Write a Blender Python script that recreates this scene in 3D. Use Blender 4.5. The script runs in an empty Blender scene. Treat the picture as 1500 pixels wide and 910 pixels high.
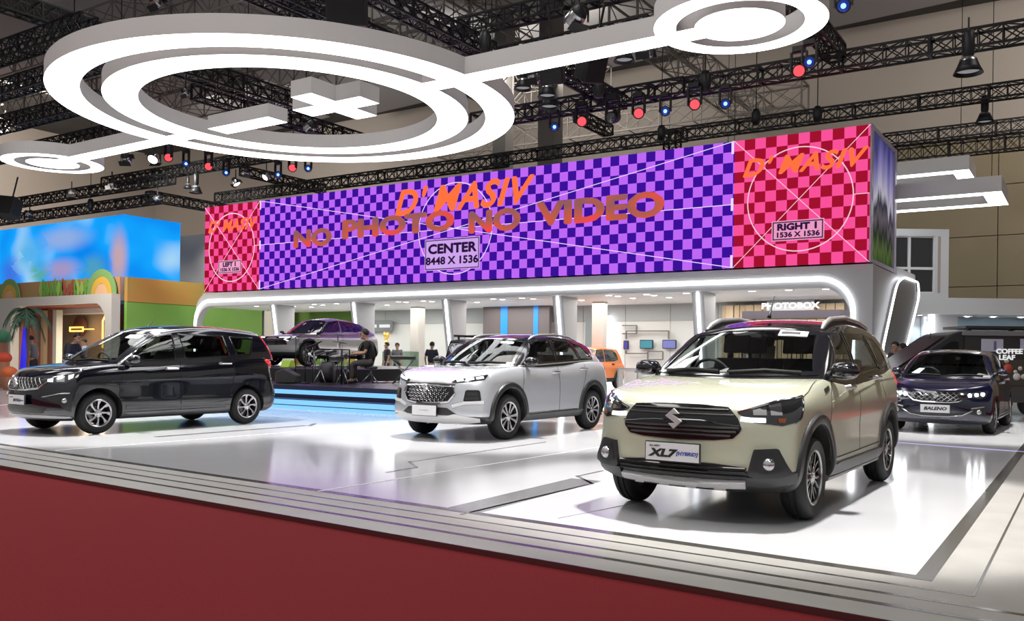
import bpy, bmesh, math, random
from mathutils import Vector, Matrix
from mathutils.bvhtree import BVHTree
PI = math.pi
R = math.radians
scene = bpy.context.scene
COL = scene.collection
random.seed(7)

# ------------------------------------------------------------------ camera figures (photo treated as 1500 x 910)
FPX, CAMH, YAW, ROLL = 1293.8, 1.2566, R(33.17), 0.0125
HOR = 521.6
CY, SY = math.cos(YAW), math.sin(YAW)

def c2w(x, d, z=0.0):
    """camera-frame ground position (x right, d forward) -> world"""
    return Vector((x * CY - d * SY, x * SY + d * CY, z))
def gp(px, py, z=0.0):
    """where the sight line of a photo pixel meets height z"""
    u = px - 750.0
    v = py - HOR - ROLL * u
    d = FPX * (CAMH - z) / v
    return c2w(u / FPX * d, d, z)
def dp(px, py, d):
    """the point at distance d on the sight line of a photo pixel"""
    u = px - 750.0
    v = py - HOR - ROLL * u
    return c2w(u / FPX * d, d, CAMH - v / FPX * d)
def yp(px, py, Y):
    """the point with world Y on the sight line of a photo pixel"""
    a = dp(px, py, 1.0)
    t = Y / a.y
    return Vector((a.x * t, Y, CAMH + (a.z - CAMH) * t))
def xp(px, py, X):
    a = dp(px, py, 1.0)
    t = X / a.x
    return Vector((X, a.y * t, CAMH + (a.z - CAMH) * t))

# ------------------------------------------------------------------ materials
MATS = {}
def mat(name, col=(0.5, 0.5, 0.5), rough=0.5, metal=0.0, coat=0.0, emit=None, estr=0.0, spec=0.5, trans=0.0, alpha=1.0):
    if name in MATS:
        return MATS[name]
    m = bpy.data.materials.new(name)
    m.use_nodes = True
    b = m.node_tree.nodes['Principled BSDF']
    b.inputs['Base Color'].default_value = (*col, 1)
    b.inputs['Roughness'].default_value = rough
    b.inputs['Metallic'].default_value = metal
    b.inputs['Coat Weight'].default_value = coat
    b.inputs['Coat Roughness'].default_value = 0.03
    b.inputs['Specular IOR Level'].default_value = spec
    b.inputs['Transmission Weight'].default_value = trans
    b.inputs['Alpha'].default_value = alpha
    if emit:
        b.inputs['Emission Color'].default_value = (*emit, 1)
        b.inputs['Emission Strength'].default_value = estr
    MATS[name] = m
    return m
def nodes_of(m):
    return m.node_tree.nodes, m.node_tree.links, m.node_tree.nodes['Principled BSDF']
def glow(name, col, s):
    return mat(name, (0.02, 0.02, 0.02), 0.6, emit=col, estr=s)
def glass(name, tint, refl=1.0):
    if name in MATS:
        return MATS[name]
    m = bpy.data.materials.new(name)
    m.use_nodes = True
    n, l = m.node_tree.nodes, m.node_tree.links
    n.clear()
    o = n.new('ShaderNodeOutputMaterial'); mx = n.new('ShaderNodeMixShader')
    t = n.new('ShaderNodeBsdfTransparent'); g = n.new('ShaderNodeBsdfGlossy'); f = n.new('ShaderNodeMath'); lw = n.new('ShaderNodeLayerWeight'); pw = n.new('ShaderNodeMath')
    lw.inputs['Blend'].default_value = .5
    pw.operation = 'POWER'; pw.inputs[1].default_value = 5.0; f.operation = 'MULTIPLY_ADD'; f.inputs[1].default_value = .9; f.inputs[2].default_value = .045
    l.new(lw.outputs['Facing'], pw.inputs[0]); l.new(pw.outputs[0], f.inputs[0])
    t.inputs[0].default_value = (*tint, 1)
    g.inputs['Color'].default_value = (refl, refl, refl, 1)
    g.inputs['Roughness'].default_value = 0.02
    l.new(f.outputs[0], mx.inputs[0]); l.new(t.outputs[0], mx.inputs[1]); l.new(g.outputs[0], mx.inputs[2])
    l.new(mx.outputs[0], o.inputs[0])
    MATS[name] = m
    return m
def noisy(name, c1, c2, scale, rough=0.6, detail=4.0, bump=0.0, coord='Object', stretch=(1, 1, 1), metal=0.0, spec=0.5):
    if name in MATS:
        return MATS[name]
    m = mat(name, c1, rough, metal, spec=spec)
    n, l, b = nodes_of(m)
    tc = n.new('ShaderNodeTexCoord'); mp = n.new('ShaderNodeMapping'); nz = n.new('ShaderNodeTexNoise'); cr = n.new('ShaderNodeValToRGB')
    mp.inputs['Scale'].default_value = stretch
    nz.inputs['Scale'].default_value = scale; nz.inputs['Detail'].default_value = detail
    cr.color_ramp.elements[0].color = (*c1, 1); cr.color_ramp.elements[1].color = (*c2, 1)
    cr.color_ramp.elements[0].position = 0.35; cr.color_ramp.elements[1].position = 0.65
    l.new(tc.outputs[coord], mp.inputs[0]); l.new(mp.outputs[0], nz.inputs['Vector']); l.new(nz.outputs['Fac'], cr.inputs[0])
    l.new(cr.outputs[0], b.inputs['Base Color'])
    if bump:
        bp = n.new('ShaderNodeBump'); bp.inputs['Strength'].default_value = bump; bp.inputs['Distance'].default_value = 0.01
        l.new(nz.outputs['Fac'], bp.inputs['Height']); l.new(bp.outputs[0], b.inputs['Normal'])
    return m

# ------------------------------------------------------------------ mesh helpers
class MB:
    """collects shapes; build() links them as ONE mesh object"""
    def __init__(self):
        self.v, self.f, self.m, self.s = [], [], [], []
    def add(self, vs, fs, mi=0, smooth=False):
        b = len(self.v)
        self.v.extend([tuple(v) for v in vs])
        for f in fs:
            self.f.append([b + i for i in f]); self.m.append(mi); self.s.append(smooth)
        return self
    def box(self, lo, hi, mi=0):
        x0, y0, z0 = lo; x1, y1, z1 = hi
        return self.add([(x0, y0, z0), (x1, y0, z0), (x1, y1, z0), (x0, y1, z0), (x0, y0, z1), (x1, y0, z1), (x1, y1, z1), (x0, y1, z1)],
                        [(0, 3, 2, 1), (4, 5, 6, 7), (0, 1, 5, 4), (1, 2, 6, 5), (2, 3, 7, 6), (3, 0, 4, 7)], mi)
    def bar(self, a, b, w, h=None, mi=0, up=Vector((0, 0, 1))):
        """rectangular bar from a to b"""
        a, b = Vector(a), Vector(b); h = h or w
        d = (b - a).normalized()
        if abs(d.dot(up)) > 0.99: up = Vector((1, 0, 0))
        s = d.cross(up).normalized() * (w / 2); t = s.cross(d).normalized() * (h / 2)
        vs = [a - s - t, a + s - t, a + s + t, a - s + t, b - s - t, b + s - t, b + s + t, b - s + t]
        return self.add(vs, [(0, 1, 2, 3), (7, 6, 5, 4), (0, 4, 5, 1), (1, 5, 6, 2), (2, 6, 7, 3), (3, 7, 4, 0)], mi)
    def tube(self, pts, r, n=8, mi=0, closed=False, caps=True):
        pts = [Vector(p) for p in pts]; N = len(pts)
        rs = r if isinstance(r, (list, tuple)) else [r] * N
        vs, fs = [], []
        pd = None; s = None
        for i, p in enumerate(pts):
            if closed: d = pts[(i + 1) % N] - pts[i - 1]
            else: d = pts[min(i + 1, N - 1)] - pts[max(i - 1, 0)]
            d.normalize()
            if s is None:
                up = Vector((0, 0, 1)) if abs(d.z) < 0.9 else Vector((1, 0, 0))
                s = d.cross(up).normalized()
            else:
                s = (s - d * s.dot(d))
                s = s.normalized() if s.length > 1e-6 else d.orthogonal().normalized()
            t = d.cross(s)
            for k in range(n):
                a = 2 * PI * k / n
                vs.append(p + (s * math.cos(a) + t * math.sin(a)) * rs[i])
        M = N if closed else N - 1
        for i in range(M):
            j = (i + 1) % N
            for k in range(n):
                k2 = (k + 1) % n
                fs.append((i * n + k, i * n + k2, j * n + k2, j * n + k))
        if caps and not closed:
            fs.append(tuple(range(n))[::-1]); fs.append(tuple((N - 1) * n + k for k in range(n)))
        return self.add(vs, fs, mi, True)
    def lathe(self, prof, n=24, axis='z', c=(0, 0, 0), mi=0, smooth=True, mis=None):
        """profile of (radius, height) turned about an axis through c"""
        vs, fs, mm = [], [], []
        for r, h in prof:
            for k in range(n):
                a = 2 * PI * k / n
                x, y = r * math.cos(a), r * math.sin(a)
                p = {'z': (x, y, h), 'y': (x, h, y), 'x': (h, x, y)}[axis]
                vs.append((p[0] + c[0], p[1] + c[1], p[2] + c[2]))
        b = len(self.v); self.v.extend(vs)
        for i in range(len(prof) - 1):
            for k in range(n):
                k2 = (k + 1) % n
                self.f.append([b + i * n + k, b + i * n + k2, b + (i + 1) * n + k2, b + (i + 1) * n + k])
                self.m.append(mis[i] if mis else mi); self.s.append(smooth)
        return self
    def prism(self, poly, axis, a0, a1, mi=0, mi_side=None):
        """closed 2D polygon swept along an axis: axis 'z' takes (x, y), 'y' takes (x, z), 'x' takes (y, z)"""
        def P(p, h): return {'z': (p[0], p[1], h), 'y': (p[0], h, p[1]), 'x': (h, p[0], p[1])}[axis]
        n = len(poly)
        vs = [P(p, a0) for p in poly] + [P(p, a1) for p in poly]
        self.add(vs, [tuple(range(n)), tuple(range(2 * n - 1, n - 1, -1))], mi)
        b = len(self.v) - 2 * n
        for i in range(n):
            j = (i + 1) % n
            self.f.append([b + i, b + n + i, b + n + j, b + j]); self.m.append(mi if mi_side is None else mi_side); self.s.append(False)
        return self
    def ring(self, c, r0, r1, z0, z1, n=96, mi=0, mi_bottom=None, a0=0.0, a1=2 * PI):
        full = abs(a1 - a0 - 2 * PI) < 1e-6
        N = n if full else n + 1
        b = len(self.v)
        for i in range(N):
            a = a0 + (a1 - a0) * i / n
            for r, z in ((r0, z0), (r1, z0), (r1, z1), (r0, z1)):
                self.v.append((c[0] + r * math.cos(a), c[1] + r * math.sin(a), z))
        for i in range(n):
            j = (i + 1) % N
            for k in range(4):
                k2 = (k + 1) % 4
                self.f.append([b + 4 * i + k, b + 4 * i + k2, b + 4 * j + k2, b + 4 * j + k])
                self.m.append(mi_bottom if (k == 0 and mi_bottom is not None) else mi); self.s.append(False)
        return self
    def sphere(self, c, r, n=12, mi=0, sc=(1, 1, 1)):
        prof = [(max(1e-4, math.sin(PI * i / n)) , -math.cos(PI * i / n)) for i in range(n + 1)]
        b = len(self.v)
        self.lathe(prof, n * 2, 'z', (0, 0, 0), mi)
        for i in range(b, len(self.v)):
            x, y, z = self.v[i]
            self.v[i] = (c[0] + x * r * sc[0], c[1] + y * r * sc[1], c[2] + z * r * sc[2])
        return self
    def xform(self, M):
        self.v = [tuple(M @ Vector(v)) for v in self.v]
        return self
    def mesh(self, name, mats):
        me = bpy.data.meshes.new(name)
        me.from_pydata(self.v, [], self.f)
        for m in (mats if isinstance(mats, (list, tuple)) else [mats]): me.materials.append(m)
        me.polygons.foreach_set('material_index', self.m)
        me.polygons.foreach_set('use_smooth', self.s)
        me.update()
        bm = bmesh.new(); bm.from_mesh(me)
        bmesh.ops.recalc_face_normals(bm, faces=bm.faces); bm.to_mesh(me); bm.free()
        return me
    def build(self, name, mats, parent=None, bevel=0.0, sharp=None):
        o = link(name, self.mesh(name, mats), parent)
        if sharp is not None: o.data.set_sharp_from_angle(angle=R(sharp))
        if bevel:
            bv = o.modifiers.new('bevel', 'BEVEL'); bv.width = bevel; bv.segments = 2; bv.limit_method = 'ANGLE'
        return o
def link(name, me, parent=None):
    o = bpy.data.objects.new(name, me); COL.objects.link(o)
    if parent: o.parent = parent
    return o
def tag(o, label, cat, group=None, kind=None):
    if label: o['label'] = label
    if cat: o['category'] = cat
    if group: o['group'] = group
    if kind: o['kind'] = kind
    return o
def thing(name, label, cat, loc=(0, 0, 0), rz=0.0, group=None):
    o = bpy.data.objects.new(name, None); COL.objects.link(o)
    o.location = loc; o.rotation_euler = (0, 0, rz)
    return tag(o, label, cat, group)
def structure(o):
    o['kind'] = 'structure'; return o
def copy_tree(o, parent=None):
    c = o.copy(); COL.objects.link(c)
    if parent: c.parent = parent
    for ch in list(o.children): copy_tree(ch, c)
    return c
def baked(o):
    """mesh of an object with its modifiers applied"""
    dg = bpy.context.evaluated_depsgraph_get(); dg.update()
    return bpy.data.meshes.new_from_object(o.evaluated_get(dg))
def txt_mesh(s, size=1.0, depth=0.004, bold=0.0, shear=0.0, align='CENTER', spacing=1.0, name='lettering', sx=1.0):
    """lettering from the built-in font, standing in the local XZ plane and facing -Y"""
    cu = bpy.data.curves.new(name, 'FONT'); cu.body = s; cu.size = size; cu.extrude = depth; cu.offset = bold
    cu.shear = shear; cu.align_x = align; cu.align_y = 'CENTER'; cu.space_character = spacing; cu.resolution_u = 3
    o = bpy.data.objects.new('tmp_text', cu); COL.objects.link(o)
    me = baked(o); bpy.data.objects.remove(o); me.name = name
    me.transform(Matrix.Rotation(R(90), 4, 'X') @ Matrix.Diagonal((sx, 1, 1, 1)))
    me.materials.clear()
    return me
def interp(tab, x):
    if x <= tab[0][0]: return tab[0][1]
    for (a, b), (c, d) in zip(tab, tab[1:]):
        if x <= c: return b + (d - b) * (x - a) / (c - a)
    return tab[-1][1]
def resample(pts, n):
    pts = [Vector((*p, 0)) if len(p) == 2 else Vector(p) for p in pts]
    L = [0.0]
    for a, b in zip(pts, pts[1:]): L.append(L[-1] + (b - a).length)
    out = []
    for i in range(n):
        t = L[-1] * i / (n - 1); k = 0
        while k < len(L) - 2 and L[k + 1] < t: k += 1
        q = (t - L[k]) / max(1e-9, L[k + 1] - L[k])
        out.append(pts[k].lerp(pts[k + 1], q))
    return out
def inpoly(x, y, poly):
    c = False; n = len(poly)
    for i in range(n):
        x1, y1 = poly[i][:2]; x2, y2 = poly[i - 1][:2]
        if (y1 > y) != (y2 > y) and x < (x2 - x1) * (y - y1) / (y2 - y1) + x1: c = not c
    return c
def rounded(poly, r, n=5):
    """round the corners of a 2D polygon"""
    out = []; N = len(poly)
    for i in range(N):
        p = Vector(poly[i][:2]); a = Vector(poly[i - 1][:2]); b = Vector(poly[(i + 1) % N][:2])
        rr = min(r, (a - p).length * 0.45, (b - p).length * 0.45)
        p0 = p + (a - p).normalized() * rr; p1 = p + (b - p).normalized() * rr
        for k in range(n + 1):
            t = k / n
            q = p0 * (1 - t) ** 2 + p * 2 * t * (1 - t) + p1 * t * t
            out.append((q.x, q.y))
    return out
# ------------------------------------------------------------------ cars
def boxmap(name, S, T, Rr, fn, mfn, skip=()):
    """surface of an S x T x R lattice bent by fn(s, t, j) -> point; mfn(face, i, k, j) -> material index"""
    ns, nt, nr = len(S), len(T), len(Rr)
    idx, vs, fs, ms = {}, [], [], []
    def V(i, k, j):
        key = (i, k, j)
        if key not in idx:
            idx[key] = len(vs); vs.append(fn(S[i], T[k], j))
        return idx[key]
    def quad(a, b, c, d, m): fs.append((V(*a), V(*b), V(*c), V(*d))); ms.append(m)
    for k in range(nt - 1):
        for j in range(nr - 1):
            if 'front' not in skip: quad((0, k, j), (0, k + 1, j), (0, k + 1, j + 1), (0, k, j + 1), mfn('front', 0, k, j))
            if 'rear' not in skip: quad((ns - 1, k + 1, j), (ns - 1, k, j), (ns - 1, k, j + 1), (ns - 1, k + 1, j + 1), mfn('rear', ns - 2, k, j))
    for i in range(ns - 1):
        for j in range(nr - 1):
            quad((i + 1, 0, j), (i, 0, j), (i, 0, j + 1), (i + 1, 0, j + 1), mfn('side', i, 0, j))
            quad((i, nt - 1, j), (i + 1, nt - 1, j), (i + 1, nt - 1, j + 1), (i, nt - 1, j + 1), mfn('side', i, nt - 2, j))
        for k in range(nt - 1):
            if 'top' not in skip: quad((i, k, nr - 1), (i, k + 1, nr - 1), (i + 1, k + 1, nr - 1), (i + 1, k, nr - 1), mfn('top', i, k, nr - 2))
            if 'bottom' not in skip: quad((i, k + 1, 0), (i, k, 0), (i + 1, k, 0), (i + 1, k + 1, 0), mfn('bottom', i, k, 0))
    me = bpy.data.meshes.new(name)
    me.from_pydata(vs, [], fs); me.polygons.foreach_set('material_index', ms)
    me.polygons.foreach_set('use_smooth', [True] * len(fs))
    bm = bmesh.new(); bm.from_mesh(me); bmesh.ops.recalc_face_normals(bm, faces=bm.faces); bm.to_mesh(me); bm.free()
    return me

S_EMBLEM = [(0, 1), (-.95, .24), (.22, -.44), (-.62, -.48), (0, -1), (.95, -.24), (-.22, .44), (.62, .48)]

class Car:
    def __init__(self, sp, name, label, loc, heading, cat='car', group=None):
        self.sp = sp
        self.root = thing(name, label, cat, loc, heading, group)
        self.build_lower(); self.build_upper()
        self.bvh_from([self.low_raw, self.up_raw])
    # ---- shells
    def build_lower(self):
        sp = self.sp
        zr, xf, xr, w = sp['rows'], sp['xf'], sp['xr'], sp['w']
        pf, pr = sp.get('pf', 0.3), sp.get('pr', 0.22); pe = sp.get('pe', 3.0)
        nrow = len(zr)
        top, taper = sp['top'], sp['taper']
        crown = sp.get('crown', [(-3, .02), (3, .02)])
        def fn(s, t, j):
            a = abs(t)
            pfj = pf[j] if isinstance(pf, (list, tuple)) else pf
            F = xf[j] - pfj * a ** pe; B = xr[j] + pr * a ** 3.5
            x = F + (B - F) * s
            zt = interp(top, x) - interp(crown, x) * a ** 2.5
            z = zr[j]
            if isinstance(z, str): z = zr[j - 1] + (zt - zr[j - 1]) * float(z)
            elif z is None: z = zt
            z += sp['dz'](x, t, j) if 'dz' in sp else 0.0
            y = t * w[j] * interp(taper, x)
            if 'dy' in sp: y += math.copysign(sp['dy'](x, j), t) * a ** 6
            return (x, y, z)
        T = sp.get('T', [-1, -.93, -.75, -.45, 0, .45, .75, .93, 1])
        S = sp.get('S', [0, .02, .055, .1, .16, .22, .28, .34, .4, .46, .52, .58, .64, .7, .76, .82, .88, .93, .97, 1])
        cl = sp['cowl']; cr = sp['cab_rear']
        def mfn(face, i, k, j):
            if face == 'bottom': return 1
            if face == 'top':
                p = fn((S[i] + S[i + 1]) / 2, (T[k] + T[k + 1]) / 2, nrow - 1)
                return 1 if (cr < p[0] < cl - .1 and abs(p[1]) < sp['cab_w'] ) else 0
            if j < sp.get('clad_rows', 0): return 2
            return 0
        me = boxmap('body', S, T, zr, fn, mfn)
        for m in (sp['paint'], sp['dark'], sp.get('clad', sp['dark'])): me.materials.append(m)
        o = link('body', me, self.root)
        o.modifiers.new('sub', 'SUBSURF').levels = sp.get('lv', 2)
        raw = baked(o); o.modifiers.clear()
        self.low_raw = raw
        o.data = raw.copy()
        # wheel wells
        ra = sp['r'] + sp.get('arch_gap', .06)
        mb = MB()
        for xa in (sp['wb'] / 2, -sp['wb'] / 2):
            for sd in (1, -1):
                y0, y1 = sd * (sp['W'] - .36), sd * (sp['W'] + .3)
                n = 48; vs = []
                for y in (y0, y1):
                    for q in range(n):
                        a = 2 * PI * q / n
                        vs.append((xa + ra * math.cos(a), y, sp['r'] + sp.get('arch_up', .01) + ra * math.sin(a)))
                mb.add(vs, [tuple(range(n)), tuple(range(2 * n - 1, n - 1, -1))] + [(q, n + q, n + (q + 1) % n, (q + 1) % n) for q in range(n)], 0, False)
        co = mb.build('cutter', [sp['well']])
        b = o.modifiers.new('cut', 'BOOLEAN'); b.operation = 'DIFFERENCE'; b.object = co; b.solver = 'EXACT'
        try: b.material_mode = 'TRANSFER'
        except Exception: pass
        self.root.rotation_euler, keep = (0, 0, 0), self.root.rotation_euler.copy()
        kl = self.root.location.copy(); self.root.location = (0, 0, 0)
        bpy.context.view_layer.update()
        me2 = baked(o)
        self.root.rotation_euler = keep; self.root.location = kl
        o.modifiers.clear(); o.data = me2
        bpy.data.objects.remove(co)
        me2.polygons.foreach_set('use_smooth', [True] * len(me2.polygons))
        me2.set_sharp_from_angle(angle=R(50))
        self.body = o
    def build_upper(self):
        u = self.sp['up']
        X0, X1, B0, B1 = u['xf0'], u['xf1'], u['xr0'], u['xr1']
        Ws = u.get('rows', [0, .3, .62, .88, 1]); bulge = u.get('bulge', .03)
        cf0, cf1 = u.get('cf0', .28), u.get('cf1', .14)
        def fn(s, t, j):
            q = Ws[j]; a = abs(t)
            xb = X0 + (B0 - X0) * s; xt = X1 + (B1 - X1) * s
            F = X0 + (X1 - X0) * q + bulge * 4 * q * (1 - q) - (cf0 + (cf1 - cf0) * q) * a ** 2.2
            B = B0 + (B1 - B0) * q - u.get('bulge_r', .03) * 4 * q * (1 - q) + u.get('cr', .12) * a ** 2.5
            x = F + (B - F) * s
            zb = interp(u['zb'], xb)
            zt = interp(u['zr'], xt) - u.get('crown', .05) * a ** 2.2
            z = zb + (zt - zb) * q
            wd = u['w0'] + (u['w1'] - u['w0']) * q + u.get('sbulge', .03) * 4 * q * (1 - q)
            wd *= interp(u['taper'], x)
            return (x, t * wd, z)
        T = [-1, -.9, -.6, -.3, 0, .3, .6, .9, 1]
        S = [0, .04, .12, .22, .32, .42, .52, .62, .72, .82, .9, .96, 1]
        me = boxmap('upper_body', S, T, Ws, fn, lambda *a: 0, skip=('bottom',))
        for m in (u['mat'], self.sp['paint']): me.materials.append(m)
        o = link('upper_body', me, self.root)
        o.modifiers.new('sub', 'SUBSURF').levels = u.get('lv', 3)
        raw = baked(o); o.modifiers.clear()
        self.up_raw = raw
        bm = bmesh.new(); bm.from_mesh(raw)
        kill = []
        for f in bm.faces:
            c = f.calc_center_median(); n = f.normal
            if 'paint' in u and u['paint'](c): f.material_index = 1
            if c.x > u.get('front_x', -.2) and n.x > .25 and abs(n.y) < .75 and inpoly(c.y, c.z, u['ws']): kill.append(f)
            elif n.x < -.25 and 'rw' in u and abs(n.y) < .75 and inpoly(c.y, c.z, u['rw']): kill.append(f)
            elif abs(n.y) > .5:
                for p in u['wins']:
                    if inpoly(c.x, c.z, p): kill.append(f); break
        bmesh.ops.delete(bm, geom=kill, context='FACES')
        me = bpy.data.meshes.new('upper_body'); bm.to_mesh(me); bm.free()
        for m in (u['mat'], self.sp['paint']): me.materials.append(m)
        o.data = me
        self.upper = o
    def bvh_from(self, meshes):
        vs, ps = [], []
        for me in meshes:
            b = len(vs)
            vs += [v.co.copy() for v in me.vertices]
            ps += [tuple(b + i for i in p.vertices) for p in me.polygons]
        self.bvh = BVHTree.FromPolygons(vs, ps)
    # ---- things laid on the shell. view: angle in plan, 0 = from the front, 90 = from the left side; coordinates (lateral, z)
    def proj(self, view, l, z):
        if view == 'top':
            o, d = Vector((l, z, 4)), Vector((0, 0, -1))
        else:
            a = R(view); out = Vector((math.cos(a), math.sin(a), 0)); lat = Vector((-math.sin(a), math.cos(a), 0))
            o = lat * l + Vector((0, 0, z)) + out * 5; d = -out
        h, n, _, _ = self.bvh.ray_cast(o, d)
        if h is None:
            h, n, _, _ = self.bvh.find_nearest(o + d * 4.2)
        if n.dot(d) > 0: n = -n
        return h, n
    def emit(self, mb, name, mats, mirror, both=True):
        out = [mb.build(name, mats, self.root, sharp=40)]
        if mirror:
            m2 = MB(); m2.v = [(x, -y, z) for x, y, z in mb.v]; m2.f = [f[::-1] for f in mb.f]; m2.m = mb.m; m2.s = mb.s
            out.append(m2.build(name, mats, self.root, sharp=40))
        return out
    def patch_mb(self, top, bot, view, off=.006, thick=.03, nu=24, nv=8, mb=None, mi=0, bow=0.0):
        mb = mb or MB()
        if view == 90 or view == -90:
            top = [(-p[0], p[1]) for p in top]; bot = [(-p[0], p[1]) for p in bot]
        A, B = resample(top, nu), resample(bot, nu)
        F, K = [], []
        for j in range(nv):
            q = j / (nv - 1)
            for i in range(nu):
                p = A[i].lerp(B[i], q)
                h, n = self.proj(view, p.x, p.y)
                e = bow * math.sin(PI * q) * math.sin(PI * min(1, max(0, i / (nu - 1)))) ** .5
                F.append(h + n * (off + e)); K.append(h - n * thick)
        N = nu * nv
        fs = [(j * nu + i, j * nu + i + 1, (j + 1) * nu + i + 1, (j + 1) * nu + i) for j in range(nv - 1) for i in range(nu - 1)]
        mb.add(F, fs, mi, True)
        edge = [i for i in range(nu)] + [j * nu + nu - 1 for j in range(1, nv)] + [(nv - 1) * nu + i for i in range(nu - 2, -1, -1)] + [j * nu for j in range(nv - 2, 0, -1)]
        E = [F[i] for i in edge] + [K[i] for i in edge]; n = len(edge)
        mb.add(E, [(i, (i + 1) % n, n + (i + 1) % n, n + i) for i in range(n)], mi, False)
        return mb
    def patch(self, name, top, bot, view, mats, mirror=False, **k):
        return self.emit(self.patch_mb(top, bot, view, **k), name, mats, mirror)
    def ribbon_mb(self, path, view, width, off=.006, thick=.02, closed=True, step=.05, mb=None, mi=0, inset=0.0, rounded_top=False):
        mb = mb or MB()
        P = [Vector((-p[0], p[1], 0)) if view in (90, -90) else Vector((p[0], p[1], 0)) for p in path]
        if closed: P.append(P[0])
        L = sum((b - a).length for a, b in zip(P, P[1:]))
        n = max(len(P), int(L / step) + 2)
        Q = []
        for a, b in zip(P, P[1:]):
            k = max(1, int((b - a).length / step))
            Q += [a.lerp(b, i / k) for i in range(k)]
        if not closed: Q.append(P[-1])
        H = [self.proj(view, p.x, p.y) for p in Q]; N = len(H)
        vs = []
        for i in range(N):
            h, nn = H[i]
            a = H[(i - 1) % N if closed else max(0, i - 1)][0]; b = H[(i + 1) % N if closed else min(N - 1, i + 1)][0]
            t = (b - a)
            if t.length < 1e-6: t = Vector((0, 0, 1))
            t.normalize(); s = nn.cross(t).normalized() * (width / 2)
            vs += [h - s - nn * thick, h - s + nn * off, h + nn * (off * 1.25), h + s + nn * off, h + s - nn * thick]
        M = N if closed else N - 1
        fs = []
        for i in range(M):
            j = (i + 1) % N
            for k in range(4): fs.append((i * 5 + k, i * 5 + k + 1, j * 5 + k + 1, j * 5 + k))
        if not closed: fs += [(0, 1, 2, 3, 4), tuple((N - 1) * 5 + k for k in (4, 3, 2, 1, 0))]
        return mb.add(vs, fs, mi, False)
    def ribbon(self, name, path, view, width, mats, mirror=False, **k):
        return self.emit(self.ribbon_mb(path, view, width, **k), name, mats, mirror)
    def arch(self, mats, w=.07, out=.02, a0=-8, a1=188, name='wheel_arch_trim', extra=None):
        """a broad lip round each wheel opening"""
        sp = self.sp; ra = sp['r'] + sp.get('arch_gap', .06); zc = sp['r'] + sp.get('arch_up', .01)
        for xa in (sp['wb'] / 2, -sp['wb'] / 2):
            mb = MB(); vs = []; n = 44; rows = [(0, -.10), (0, out), (.012, out + .008), (w - .015, out + .004), (w, out * .3), (w, -.03)]
            for q in range(n + 1):
                a = R(a0 + (a1 - a0) * q / n)
                for (dr, o) in rows:
                    rr = ra + max(dr, .004)
                    x, z = xa + rr * math.cos(a), zc + (ra + dr) * math.sin(a)
                    h, nn = self.proj(90, -x, max(z, .24))
                    vs.append((x, h.y + o, z))
            m = len(rows)
            mb.add(vs, [(q * m + k, q * m + k + 1, (q + 1) * m + k + 1, (q + 1) * m + k) for q in range(n) for k in range(m - 1)], 0, True)
            self.emit(mb, name, mats, True)
    # ---- ready-made parts
    def windows(self, gl, frit, dark=None, win_frame=.028, ws_frame=.06, seals=True):
        u = self.sp['up']
        ws = u['ws']           # TL, TR, BR, BL in (y, z) with y growing to the car's left
        self.patch('windshield', u['ws_top'], u['ws_bot'], 0, [gl], off=.004, thick=.012, nu=30, nv=14)
        self.ribbon('windshield_border', u['ws_top'] + u['ws_bot'][::-1], 0, ws_frame, [frit], off=.007, thick=.01)
        for wt, wb in u['win_tb']:
            for sd in (90, -90):
                W = self.patch_mb([(p[0] if sd == 90 else -p[0], p[1]) for p in wt] if False else wt, wb, 90, off=.002, thick=.012, nu=18, nv=8)
                if sd == -90: W.v = [(x, -y, z) for x, y, z in W.v]; W.f = [f[::-1] for f in W.f]
                g = W.build('side_window', [dark or gl], self.root)
                if seals:
                    B = self.ribbon_mb(wt + wb[::-1], 90, win_frame, off=.006, thick=.012)
                    if sd == -90: B.v = [(x, -y, z) for x, y, z in B.v]; B.f = [f[::-1] for f in B.f]
                    B.build('window_seal', [frit], g)
        if 'rw_top' in u:
            self.patch('rear_window', u['rw_top'], u['rw_bot'], 180, [dark or gl], off=.004, thick=.012, nu=20, nv=8)
    def cabin(self, cloth, z=0.98, rows=((.25, 2), (-.6, 2)), dash=(.75, 1.0), wheel_at=(.55, -.36, 1.02)):
        for x, n in rows:
            ys = (.36, -.36) if n == 2 else (.45, 0, -.45)
            for y in ys:
                mb = MB()
                prof = [(x - .02, z - .3), (x + .10, z - .3), (x - .02, z + .16), (x - .10, z + .27), (x - .17, z + .26), (x - .14, z)]
                mb.prism(rounded(prof, .04), 'y', y - .23, y + .23)
                s = mb.build('seat', [cloth], self.root, bevel=.03)
                hb = MB(); hb.prism(rounded([(x - .13, z + .31), (x - .05, z + .32), (x - .09, z + .49), (x - .17, z + .49)], .03), 'y', y - .13, y + .13)
                hb.bar((x - .12, y - .05, z + .2), (x - .12, y - .05, z + .34), .015); hb.bar((x - .12, y + .05, z + .2), (x - .12, y + .05, z + .34), .015)
                hb.build('headrest', [cloth], s, bevel=.02)
        x0, zt = dash
        mb = MB(); w = self.sp['up']['w0'] - .06
        mb.prism(rounded([(x0 + .35, zt - .02), (x0 + .02, zt + .05), (x0 - .10, zt - .02), (x0 - .1, zt - .2), (x0 + .35, zt - .2)], .03), 'y', -w, w)
        mb.build('dashboard', [cloth], self.root, bevel=.02)
        sx, sy, sz = wheel_at
        mb = MB(); pts = []
        for k in range(24):
            a = 2 * PI * k / 24
            pts.append((sx + .07 * math.sin(a), sy + .185 * math.cos(a), sz + .17 * math.sin(a)))
        mb.tube(pts, .016, 8, closed=True)
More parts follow.
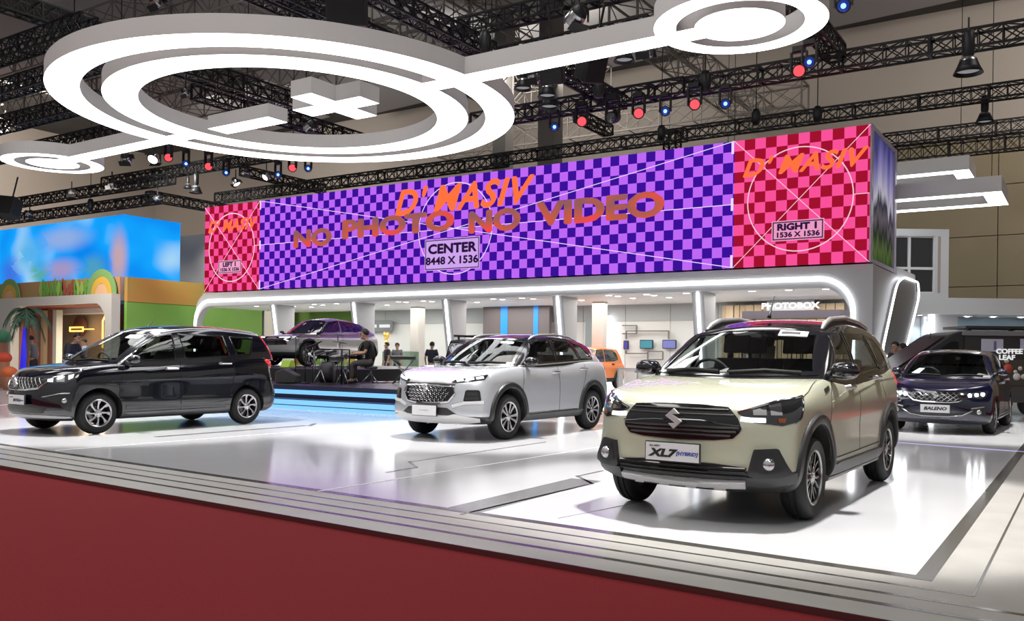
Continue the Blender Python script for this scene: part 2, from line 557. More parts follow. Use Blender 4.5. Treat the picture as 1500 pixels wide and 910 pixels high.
        mb.bar((sx, sy - .18, sz), (sx, sy + .18, sz), .03); mb.bar((sx, sy, sz), (sx + .2, sy, sz - .1), .05); mb.bar((sx - .05, sy, sz - .15), (sx, sy, sz), .03)
        mb.build('steering_wheel', [cloth], self.root)
    def plate(self, text, x, y, z, size=(.46, .14), back=None, extra=None, mats=None, tilt=0.0, tsize=.075, shear=.25, tcol=None, skew=0.0):
        w, h = size
        mb = MB(); mb.prism(rounded([(-w / 2 - .008, -h / 2 - .008), (w / 2 + .008, -h / 2 - .008), (w / 2 + .008, h / 2 + .008), (-w / 2 - .008, h / 2 + .008)], .01, 3), 'x', -.02, 0, 1)
        mb.prism([(-w / 2, -h / 2), (w / 2, -h / 2), (w / 2, h / 2), (-w / 2, h / 2)], 'x', -.001, .004, 0)
        p = mb.build('display_plate', mats, self.root); p.location = (x, y, z); p.rotation_euler = (0, tilt, skew)
        for s, ly, lz, sz, colr, bold, sx in text:
            me = txt_mesh(s, sz, .0015, bold, shear, sx=sx); me.materials.append(colr)
            t = link('lettering', me, p); t.rotation_euler = (0, 0, R(90)); t.location = (.006, ly, lz)
        return p
    def emblem(self, x, z, size, m, y=0.0, tilt=0.0, squash=.95, skew=0.0):
        mb = MB(); mb.prism([(-px * size * squash, pz * size) for px, pz in [(-a, b) for a, b in S_EMBLEM]], 'x', -.01, .012)
        e = mb.build('emblem', [m], self.root, bevel=.003); e.location = (x, y, z); e.rotation_euler = (0, tilt, skew)
        return e
    def mirror(self, x, y, z, size=(.17, .24, .16), mats=None, arm=True):
        for sd in (1, -1):
            mb = MB(); a, b, c = size
            prof = [(0, -.5), (.35, -.48), (.62, -.2), (.6, .25), (.3, .5), (-.15, .5), (-.38, .3), (-.38, -.35)]
            n = 9; vs = []; rings = []
            poly = rounded(prof, .2, 3)
            for k in range(n):
                q = -1 + 2 * k / (n - 1); r = math.sqrt(max(.02, 1 - abs(q) ** 2.6))
                vs += [(px * a * r, q * b / 2, pz * c * r) for px, pz in poly]
            m = len(poly)
            fs = [(k * m + i, k * m + (i + 1) % m, (k + 1) * m + (i + 1) % m, (k + 1) * m + i) for k in range(n - 1) for i in range(m)]
            fs += [tuple(range(m))[::-1], tuple((n - 1) * m + i for i in range(m))]
            mb.add(vs, fs, 0, True)
            if arm: mb.tube([(.02, -sd * (b / 2 - .03), -.03), (.05, -sd * (b / 2 + .1), -.075)], [.035, .045], 8, 1)
            o = mb.build('door_mirror', mats, self.root); o.location = (x, sd * y, z)
            ib = MB(); ib.bar((a * .5, -b * .3, -.035), (a * .42, b * .42 * 1, -.045), .02, .014) if sd > 0 else ib.bar((a * .5, b * .3, -.035), (a * .42, -b * .42, -.045), .02, .014)
            ib.build('turn_signal', [mats[2] if len(mats) > 2 else mats[0]], o)
    def roof_rails(self, pts, lift, r, m, mbase):
        for sd in (1, -1):
            P = [self.proj('top', x, sd * y)[0] for x, y in pts]
            mb = MB(); mb.tube([p + Vector((0, 0, l + r * .3)) for p, l in zip(P, lift)], [r * .6] + [r] * (len(P) - 2) + [r * .6], 10)
            rail = mb.build('roof_rail', [m], self.root)
            bb = MB(); vs = []
            for p, l in zip(P, lift):
                for dy, dz in ((-.022, -.02), (-.018, max(l - .012, .006)), (.018, max(l - .012, .006)), (.022, -.02)): vs.append(p + Vector((0, dy, dz)))
            n = len(P)
            bb.add(vs, [(i * 4 + k, i * 4 + k + 1, i * 4 + k + 5, i * 4 + k + 4) for i in range(n - 1) for k in range(3)] + [(0, 1, 2, 3), (4 * n - 1, 4 * n - 2, 4 * n - 3, 4 * n - 4)])
            if max(lift) > .03: bb.build('rail_base', [mbase], rail)
    def handle(self, x, z, m, w=.19, cup=None):
        mb = MB()
        h, n = self.proj(90, -x, z)
        pts = [(x - w / 2, h.y - .012, z - .008), (x - w / 2 + .02, h.y + .03, z), (x + w / 2 - .02, h.y + .032, z + .002), (x + w / 2, h.y - .012, z - .006)]
        mb.tube(pts, [.016, .022, .022, .016], 8)
        self.emit(mb, 'door_handle', [m], True)
        if cup:
            cb = self.patch_mb([(x - .05, z + .04), (x + .05, z + .04)], [(x - .04, z - .035), (x + .04, z - .035)], 90, off=.002, thick=.01, nu=6, nv=4)
            self.emit(cb, 'handle_cup', [cup], True)
    def seams(self, paths, m, w=.009):
        for p in paths: self.ribbon('door_seam', p, 90, w, [m], True, closed=False, off=.0015, thick=.01, step=.04)
    def wheels(self, design, tyre, rim_face, rim_dark, hub, width=.2, spin=(0, 0), names=('wheel', 'alloy_rim'), steer=0.0):
        sp = self.sp; r = sp['r']; rr = sp['rim']
        mbT = MB(); hw = width / 2
        prof = [(rr - .01, -hw + .02), (rr + .02, -hw + .004), ((r + rr) / 2 + .01, -hw - .006), (r - .03, -hw + .008), (r - .008, -hw + .03), (r, -hw + .06),
                (r, -.035), (r - .009, -.03), (r - .009, -.02), (r, -.015), (r, .015), (r - .009, .02), (r - .009, .03), (r, .035),
                (r, hw - .06), (r - .008, hw - .03), (r - .03, hw - .008), ((r + rr) / 2 + .01, hw + .006), (rr + .02, hw - .004), (rr - .01, hw - .02)]
        mbT.lathe(prof, 56, 'y')
        tme = mbT.mesh('wheel', [tyre]); tme.set_sharp_from_angle(angle=R(35))
        mbR = MB()
        # barrel and lip
        mbR.lathe([(rr - .002, hw - .022), (rr + .006, hw - .006), (rr - .004, hw - .002), (rr - .018, hw - .012), (rr - .026, hw - .05), (rr - .04, -hw + .03), (rr - .002, -hw + .02)], 56, 'y', mis=[0, 0, 0, 1, 1, 1])
        mbR.lathe([(rr - .045, -.02), (.06, -.03), (.001, -.03)], 32, 'y', mi=1)
        design(mbR, rr, hw)
        rme = mbR.mesh('alloy_rim', [rim_face, rim_dark, hub]); rme.set_sharp_from_angle(angle=R(30))
        k = 0
        for xa in (sp['wb'] / 2, -sp['wb'] / 2):
            for sd in (1, -1):
                w = link('wheel', tme, self.root); w.location = (xa, sd * sp['track'] / 2, r)
                w.rotation_euler = (0, 0, (0 if sd > 0 else PI) + (steer if xa > 0 else 0))
                a = link('alloy_rim', rme, w); a.rotation_euler = (0, spin[k % len(spin)], 0); k += 1
                d = MB(); d.lathe([(.05, -.03), (rr * .72, -.03), (rr * .72, -.012), (.05, -.012)], 32, 'y')
                d.build('brake_disc', [MATS.get('brake steel') or mat('brake steel', (.25, .25, .26), .35, .9)], w)

def spoke(mb, poly, ang, yface, depth, mi_face=0, mi_side=1, dish=0.0, rr=.2):
    """one spoke: polygon of (radius, tangent offset) turned to an angle; the face is bright and the sides dark"""
    n = len(poly); c, s = math.cos(ang), math.sin(ang)
    def P(p, y):
        return (p[0] * c - p[1] * s, y - dish * (1 - p[0] / rr) , p[0] * s + p[1] * c)
    vs = [P(p, yface) for p in poly] + [P(p, yface - depth) for p in poly]
    mb.add(vs, [tuple(range(n))], mi_face)
    b = len(mb.v) - 2 * n
    for i in range(n):
        j = (i + 1) % n
        mb.f.append([b + i, b + n + i, b + n + j, b + j]); mb.m.append(mi_side); mb.s.append(False)
def hubcap(mb, hw, r0=.032, y=-.02):
    mb.lathe([(.07, hw - .05), (.062, hw - .022), (r0 + .004, hw - .018), (r0, hw - .012), (.001, hw - .01)], 24, 'y', mis=[1, 0, 0, 2])
    for k in range(5):
        a = 2 * PI * k / 5 + .3
        mb.lathe([(.009, hw - .03), (.009, hw - .018), (.001, hw - .018)], 8, 'y', (.05 * math.cos(a), 0, .05 * math.sin(a)), 1)
def swirl_design(n=8):
    def d(mb, rr, hw):
        for k in range(n):
            a = 2 * PI * k / n
            spoke(mb, [(.045, -.012), (.1, -.004), (rr - .015, .012), (rr - .008, .066), (rr - .03, .062), (.12, .022), (.05, .014)], a, hw - .014, .03, dish=.012, rr=rr)
        hubcap(mb, hw)
    return d
def loop_design(n=10):
    def d(mb, rr, hw):
        for k in range(n):
            a = 2 * PI * k / n
            o = .012 if k % 2 else -.012
            spoke(mb, [(.045, -.012), (rr * .6, -.017 + o * .9), (rr - .008, -.026 + o), (rr - .008, .026 + o), (rr * .6, .017 + o * .9), (.045, .014)], a, hw - .012, .03, dish=.014, rr=rr)
        mb.lathe([(rr - .02, hw - .03), (rr - .018, hw - .01), (rr - .002, hw - .004)], 48, 'y', mi=0)
        hubcap(mb, hw)
    return d
def twin_design(n=5):
    def d(mb, rr, hw):
        for k in range(n):
            a = 2 * PI * k / n
            for sg in (-1, 1):
                spoke(mb, [(.05, sg * .006), (rr * .55, sg * .010), (rr - .01, sg * .052), (rr - .01, sg * .072), (rr * .5, sg * .03), (.05, sg * .024)][::sg], a, hw - .02, .03, 1, 1, dish=.01, rr=rr)
                spoke(mb, [(.07, sg * .009), (rr * .55, sg * .014), (rr - .012, sg * .056), (rr - .012, sg * .063), (rr * .55, sg * .020), (.07, sg * .014)][::sg], a, hw - .018, .002, 0, 0, dish=.01, rr=rr)
            spoke(mb, [(rr * .5, -.006), (rr - .01, -.012), (rr - .01, .012), (rr * .5, .006)], a + PI / n, hw - .022, .03, 1, 1, dish=.01, rr=rr)
            spoke(mb, [(rr * .62, -.003), (rr - .012, -.004), (rr - .012, .004), (rr * .62, .003)], a + PI / n, hw - .020, .002, 0, 0, dish=.01, rr=rr)
        mb.lathe([(rr - .012, hw - .01), (rr - .004, hw - .003), (rr + .003, hw - .005)], 48, 'y', mi=0)
        hubcap(mb, hw)
    return d
def paint(name, col, metal=0.35, rough=0.32, coat=1.0):
    return mat(name, col, rough, metal, coat)
TYRE = mat('tyre rubber', (.012, .012, .013), .6, spec=.3)
MACHINED = mat('machined alloy', (.72, .72, .74), .22, .95)
ALLOYDARK = mat('black alloy', (.02, .02, .022), .25, .3, .5)
CHROME = mat('chrome', (.8, .8, .82), .08, 1.0)
SATIN = mat('satin silver', (.62, .62, .63), .3, .8)
BLACKGLOSS = mat('gloss black', (.008, .008, .010), .12, .1, .6)
BLACKPLASTIC = mat('black plastic', (.014, .0145, .015), .45)
CLAD = mat('dark grey cladding', (.018, .018, .019), .42)
WELL = mat('wheel well felt', (.006, .006, .006), .9)
UNDER = mat('underbody', (.012, .012, .012), .8)
CLOTH = mat('seat cloth', (.05, .05, .054), .85)
GLASS = glass('car glass', (.72, .80, .77))
GLASSDARK = glass('privacy glass', (.50, .54, .53))
LENS = mat('lamp lens', (.62, .62, .64), .05, .95)
LAMPDARK = mat('lamp housing', (.07, .07, .075), .10, .8, .6)
DRL = glow('running light', (.92, .96, 1.0), 2.2)
LED = glow('headlight beam', (.95, .97, 1.0), 40.0)
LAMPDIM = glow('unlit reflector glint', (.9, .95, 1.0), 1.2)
REDLAMP = mat('red lamp', (.45, .012, .012), .12, .1, .8, emit=(.8, .05, .04), estr=.35)
AMBER = mat('amber lamp', (.30, .07, .02), .2, .4, .5)
PLATEWHITE = mat('plate white', (.78, .78, .80), .35)
PLATEFRAME = mat('plate frame', (.03, .03, .03), .4)
INK = mat('ink black', (.01, .01, .015), .5)
INKBLUE = mat('ink blue', (.03, .05, .35), .5)
PAPER = mat('paper', (.75, .76, .76), .6)
SKID = mat('skid plate silver', (.70, .70, .71), .32, .05)
EMBLEM = mat('emblem silver', (.72, .72, .73), .28, .6)
CHROMEDIM = mat('dim chrome', (.26, .26, .27), .25, 1.0)
DRLSOFT = glow('soft running light', (.9, .94, 1.0), 1.6)
LAMPREAR = mat('smoked rear lamp', (.08, .008, .01), .12, .2, .6)
GLASSMID = glass('tinted glass', (.40, .43, .42))
SEAM = mat('door gap', (.004, .004, .004), .8)

def mirrored(top, bot):
    """extend a half outline given for y >= 0 to both sides, ordered from +y to -y"""
    f = lambda L: L + [(-y, z) for y, z in reversed(L) if abs(y) > 1e-6]
    return f(top), f(bot)

# ---------------------------------------------------------------- cream crossover
def cream_car():
    P = paint('cream paint', (.56, .57, .44), .12, .26)
    top = [(-2.4, 1.17), (-2.0, 1.19), (-1.5, 1.185), (-1.0, 1.155), (-.4, 1.11), (.2, 1.10), (.9, 1.11), (1.15, 1.105), (1.5, 1.065), (1.8, 1.015), (2.0, .968), (2.12, .93), (2.25, .90)]
    sp = dict(wb=2.74, track=1.51, r=.335, rim=.215, W=.88, arch_gap=.07, arch_up=.015, paint=P, dark=UNDER, clad=CLAD, well=WELL, clad_rows=2,
              rows=[.24, .33, .425, .55, .66, .78, .88, '.55', None],
              xf=[1.98, 2.14, 2.175, 2.165, 2.175, 2.185, 2.165, 2.14, 2.09],
              xr=[-2.05, -2.16, -2.22, -2.23, -2.22, -2.20, -2.17, -2.14, -2.10],
              w=[.78, .86, .878, .880, .876, .885, .888, .872, .82],
              pf=[.26, .24, .24, .26, .30, .34, .36, .36, .36], pr=.26, pe=3.2,
              taper=[(-2.3, .90), (-1.9, .96), (-1.2, .99), (0, 1.0), (1.0, 1.0), (1.5, .995), (1.9, .965), (2.2, .93)],
              crown=[(-3, .0), (1.0, .01), (1.6, .035), (2.1, .03)], top=top, dz=lambda x, t, j: (-.06 if (j == 2 and -.95 < x < .95) else 0), cowl=1.22, cab_rear=-2.0, cab_w=.75)
    zb = [(-2.3, 1.13), (-1.5, 1.14), (-1.0, 1.11), (-.4, 1.06), (.2, 1.04), (.9, 1.04), (1.3, 1.035)]
    zr = [(-2.1, 1.54), (-1.9, 1.58), (-1.3, 1.632), (-.7, 1.657), (-.2, 1.65), (.1, 1.615), (.35, 1.56)]
    wt = [([(.30, 1.475), (.04, 1.51)], [(.70, 1.15), (.04, 1.125)]),
          ([(-.03, 1.515), (-.74, 1.515)], [(-.03, 1.12), (-1.0, 1.17)]),
          ([(-.84, 1.512), (-1.20, 1.49), (-1.42, 1.41)], [(-1.07, 1.18), (-1.40, 1.20), (-1.56, 1.225)])]
    ws_top, ws_bot = mirrored([(.59, 1.475), (.3, 1.513), (0, 1.523)], [(.725, 1.14), (.35, 1.128), (0, 1.123)])
    inset = lambda t, b: t + b[::-1]
    sp['up'] = dict(xf0=1.36, xf1=.40, xr0=-2.10, xr1=-1.84, zb=zb, zr=zr, w0=.85, w1=.66, crown=.055, bulge=.045, bulge_r=.03, sbulge=.03,
                    taper=[(-2.2, .88), (-1.8, .93), (-1.2, .975), (-.5, 1), (.4, 1), (1.2, .97)], cf0=.34, cf1=.16,
                    mat=BLACKGLOSS, ws=ws_top + ws_bot[::-1], ws_top=ws_top, ws_bot=ws_bot, win_tb=wt, wins=[t + b[::-1] for t, b in wt],
                    paint=lambda c: c.x < -1.60 and c.z < 1.40 and abs(c.y) > .3,
                    rw=[(-.55, 1.48), (.55, 1.48), (.62, 1.2), (-.62, 1.2)], rw_top=[(.55, 1.5), (-.55, 1.5)], rw_bot=[(.62, 1.2), (-.62, 1.2)])
    c = Car(sp, 'car', 'cream crossover car with black roof and silver roof rails, at the stage front corner', c2w(2.4532 + .03, 8.5401 - .02), R(235.845) + YAW)
    c.root.scale = (1, .955, 1)
    c.windows(GLASS, BLACKGLOSS, GLASSDARK)
    c.cabin(CLOTH, z=1.0, rows=((.05, 2), (-.75, 3)), dash=(.72, 1.07), wheel_at=(.55, -.38, 1.08))
    c.arch([CLAD], w=.085, out=.022, a0=-14, a1=196)
    c.ribbon('sill_cladding', [(.93, .355), (-.93, .355)], 90, .10, [CLAD], True, closed=False, off=.018, step=.08)
    c.ribbon('sill_strip', [(.97, .29), (-.93, .29)], 90, .045, [SATIN], True, closed=False, off=.03, step=.08)
    # grille
    gt, gb = mirrored([(.50, .74), (.475, .81), (.40, .893), (.2, .905), (0, .907)], [(.50, .74), (.49, .715), (.44, .665), (.3, .648), (0, .64)])
    c.patch('grille', gt, gb, 0, [BLACKGLOSS], off=.006, thick=.05, nu=44, nv=10)
    for zz, a in ((.87, .40), (.835, .44), (.745, .48), (.715, .46), (.685, .42)):
        c.ribbon('grille_bar', [(a, zz), (-a, zz)], 0, .016, [BLACKPLASTIC], closed=False, off=.016)
    c.ribbon('grille_chrome_bar', [(.49, .762), (.2, .79), (-.2, .79), (-.49, .762)], 0, .014, [BLACKGLOSS], closed=False, off=.024)
    c.emblem(2.235, .80, .078, EMBLEM)
    # lamps
    for sd in (1, -1):
        def side(mb, name, m, parent=None):
            if sd < 0:
                mb.v = [(x, -y, z) for x, y, z in mb.v]; mb.f = [f[::-1] for f in mb.f]
            return mb.build(name, m, parent or c.root, sharp=40)
        V = 40
        h = side(c.patch_mb([(-.99, .865), (-.70, .945), (-.43, .985)], [(-.985, .85), (-.90, .79), (-.66, .765), (-.5, .80)], V, off=.006, thick=.03, nu=26, nv=8), 'headlight', [LAMPDARK])
        side(c.ribbon_mb([(-.97, .812), (-.90, .805), (-.79, .803)], V, .034, off=.014, thick=.02, closed=False), 'running_light', [DRL], h)
        side(c.ribbon_mb([(-.985, .86), (-.70, .935), (-.44, .972), (-.49, .83), (-.52, .80)], V, .012, off=.012, closed=False), 'lamp_trim', [CHROME], h)
        side(c.patch_mb([(-.88, .875), (-.78, .90)], [(-.88, .84), (-.78, .84)], V, off=.013, thick=.01, nu=6, nv=5), 'reflector', [LENS], h)
        side(c.patch_mb([(-.75, .91), (-.66, .925)], [(-.75, .84), (-.66, .84)], V, off=.013, thick=.01, nu=6, nv=5), 'reflector', [LENS], h)
        side(c.patch_mb([(-.70, .815), (-.63, .82)], [(-.69, .785), (-.64, .79)], V, off=.013, thick=.01, nu=6, nv=4), 'turn_signal', [AMBER], h)
        # fog lamp
        b = side(c.patch_mb([(.545, .41), (.585, .59), (.74, .60), (.83, .425)], [(.545, .405), (.60, .39), (.75, .395), (.83, .415)], 0, off=.03, thick=.05, nu=24, nv=6), 'fog_lamp_bezel', [CLAD])
        side(c.patch_mb([(.59, .47), (.62, .565), (.71, .565), (.765, .47)], [(.59, .44), (.64, .425), (.72, .425), (.765, .44)], 0, off=.034, thick=.01, nu=16, nv=5), 'recess', [BLACKPLASTIC], b)
        hh, nn = c.proj(0, .695, .485)
        mb = MB(); mb.lathe([(.001, .062), (.03, .058), (.046, .045), (.05, .03), (.05, .0)], 20, 'x', (hh.x, .695, .485))
        side(mb, 'fog_lamp', [LENS], b)
    lt, lb = mirrored([(.54, .455), (.3, .475), (0, .478)], [(.54, .37), (.3, .365), (0, .365)])
    c.patch('lower_grille', lt, lb, 0, [BLACKPLASTIC], off=.006, thick=.05, nu=30, nv=6)
    for zz in (.45, .42, .39):
        c.ribbon('grille_bar', [(.53, zz), (-.53, zz)], 0, .012, [BLACKGLOSS], closed=False, off=.02)
    c.ribbon('skid_plate', [(.52, .335), (.2, .325), (-.2, .325), (-.52, .335)], 0, .062, [SKID], closed=False, off=.035)
    for y in (.36, .13, -.10, -.33):
        c.patch('skid_rib', [(y + .05, .35), (y - .035, .35)], [(y + .0, .305), (y - .085, .305)], 0, [SKID], off=.042, thick=.02, nu=5, nv=3)
    c.ribbon('bumper_corner', [(.53, .355), (.70, .36), (.84, .385)], 0, .09, [CLAD], True, closed=False, off=.022)
    c.plate([('XL7', -.085, -.012, .078, INK, .004, 1.6), ('ALL NEW', -.15, .042, .018, INK, .0, 1.2), ('[HYBRID]', .125, -.008, .036, INKBLUE, .001, 1.2)], 2.262, 0, .548, (.45, .135), mats=[PLATEWHITE, PLATEFRAME])
    # outside trim
    c.mirror(.80, .935, 1.165, (.18, .26, .15), [BLACKGLOSS, BLACKPLASTIC, CHROME])
    c.handle(.33, 1.02, CHROME, .22); c.handle(-.80, 1.09, CHROME, .22)
    c.seams([[(1.02, .44), (1.03, .75), (.98, .98), (.80, 1.085)], [(-.005, .44), (.0, 1.10)], [(-1.13, .90), (-1.03, 1.0), (-1.04, 1.15)], [(1.0, .44), (-.85, .455)]], SEAM)
    c.ribbon('side_crease', [(.98, .89), (.5, .965), (-.3, 1.03), (-1.0, 1.085), (-1.9, 1.11)], 90, .05, [P], True, closed=False, off=.006, thick=.01)
    c.patch('side_vent', [(1.14, 1.02), (.99, 1.045)], [(1.15, .985), (1.0, 1.012)], 90, [BLACKPLASTIC], True, off=.006, nu=5, nv=3)
    c.roof_rails([(.22, .575), (.10, .57), (-.1, .565), (-.6, .565), (-1.2, .56), (-1.58, .55), (-1.75, .54)], [0, .03, .042, .048, .048, .04, 0], .027, SATIN, BLACKPLASTIC)
    mb = MB(); mb.tube([(.02, .0, 1.66), (0, 0, 1.69), (-.13, 0, 1.87)], [.022, .012, .005], 8); mb.build('antenna', [BLACKPLASTIC], c.root)
    for y0, y1 in ((.62, .05), (-.05, -.62)):
        c.ribbon('wiper', [(y0, 1.135), ((y0 + y1) / 2, 1.15), (y1, 1.13)], 0, .022, [BLACKPLASTIC], closed=False, off=.028, thick=.004)
    c.patch('windshield_sticker', [(.50, 1.50), (.26, 1.515)], [(.51, 1.455), (.265, 1.465)], 0, [PAPER], off=.009, thick=.002, nu=6, nv=3)
    c.patch('sticker_print', [(.44, 1.493), (.28, 1.502)], [(.445, 1.472), (.285, 1.478)], 0, [INK], off=.011, thick=.001, nu=6, nv=3)
    c.patch('price_card', [(-.50, 1.235), (-.36, 1.28)], [(-.60, 1.15), (-.44, 1.16)], 0, [PAPER], off=.009, thick=.002, nu=6, nv=3)
    c.patch('taillight', [(1.55, 1.14), (1.85, 1.10)], [(1.62, 1.05), (1.83, .93)], 100, [REDLAMP], True, off=.012, nu=10, nv=6)
    c.ribbon('hood_line', [(1.95, .845), (1.5, .83), (1.1, .78)], 'top', .008, [SEAM], True, closed=False, off=.001, thick=.008)
    c.wheels(twin_design(5), TYRE, MACHINED, ALLOYDARK, CHROME, .205, (.3, 1.1, .8, .2))
    return c

class Side:
    """builds the same part on the left and, mirrored, on the right"""
    def __init__(self, c, sd): self.c, self.sd = c, sd
    def __call__(self, mb, name, m, parent=None):
        if self.sd < 0:
            mb.v = [(x, -y, z) for x, y, z in mb.v]; mb.f = [f[::-1] for f in mb.f]
        return mb.build(name, m, parent or self.c.root, sharp=40)
    def fog(self, view, l, z, r, m, parent=None):
        h, n = self.c.proj(view, l, z)
        mb = MB(); mb.lathe([(.001, .03), (r * .6, .026), (r * .92, .016), (r, .004), (r, -.02)], 18, 'x')
        q = Vector((1, 0, 0)).rotation_difference(Vector((n.x, n.y, n.z * .3)).normalized()).to_matrix().to_4x4()
        mb.xform(Matrix.Translation(h) @ q)
        return self(mb, 'fog_lamp', m, parent)

# ---------------------------------------------------------------- silver suv
def silver_car():
    P = paint('silver paint', (.60, .62, .66), .4, .26)
    top = [(-2.3, 1.13), (-1.9, 1.17), (-1.4, 1.185), (-.9, 1.17), (-.3, 1.145), (.3, 1.12), (.9, 1.105), (1.2, 1.09), (1.6, 1.055), (1.9, 1.0), (2.05, .945), (2.18, .90)]
    sp = dict(wb=2.6, track=1.55, r=.345, rim=.225, W=.895, arch_gap=.075, arch_up=.015, paint=P, dark=UNDER, clad=BLACKPLASTIC, well=WELL, clad_rows=2,
              rows=[.24, .30, .36, .47, .58, .70, .80, '.5', None],
              xf=[1.98, 2.14, 2.19, 2.20, 2.20, 2.20, 2.19, 2.17, 2.13],
              xr=[-1.96, -2.08, -2.14, -2.17, -2.17, -2.15, -2.12, -2.08, -2.04],
              w=[.78, .87, .893, .895, .895, .90, .90, .885, .83],
              pf=[.30, .28, .26, .28, .32, .36, .38, .38, .36], pr=.24, pe=3.0,
              taper=[(-2.2, .90), (-1.8, .965), (-1.25, 1.0), (-.6, .985), (.6, .985), (1.2, 1.0), (1.6, .995), (1.95, .965), (2.2, .93)],
              crown=[(-3, .0), (1.0, .005), (1.6, .02), (2.1, .015)], top=top, cowl=1.15, cab_rear=-1.85, cab_w=.74)
    zb = [(-2.2, 1.10), (-1.5, 1.14), (-.9, 1.12), (-.3, 1.095), (.3, 1.07), (1.2, 1.06)]
    zr = [(-2.0, 1.42), (-1.75, 1.49), (-1.4, 1.555), (-.9, 1.61), (-.3, 1.63), (.1, 1.61), (.45, 1.555)]
    wt = [([(.42, 1.45), (.25, 1.50), (-.12, 1.53)], [(.80, 1.14), (-.14, 1.165)]),
          ([(-.20, 1.53), (-.76, 1.505)], [(-.20, 1.17), (-.97, 1.205)]),
          ([(-.84, 1.50), (-1.16, 1.455)], [(-1.02, 1.215), (-1.45, 1.232)])]
    ws_top, ws_bot = mirrored([(.57, 1.485), (.3, 1.52), (0, 1.53)], [(.69, 1.14), (.35, 1.125), (0, 1.12)])
    sp['up'] = dict(xf0=1.29, xf1=.46, xr0=-2.02, xr1=-1.60, zb=zb, zr=zr, w0=.825, w1=.64, crown=.05, bulge=.04, sbulge=.035,
                    taper=[(-2.1, .86), (-1.7, .91), (-1.2, .965), (-.5, 1), (.4, 1), (1.2, .97)], cf0=.34, cf1=.16, mat=BLACKGLOSS,
                    ws=ws_top + ws_bot[::-1], ws_top=ws_top, ws_bot=ws_bot, win_tb=wt, wins=[t + b[::-1] for t, b in wt],
                    paint=lambda c: c.x < -1.50 - (c.z - 1.2) * .12 and c.z < 1.47 and abs(c.y) > .25,
                    rw=[(-.5, 1.42), (.5, 1.42), (.6, 1.2), (-.6, 1.2)], rw_top=[(.5, 1.44), (-.5, 1.44)], rw_bot=[(.6, 1.2), (-.6, 1.2)])
    c = Car(sp, 'car', 'silver suv with black roof and hexagonal chrome grille, in the middle of the show floor', c2w(-.0313, 14.8219), R(236.17) + YAW)
    c.windows(GLASS, BLACKGLOSS, GLASSDARK)
    c.cabin(CLOTH, z=1.02, rows=((.05, 2), (-.8, 3)), dash=(.68, 1.08), wheel_at=(.5, -.38, 1.10))
    c.arch([BLACKPLASTIC], w=.085, out=.022, a0=-14, a1=196)
    c.ribbon('sill_cladding', [(.9, .315), (-.9, .325)], 90, .11, [BLACKPLASTIC], True, closed=False, off=.016, step=.08)
    gt, gb = mirrored([(.475, .705), (.44, .80), (.2, .812), (0, .815)], [(.475, .70), (.38, .58), (.2, .56), (0, .555)])
    g = c.patch('grille', gt, gb, 0, [BLACKGLOSS], off=.004, thick=.05, nu=36, nv=8)[0]
    mb = MB()
    for r in range(5):
        for q in range(-6, 7):
            y, z = q * .072 + (.036 if r % 2 else 0), .60 + r * .048
            if abs(y) < .43 - abs(z - .70) * .9:
                for a in (60, 180, 300):
                    y2, z2 = y + .034 * math.cos(R(a)), z + .03 * math.sin(R(a))
                    c.ribbon_mb([(y, z), (y2, z2)], 0, .010, off=.016, thick=.01, closed=False, mb=mb)
    mb.build('grille_mesh', [CHROMEDIM], g)
    c.ribbon('grille_surround', gt + gb[::-1], 0, .022, [CHROME], off=.02)
    c.ribbon('grille_chrome_bar', [(.46, .835), (.2, .835), (-.2, .835), (-.46, .835)], 0, .03, [CHROMEDIM], closed=False, off=.016)
    c.emblem(2.235, .775, .065, EMBLEM)
    for sd in (1, -1):
        S = Side(c, sd)
        h = S(c.patch_mb([(-1.04, .885), (-.75, .945), (-.52, .975)], [(-1.04, .845), (-.78, .87), (-.57, .905)], 40, off=.006, thick=.03, nu=22, nv=5), 'headlight', [LAMPDARK])
        for a, b in ((-.98, -.88), (-.85, -.73), (-.70, -.59)):
            za = .862 + (a + 1.0) * .13; zb_ = .862 + (b + 1.0) * .13
            S(c.patch_mb([(a, za + .035), (b, zb_ + .04)], [(a + .01, za + .003), (b + .01, zb_ + .006)], 40, off=.012, thick=.01, nu=6, nv=3), 'running_light', [DRLSOFT], h)
        b = S(c.patch_mb([(-.61, .735), (-.59, .755), (-.42, .755), (-.395, .735)], [(-.635, .60), (-.615, .585), (-.40, .585), (-.375, .605)], 33, off=.004, thick=.03, nu=14, nv=8), 'lamp_cluster', [BLACKGLOSS])
        S(c.patch_mb([(-.59, .725), (-.43, .725)], [(-.595, .67), (-.42, .67)], 33, off=.009, thick=.01, nu=8, nv=4), 'reflector', [LAMPDARK], b)
        S(c.patch_mb([(-.595, .655), (-.42, .655)], [(-.61, .61), (-.405, .61)], 33, off=.009, thick=.01, nu=8, nv=4), 'reflector', [LAMPDARK], b)
        S(c.ribbon_mb([(-.80, .515), (-.62, .565), (-.34, .575)], 33, .045, off=.012, closed=False), 'bumper_accent', [SKID])
    lt, lb = mirrored([(.47, .42), (.36, .49), (0, .50)], [(.50, .40), (.4, .385), (0, .38)])
    c.patch('lower_grille', lt, lb, 0, [BLACKPLASTIC], off=.006, thick=.05, nu=24, nv=5)
    st, sb = mirrored([(.80, .345), (.62, .375), (.47, .405), (.36, .375), (0, .37)], [(.78, .31), (.6, .29), (.4, .28), (.3, .278), (0, .278)])
    c.patch('skid_plate', st, sb, 0, [SKID], off=.03, thick=.04, nu=40, nv=6)
    c.plate([('HYBRID', 0, 0, .03, mat('pale grey ink', (.55, .55, .57), .5), 0, 1.6)], 2.245, 0, .445, (.45, .15), mats=[PLATEWHITE, PLATEFRAME])
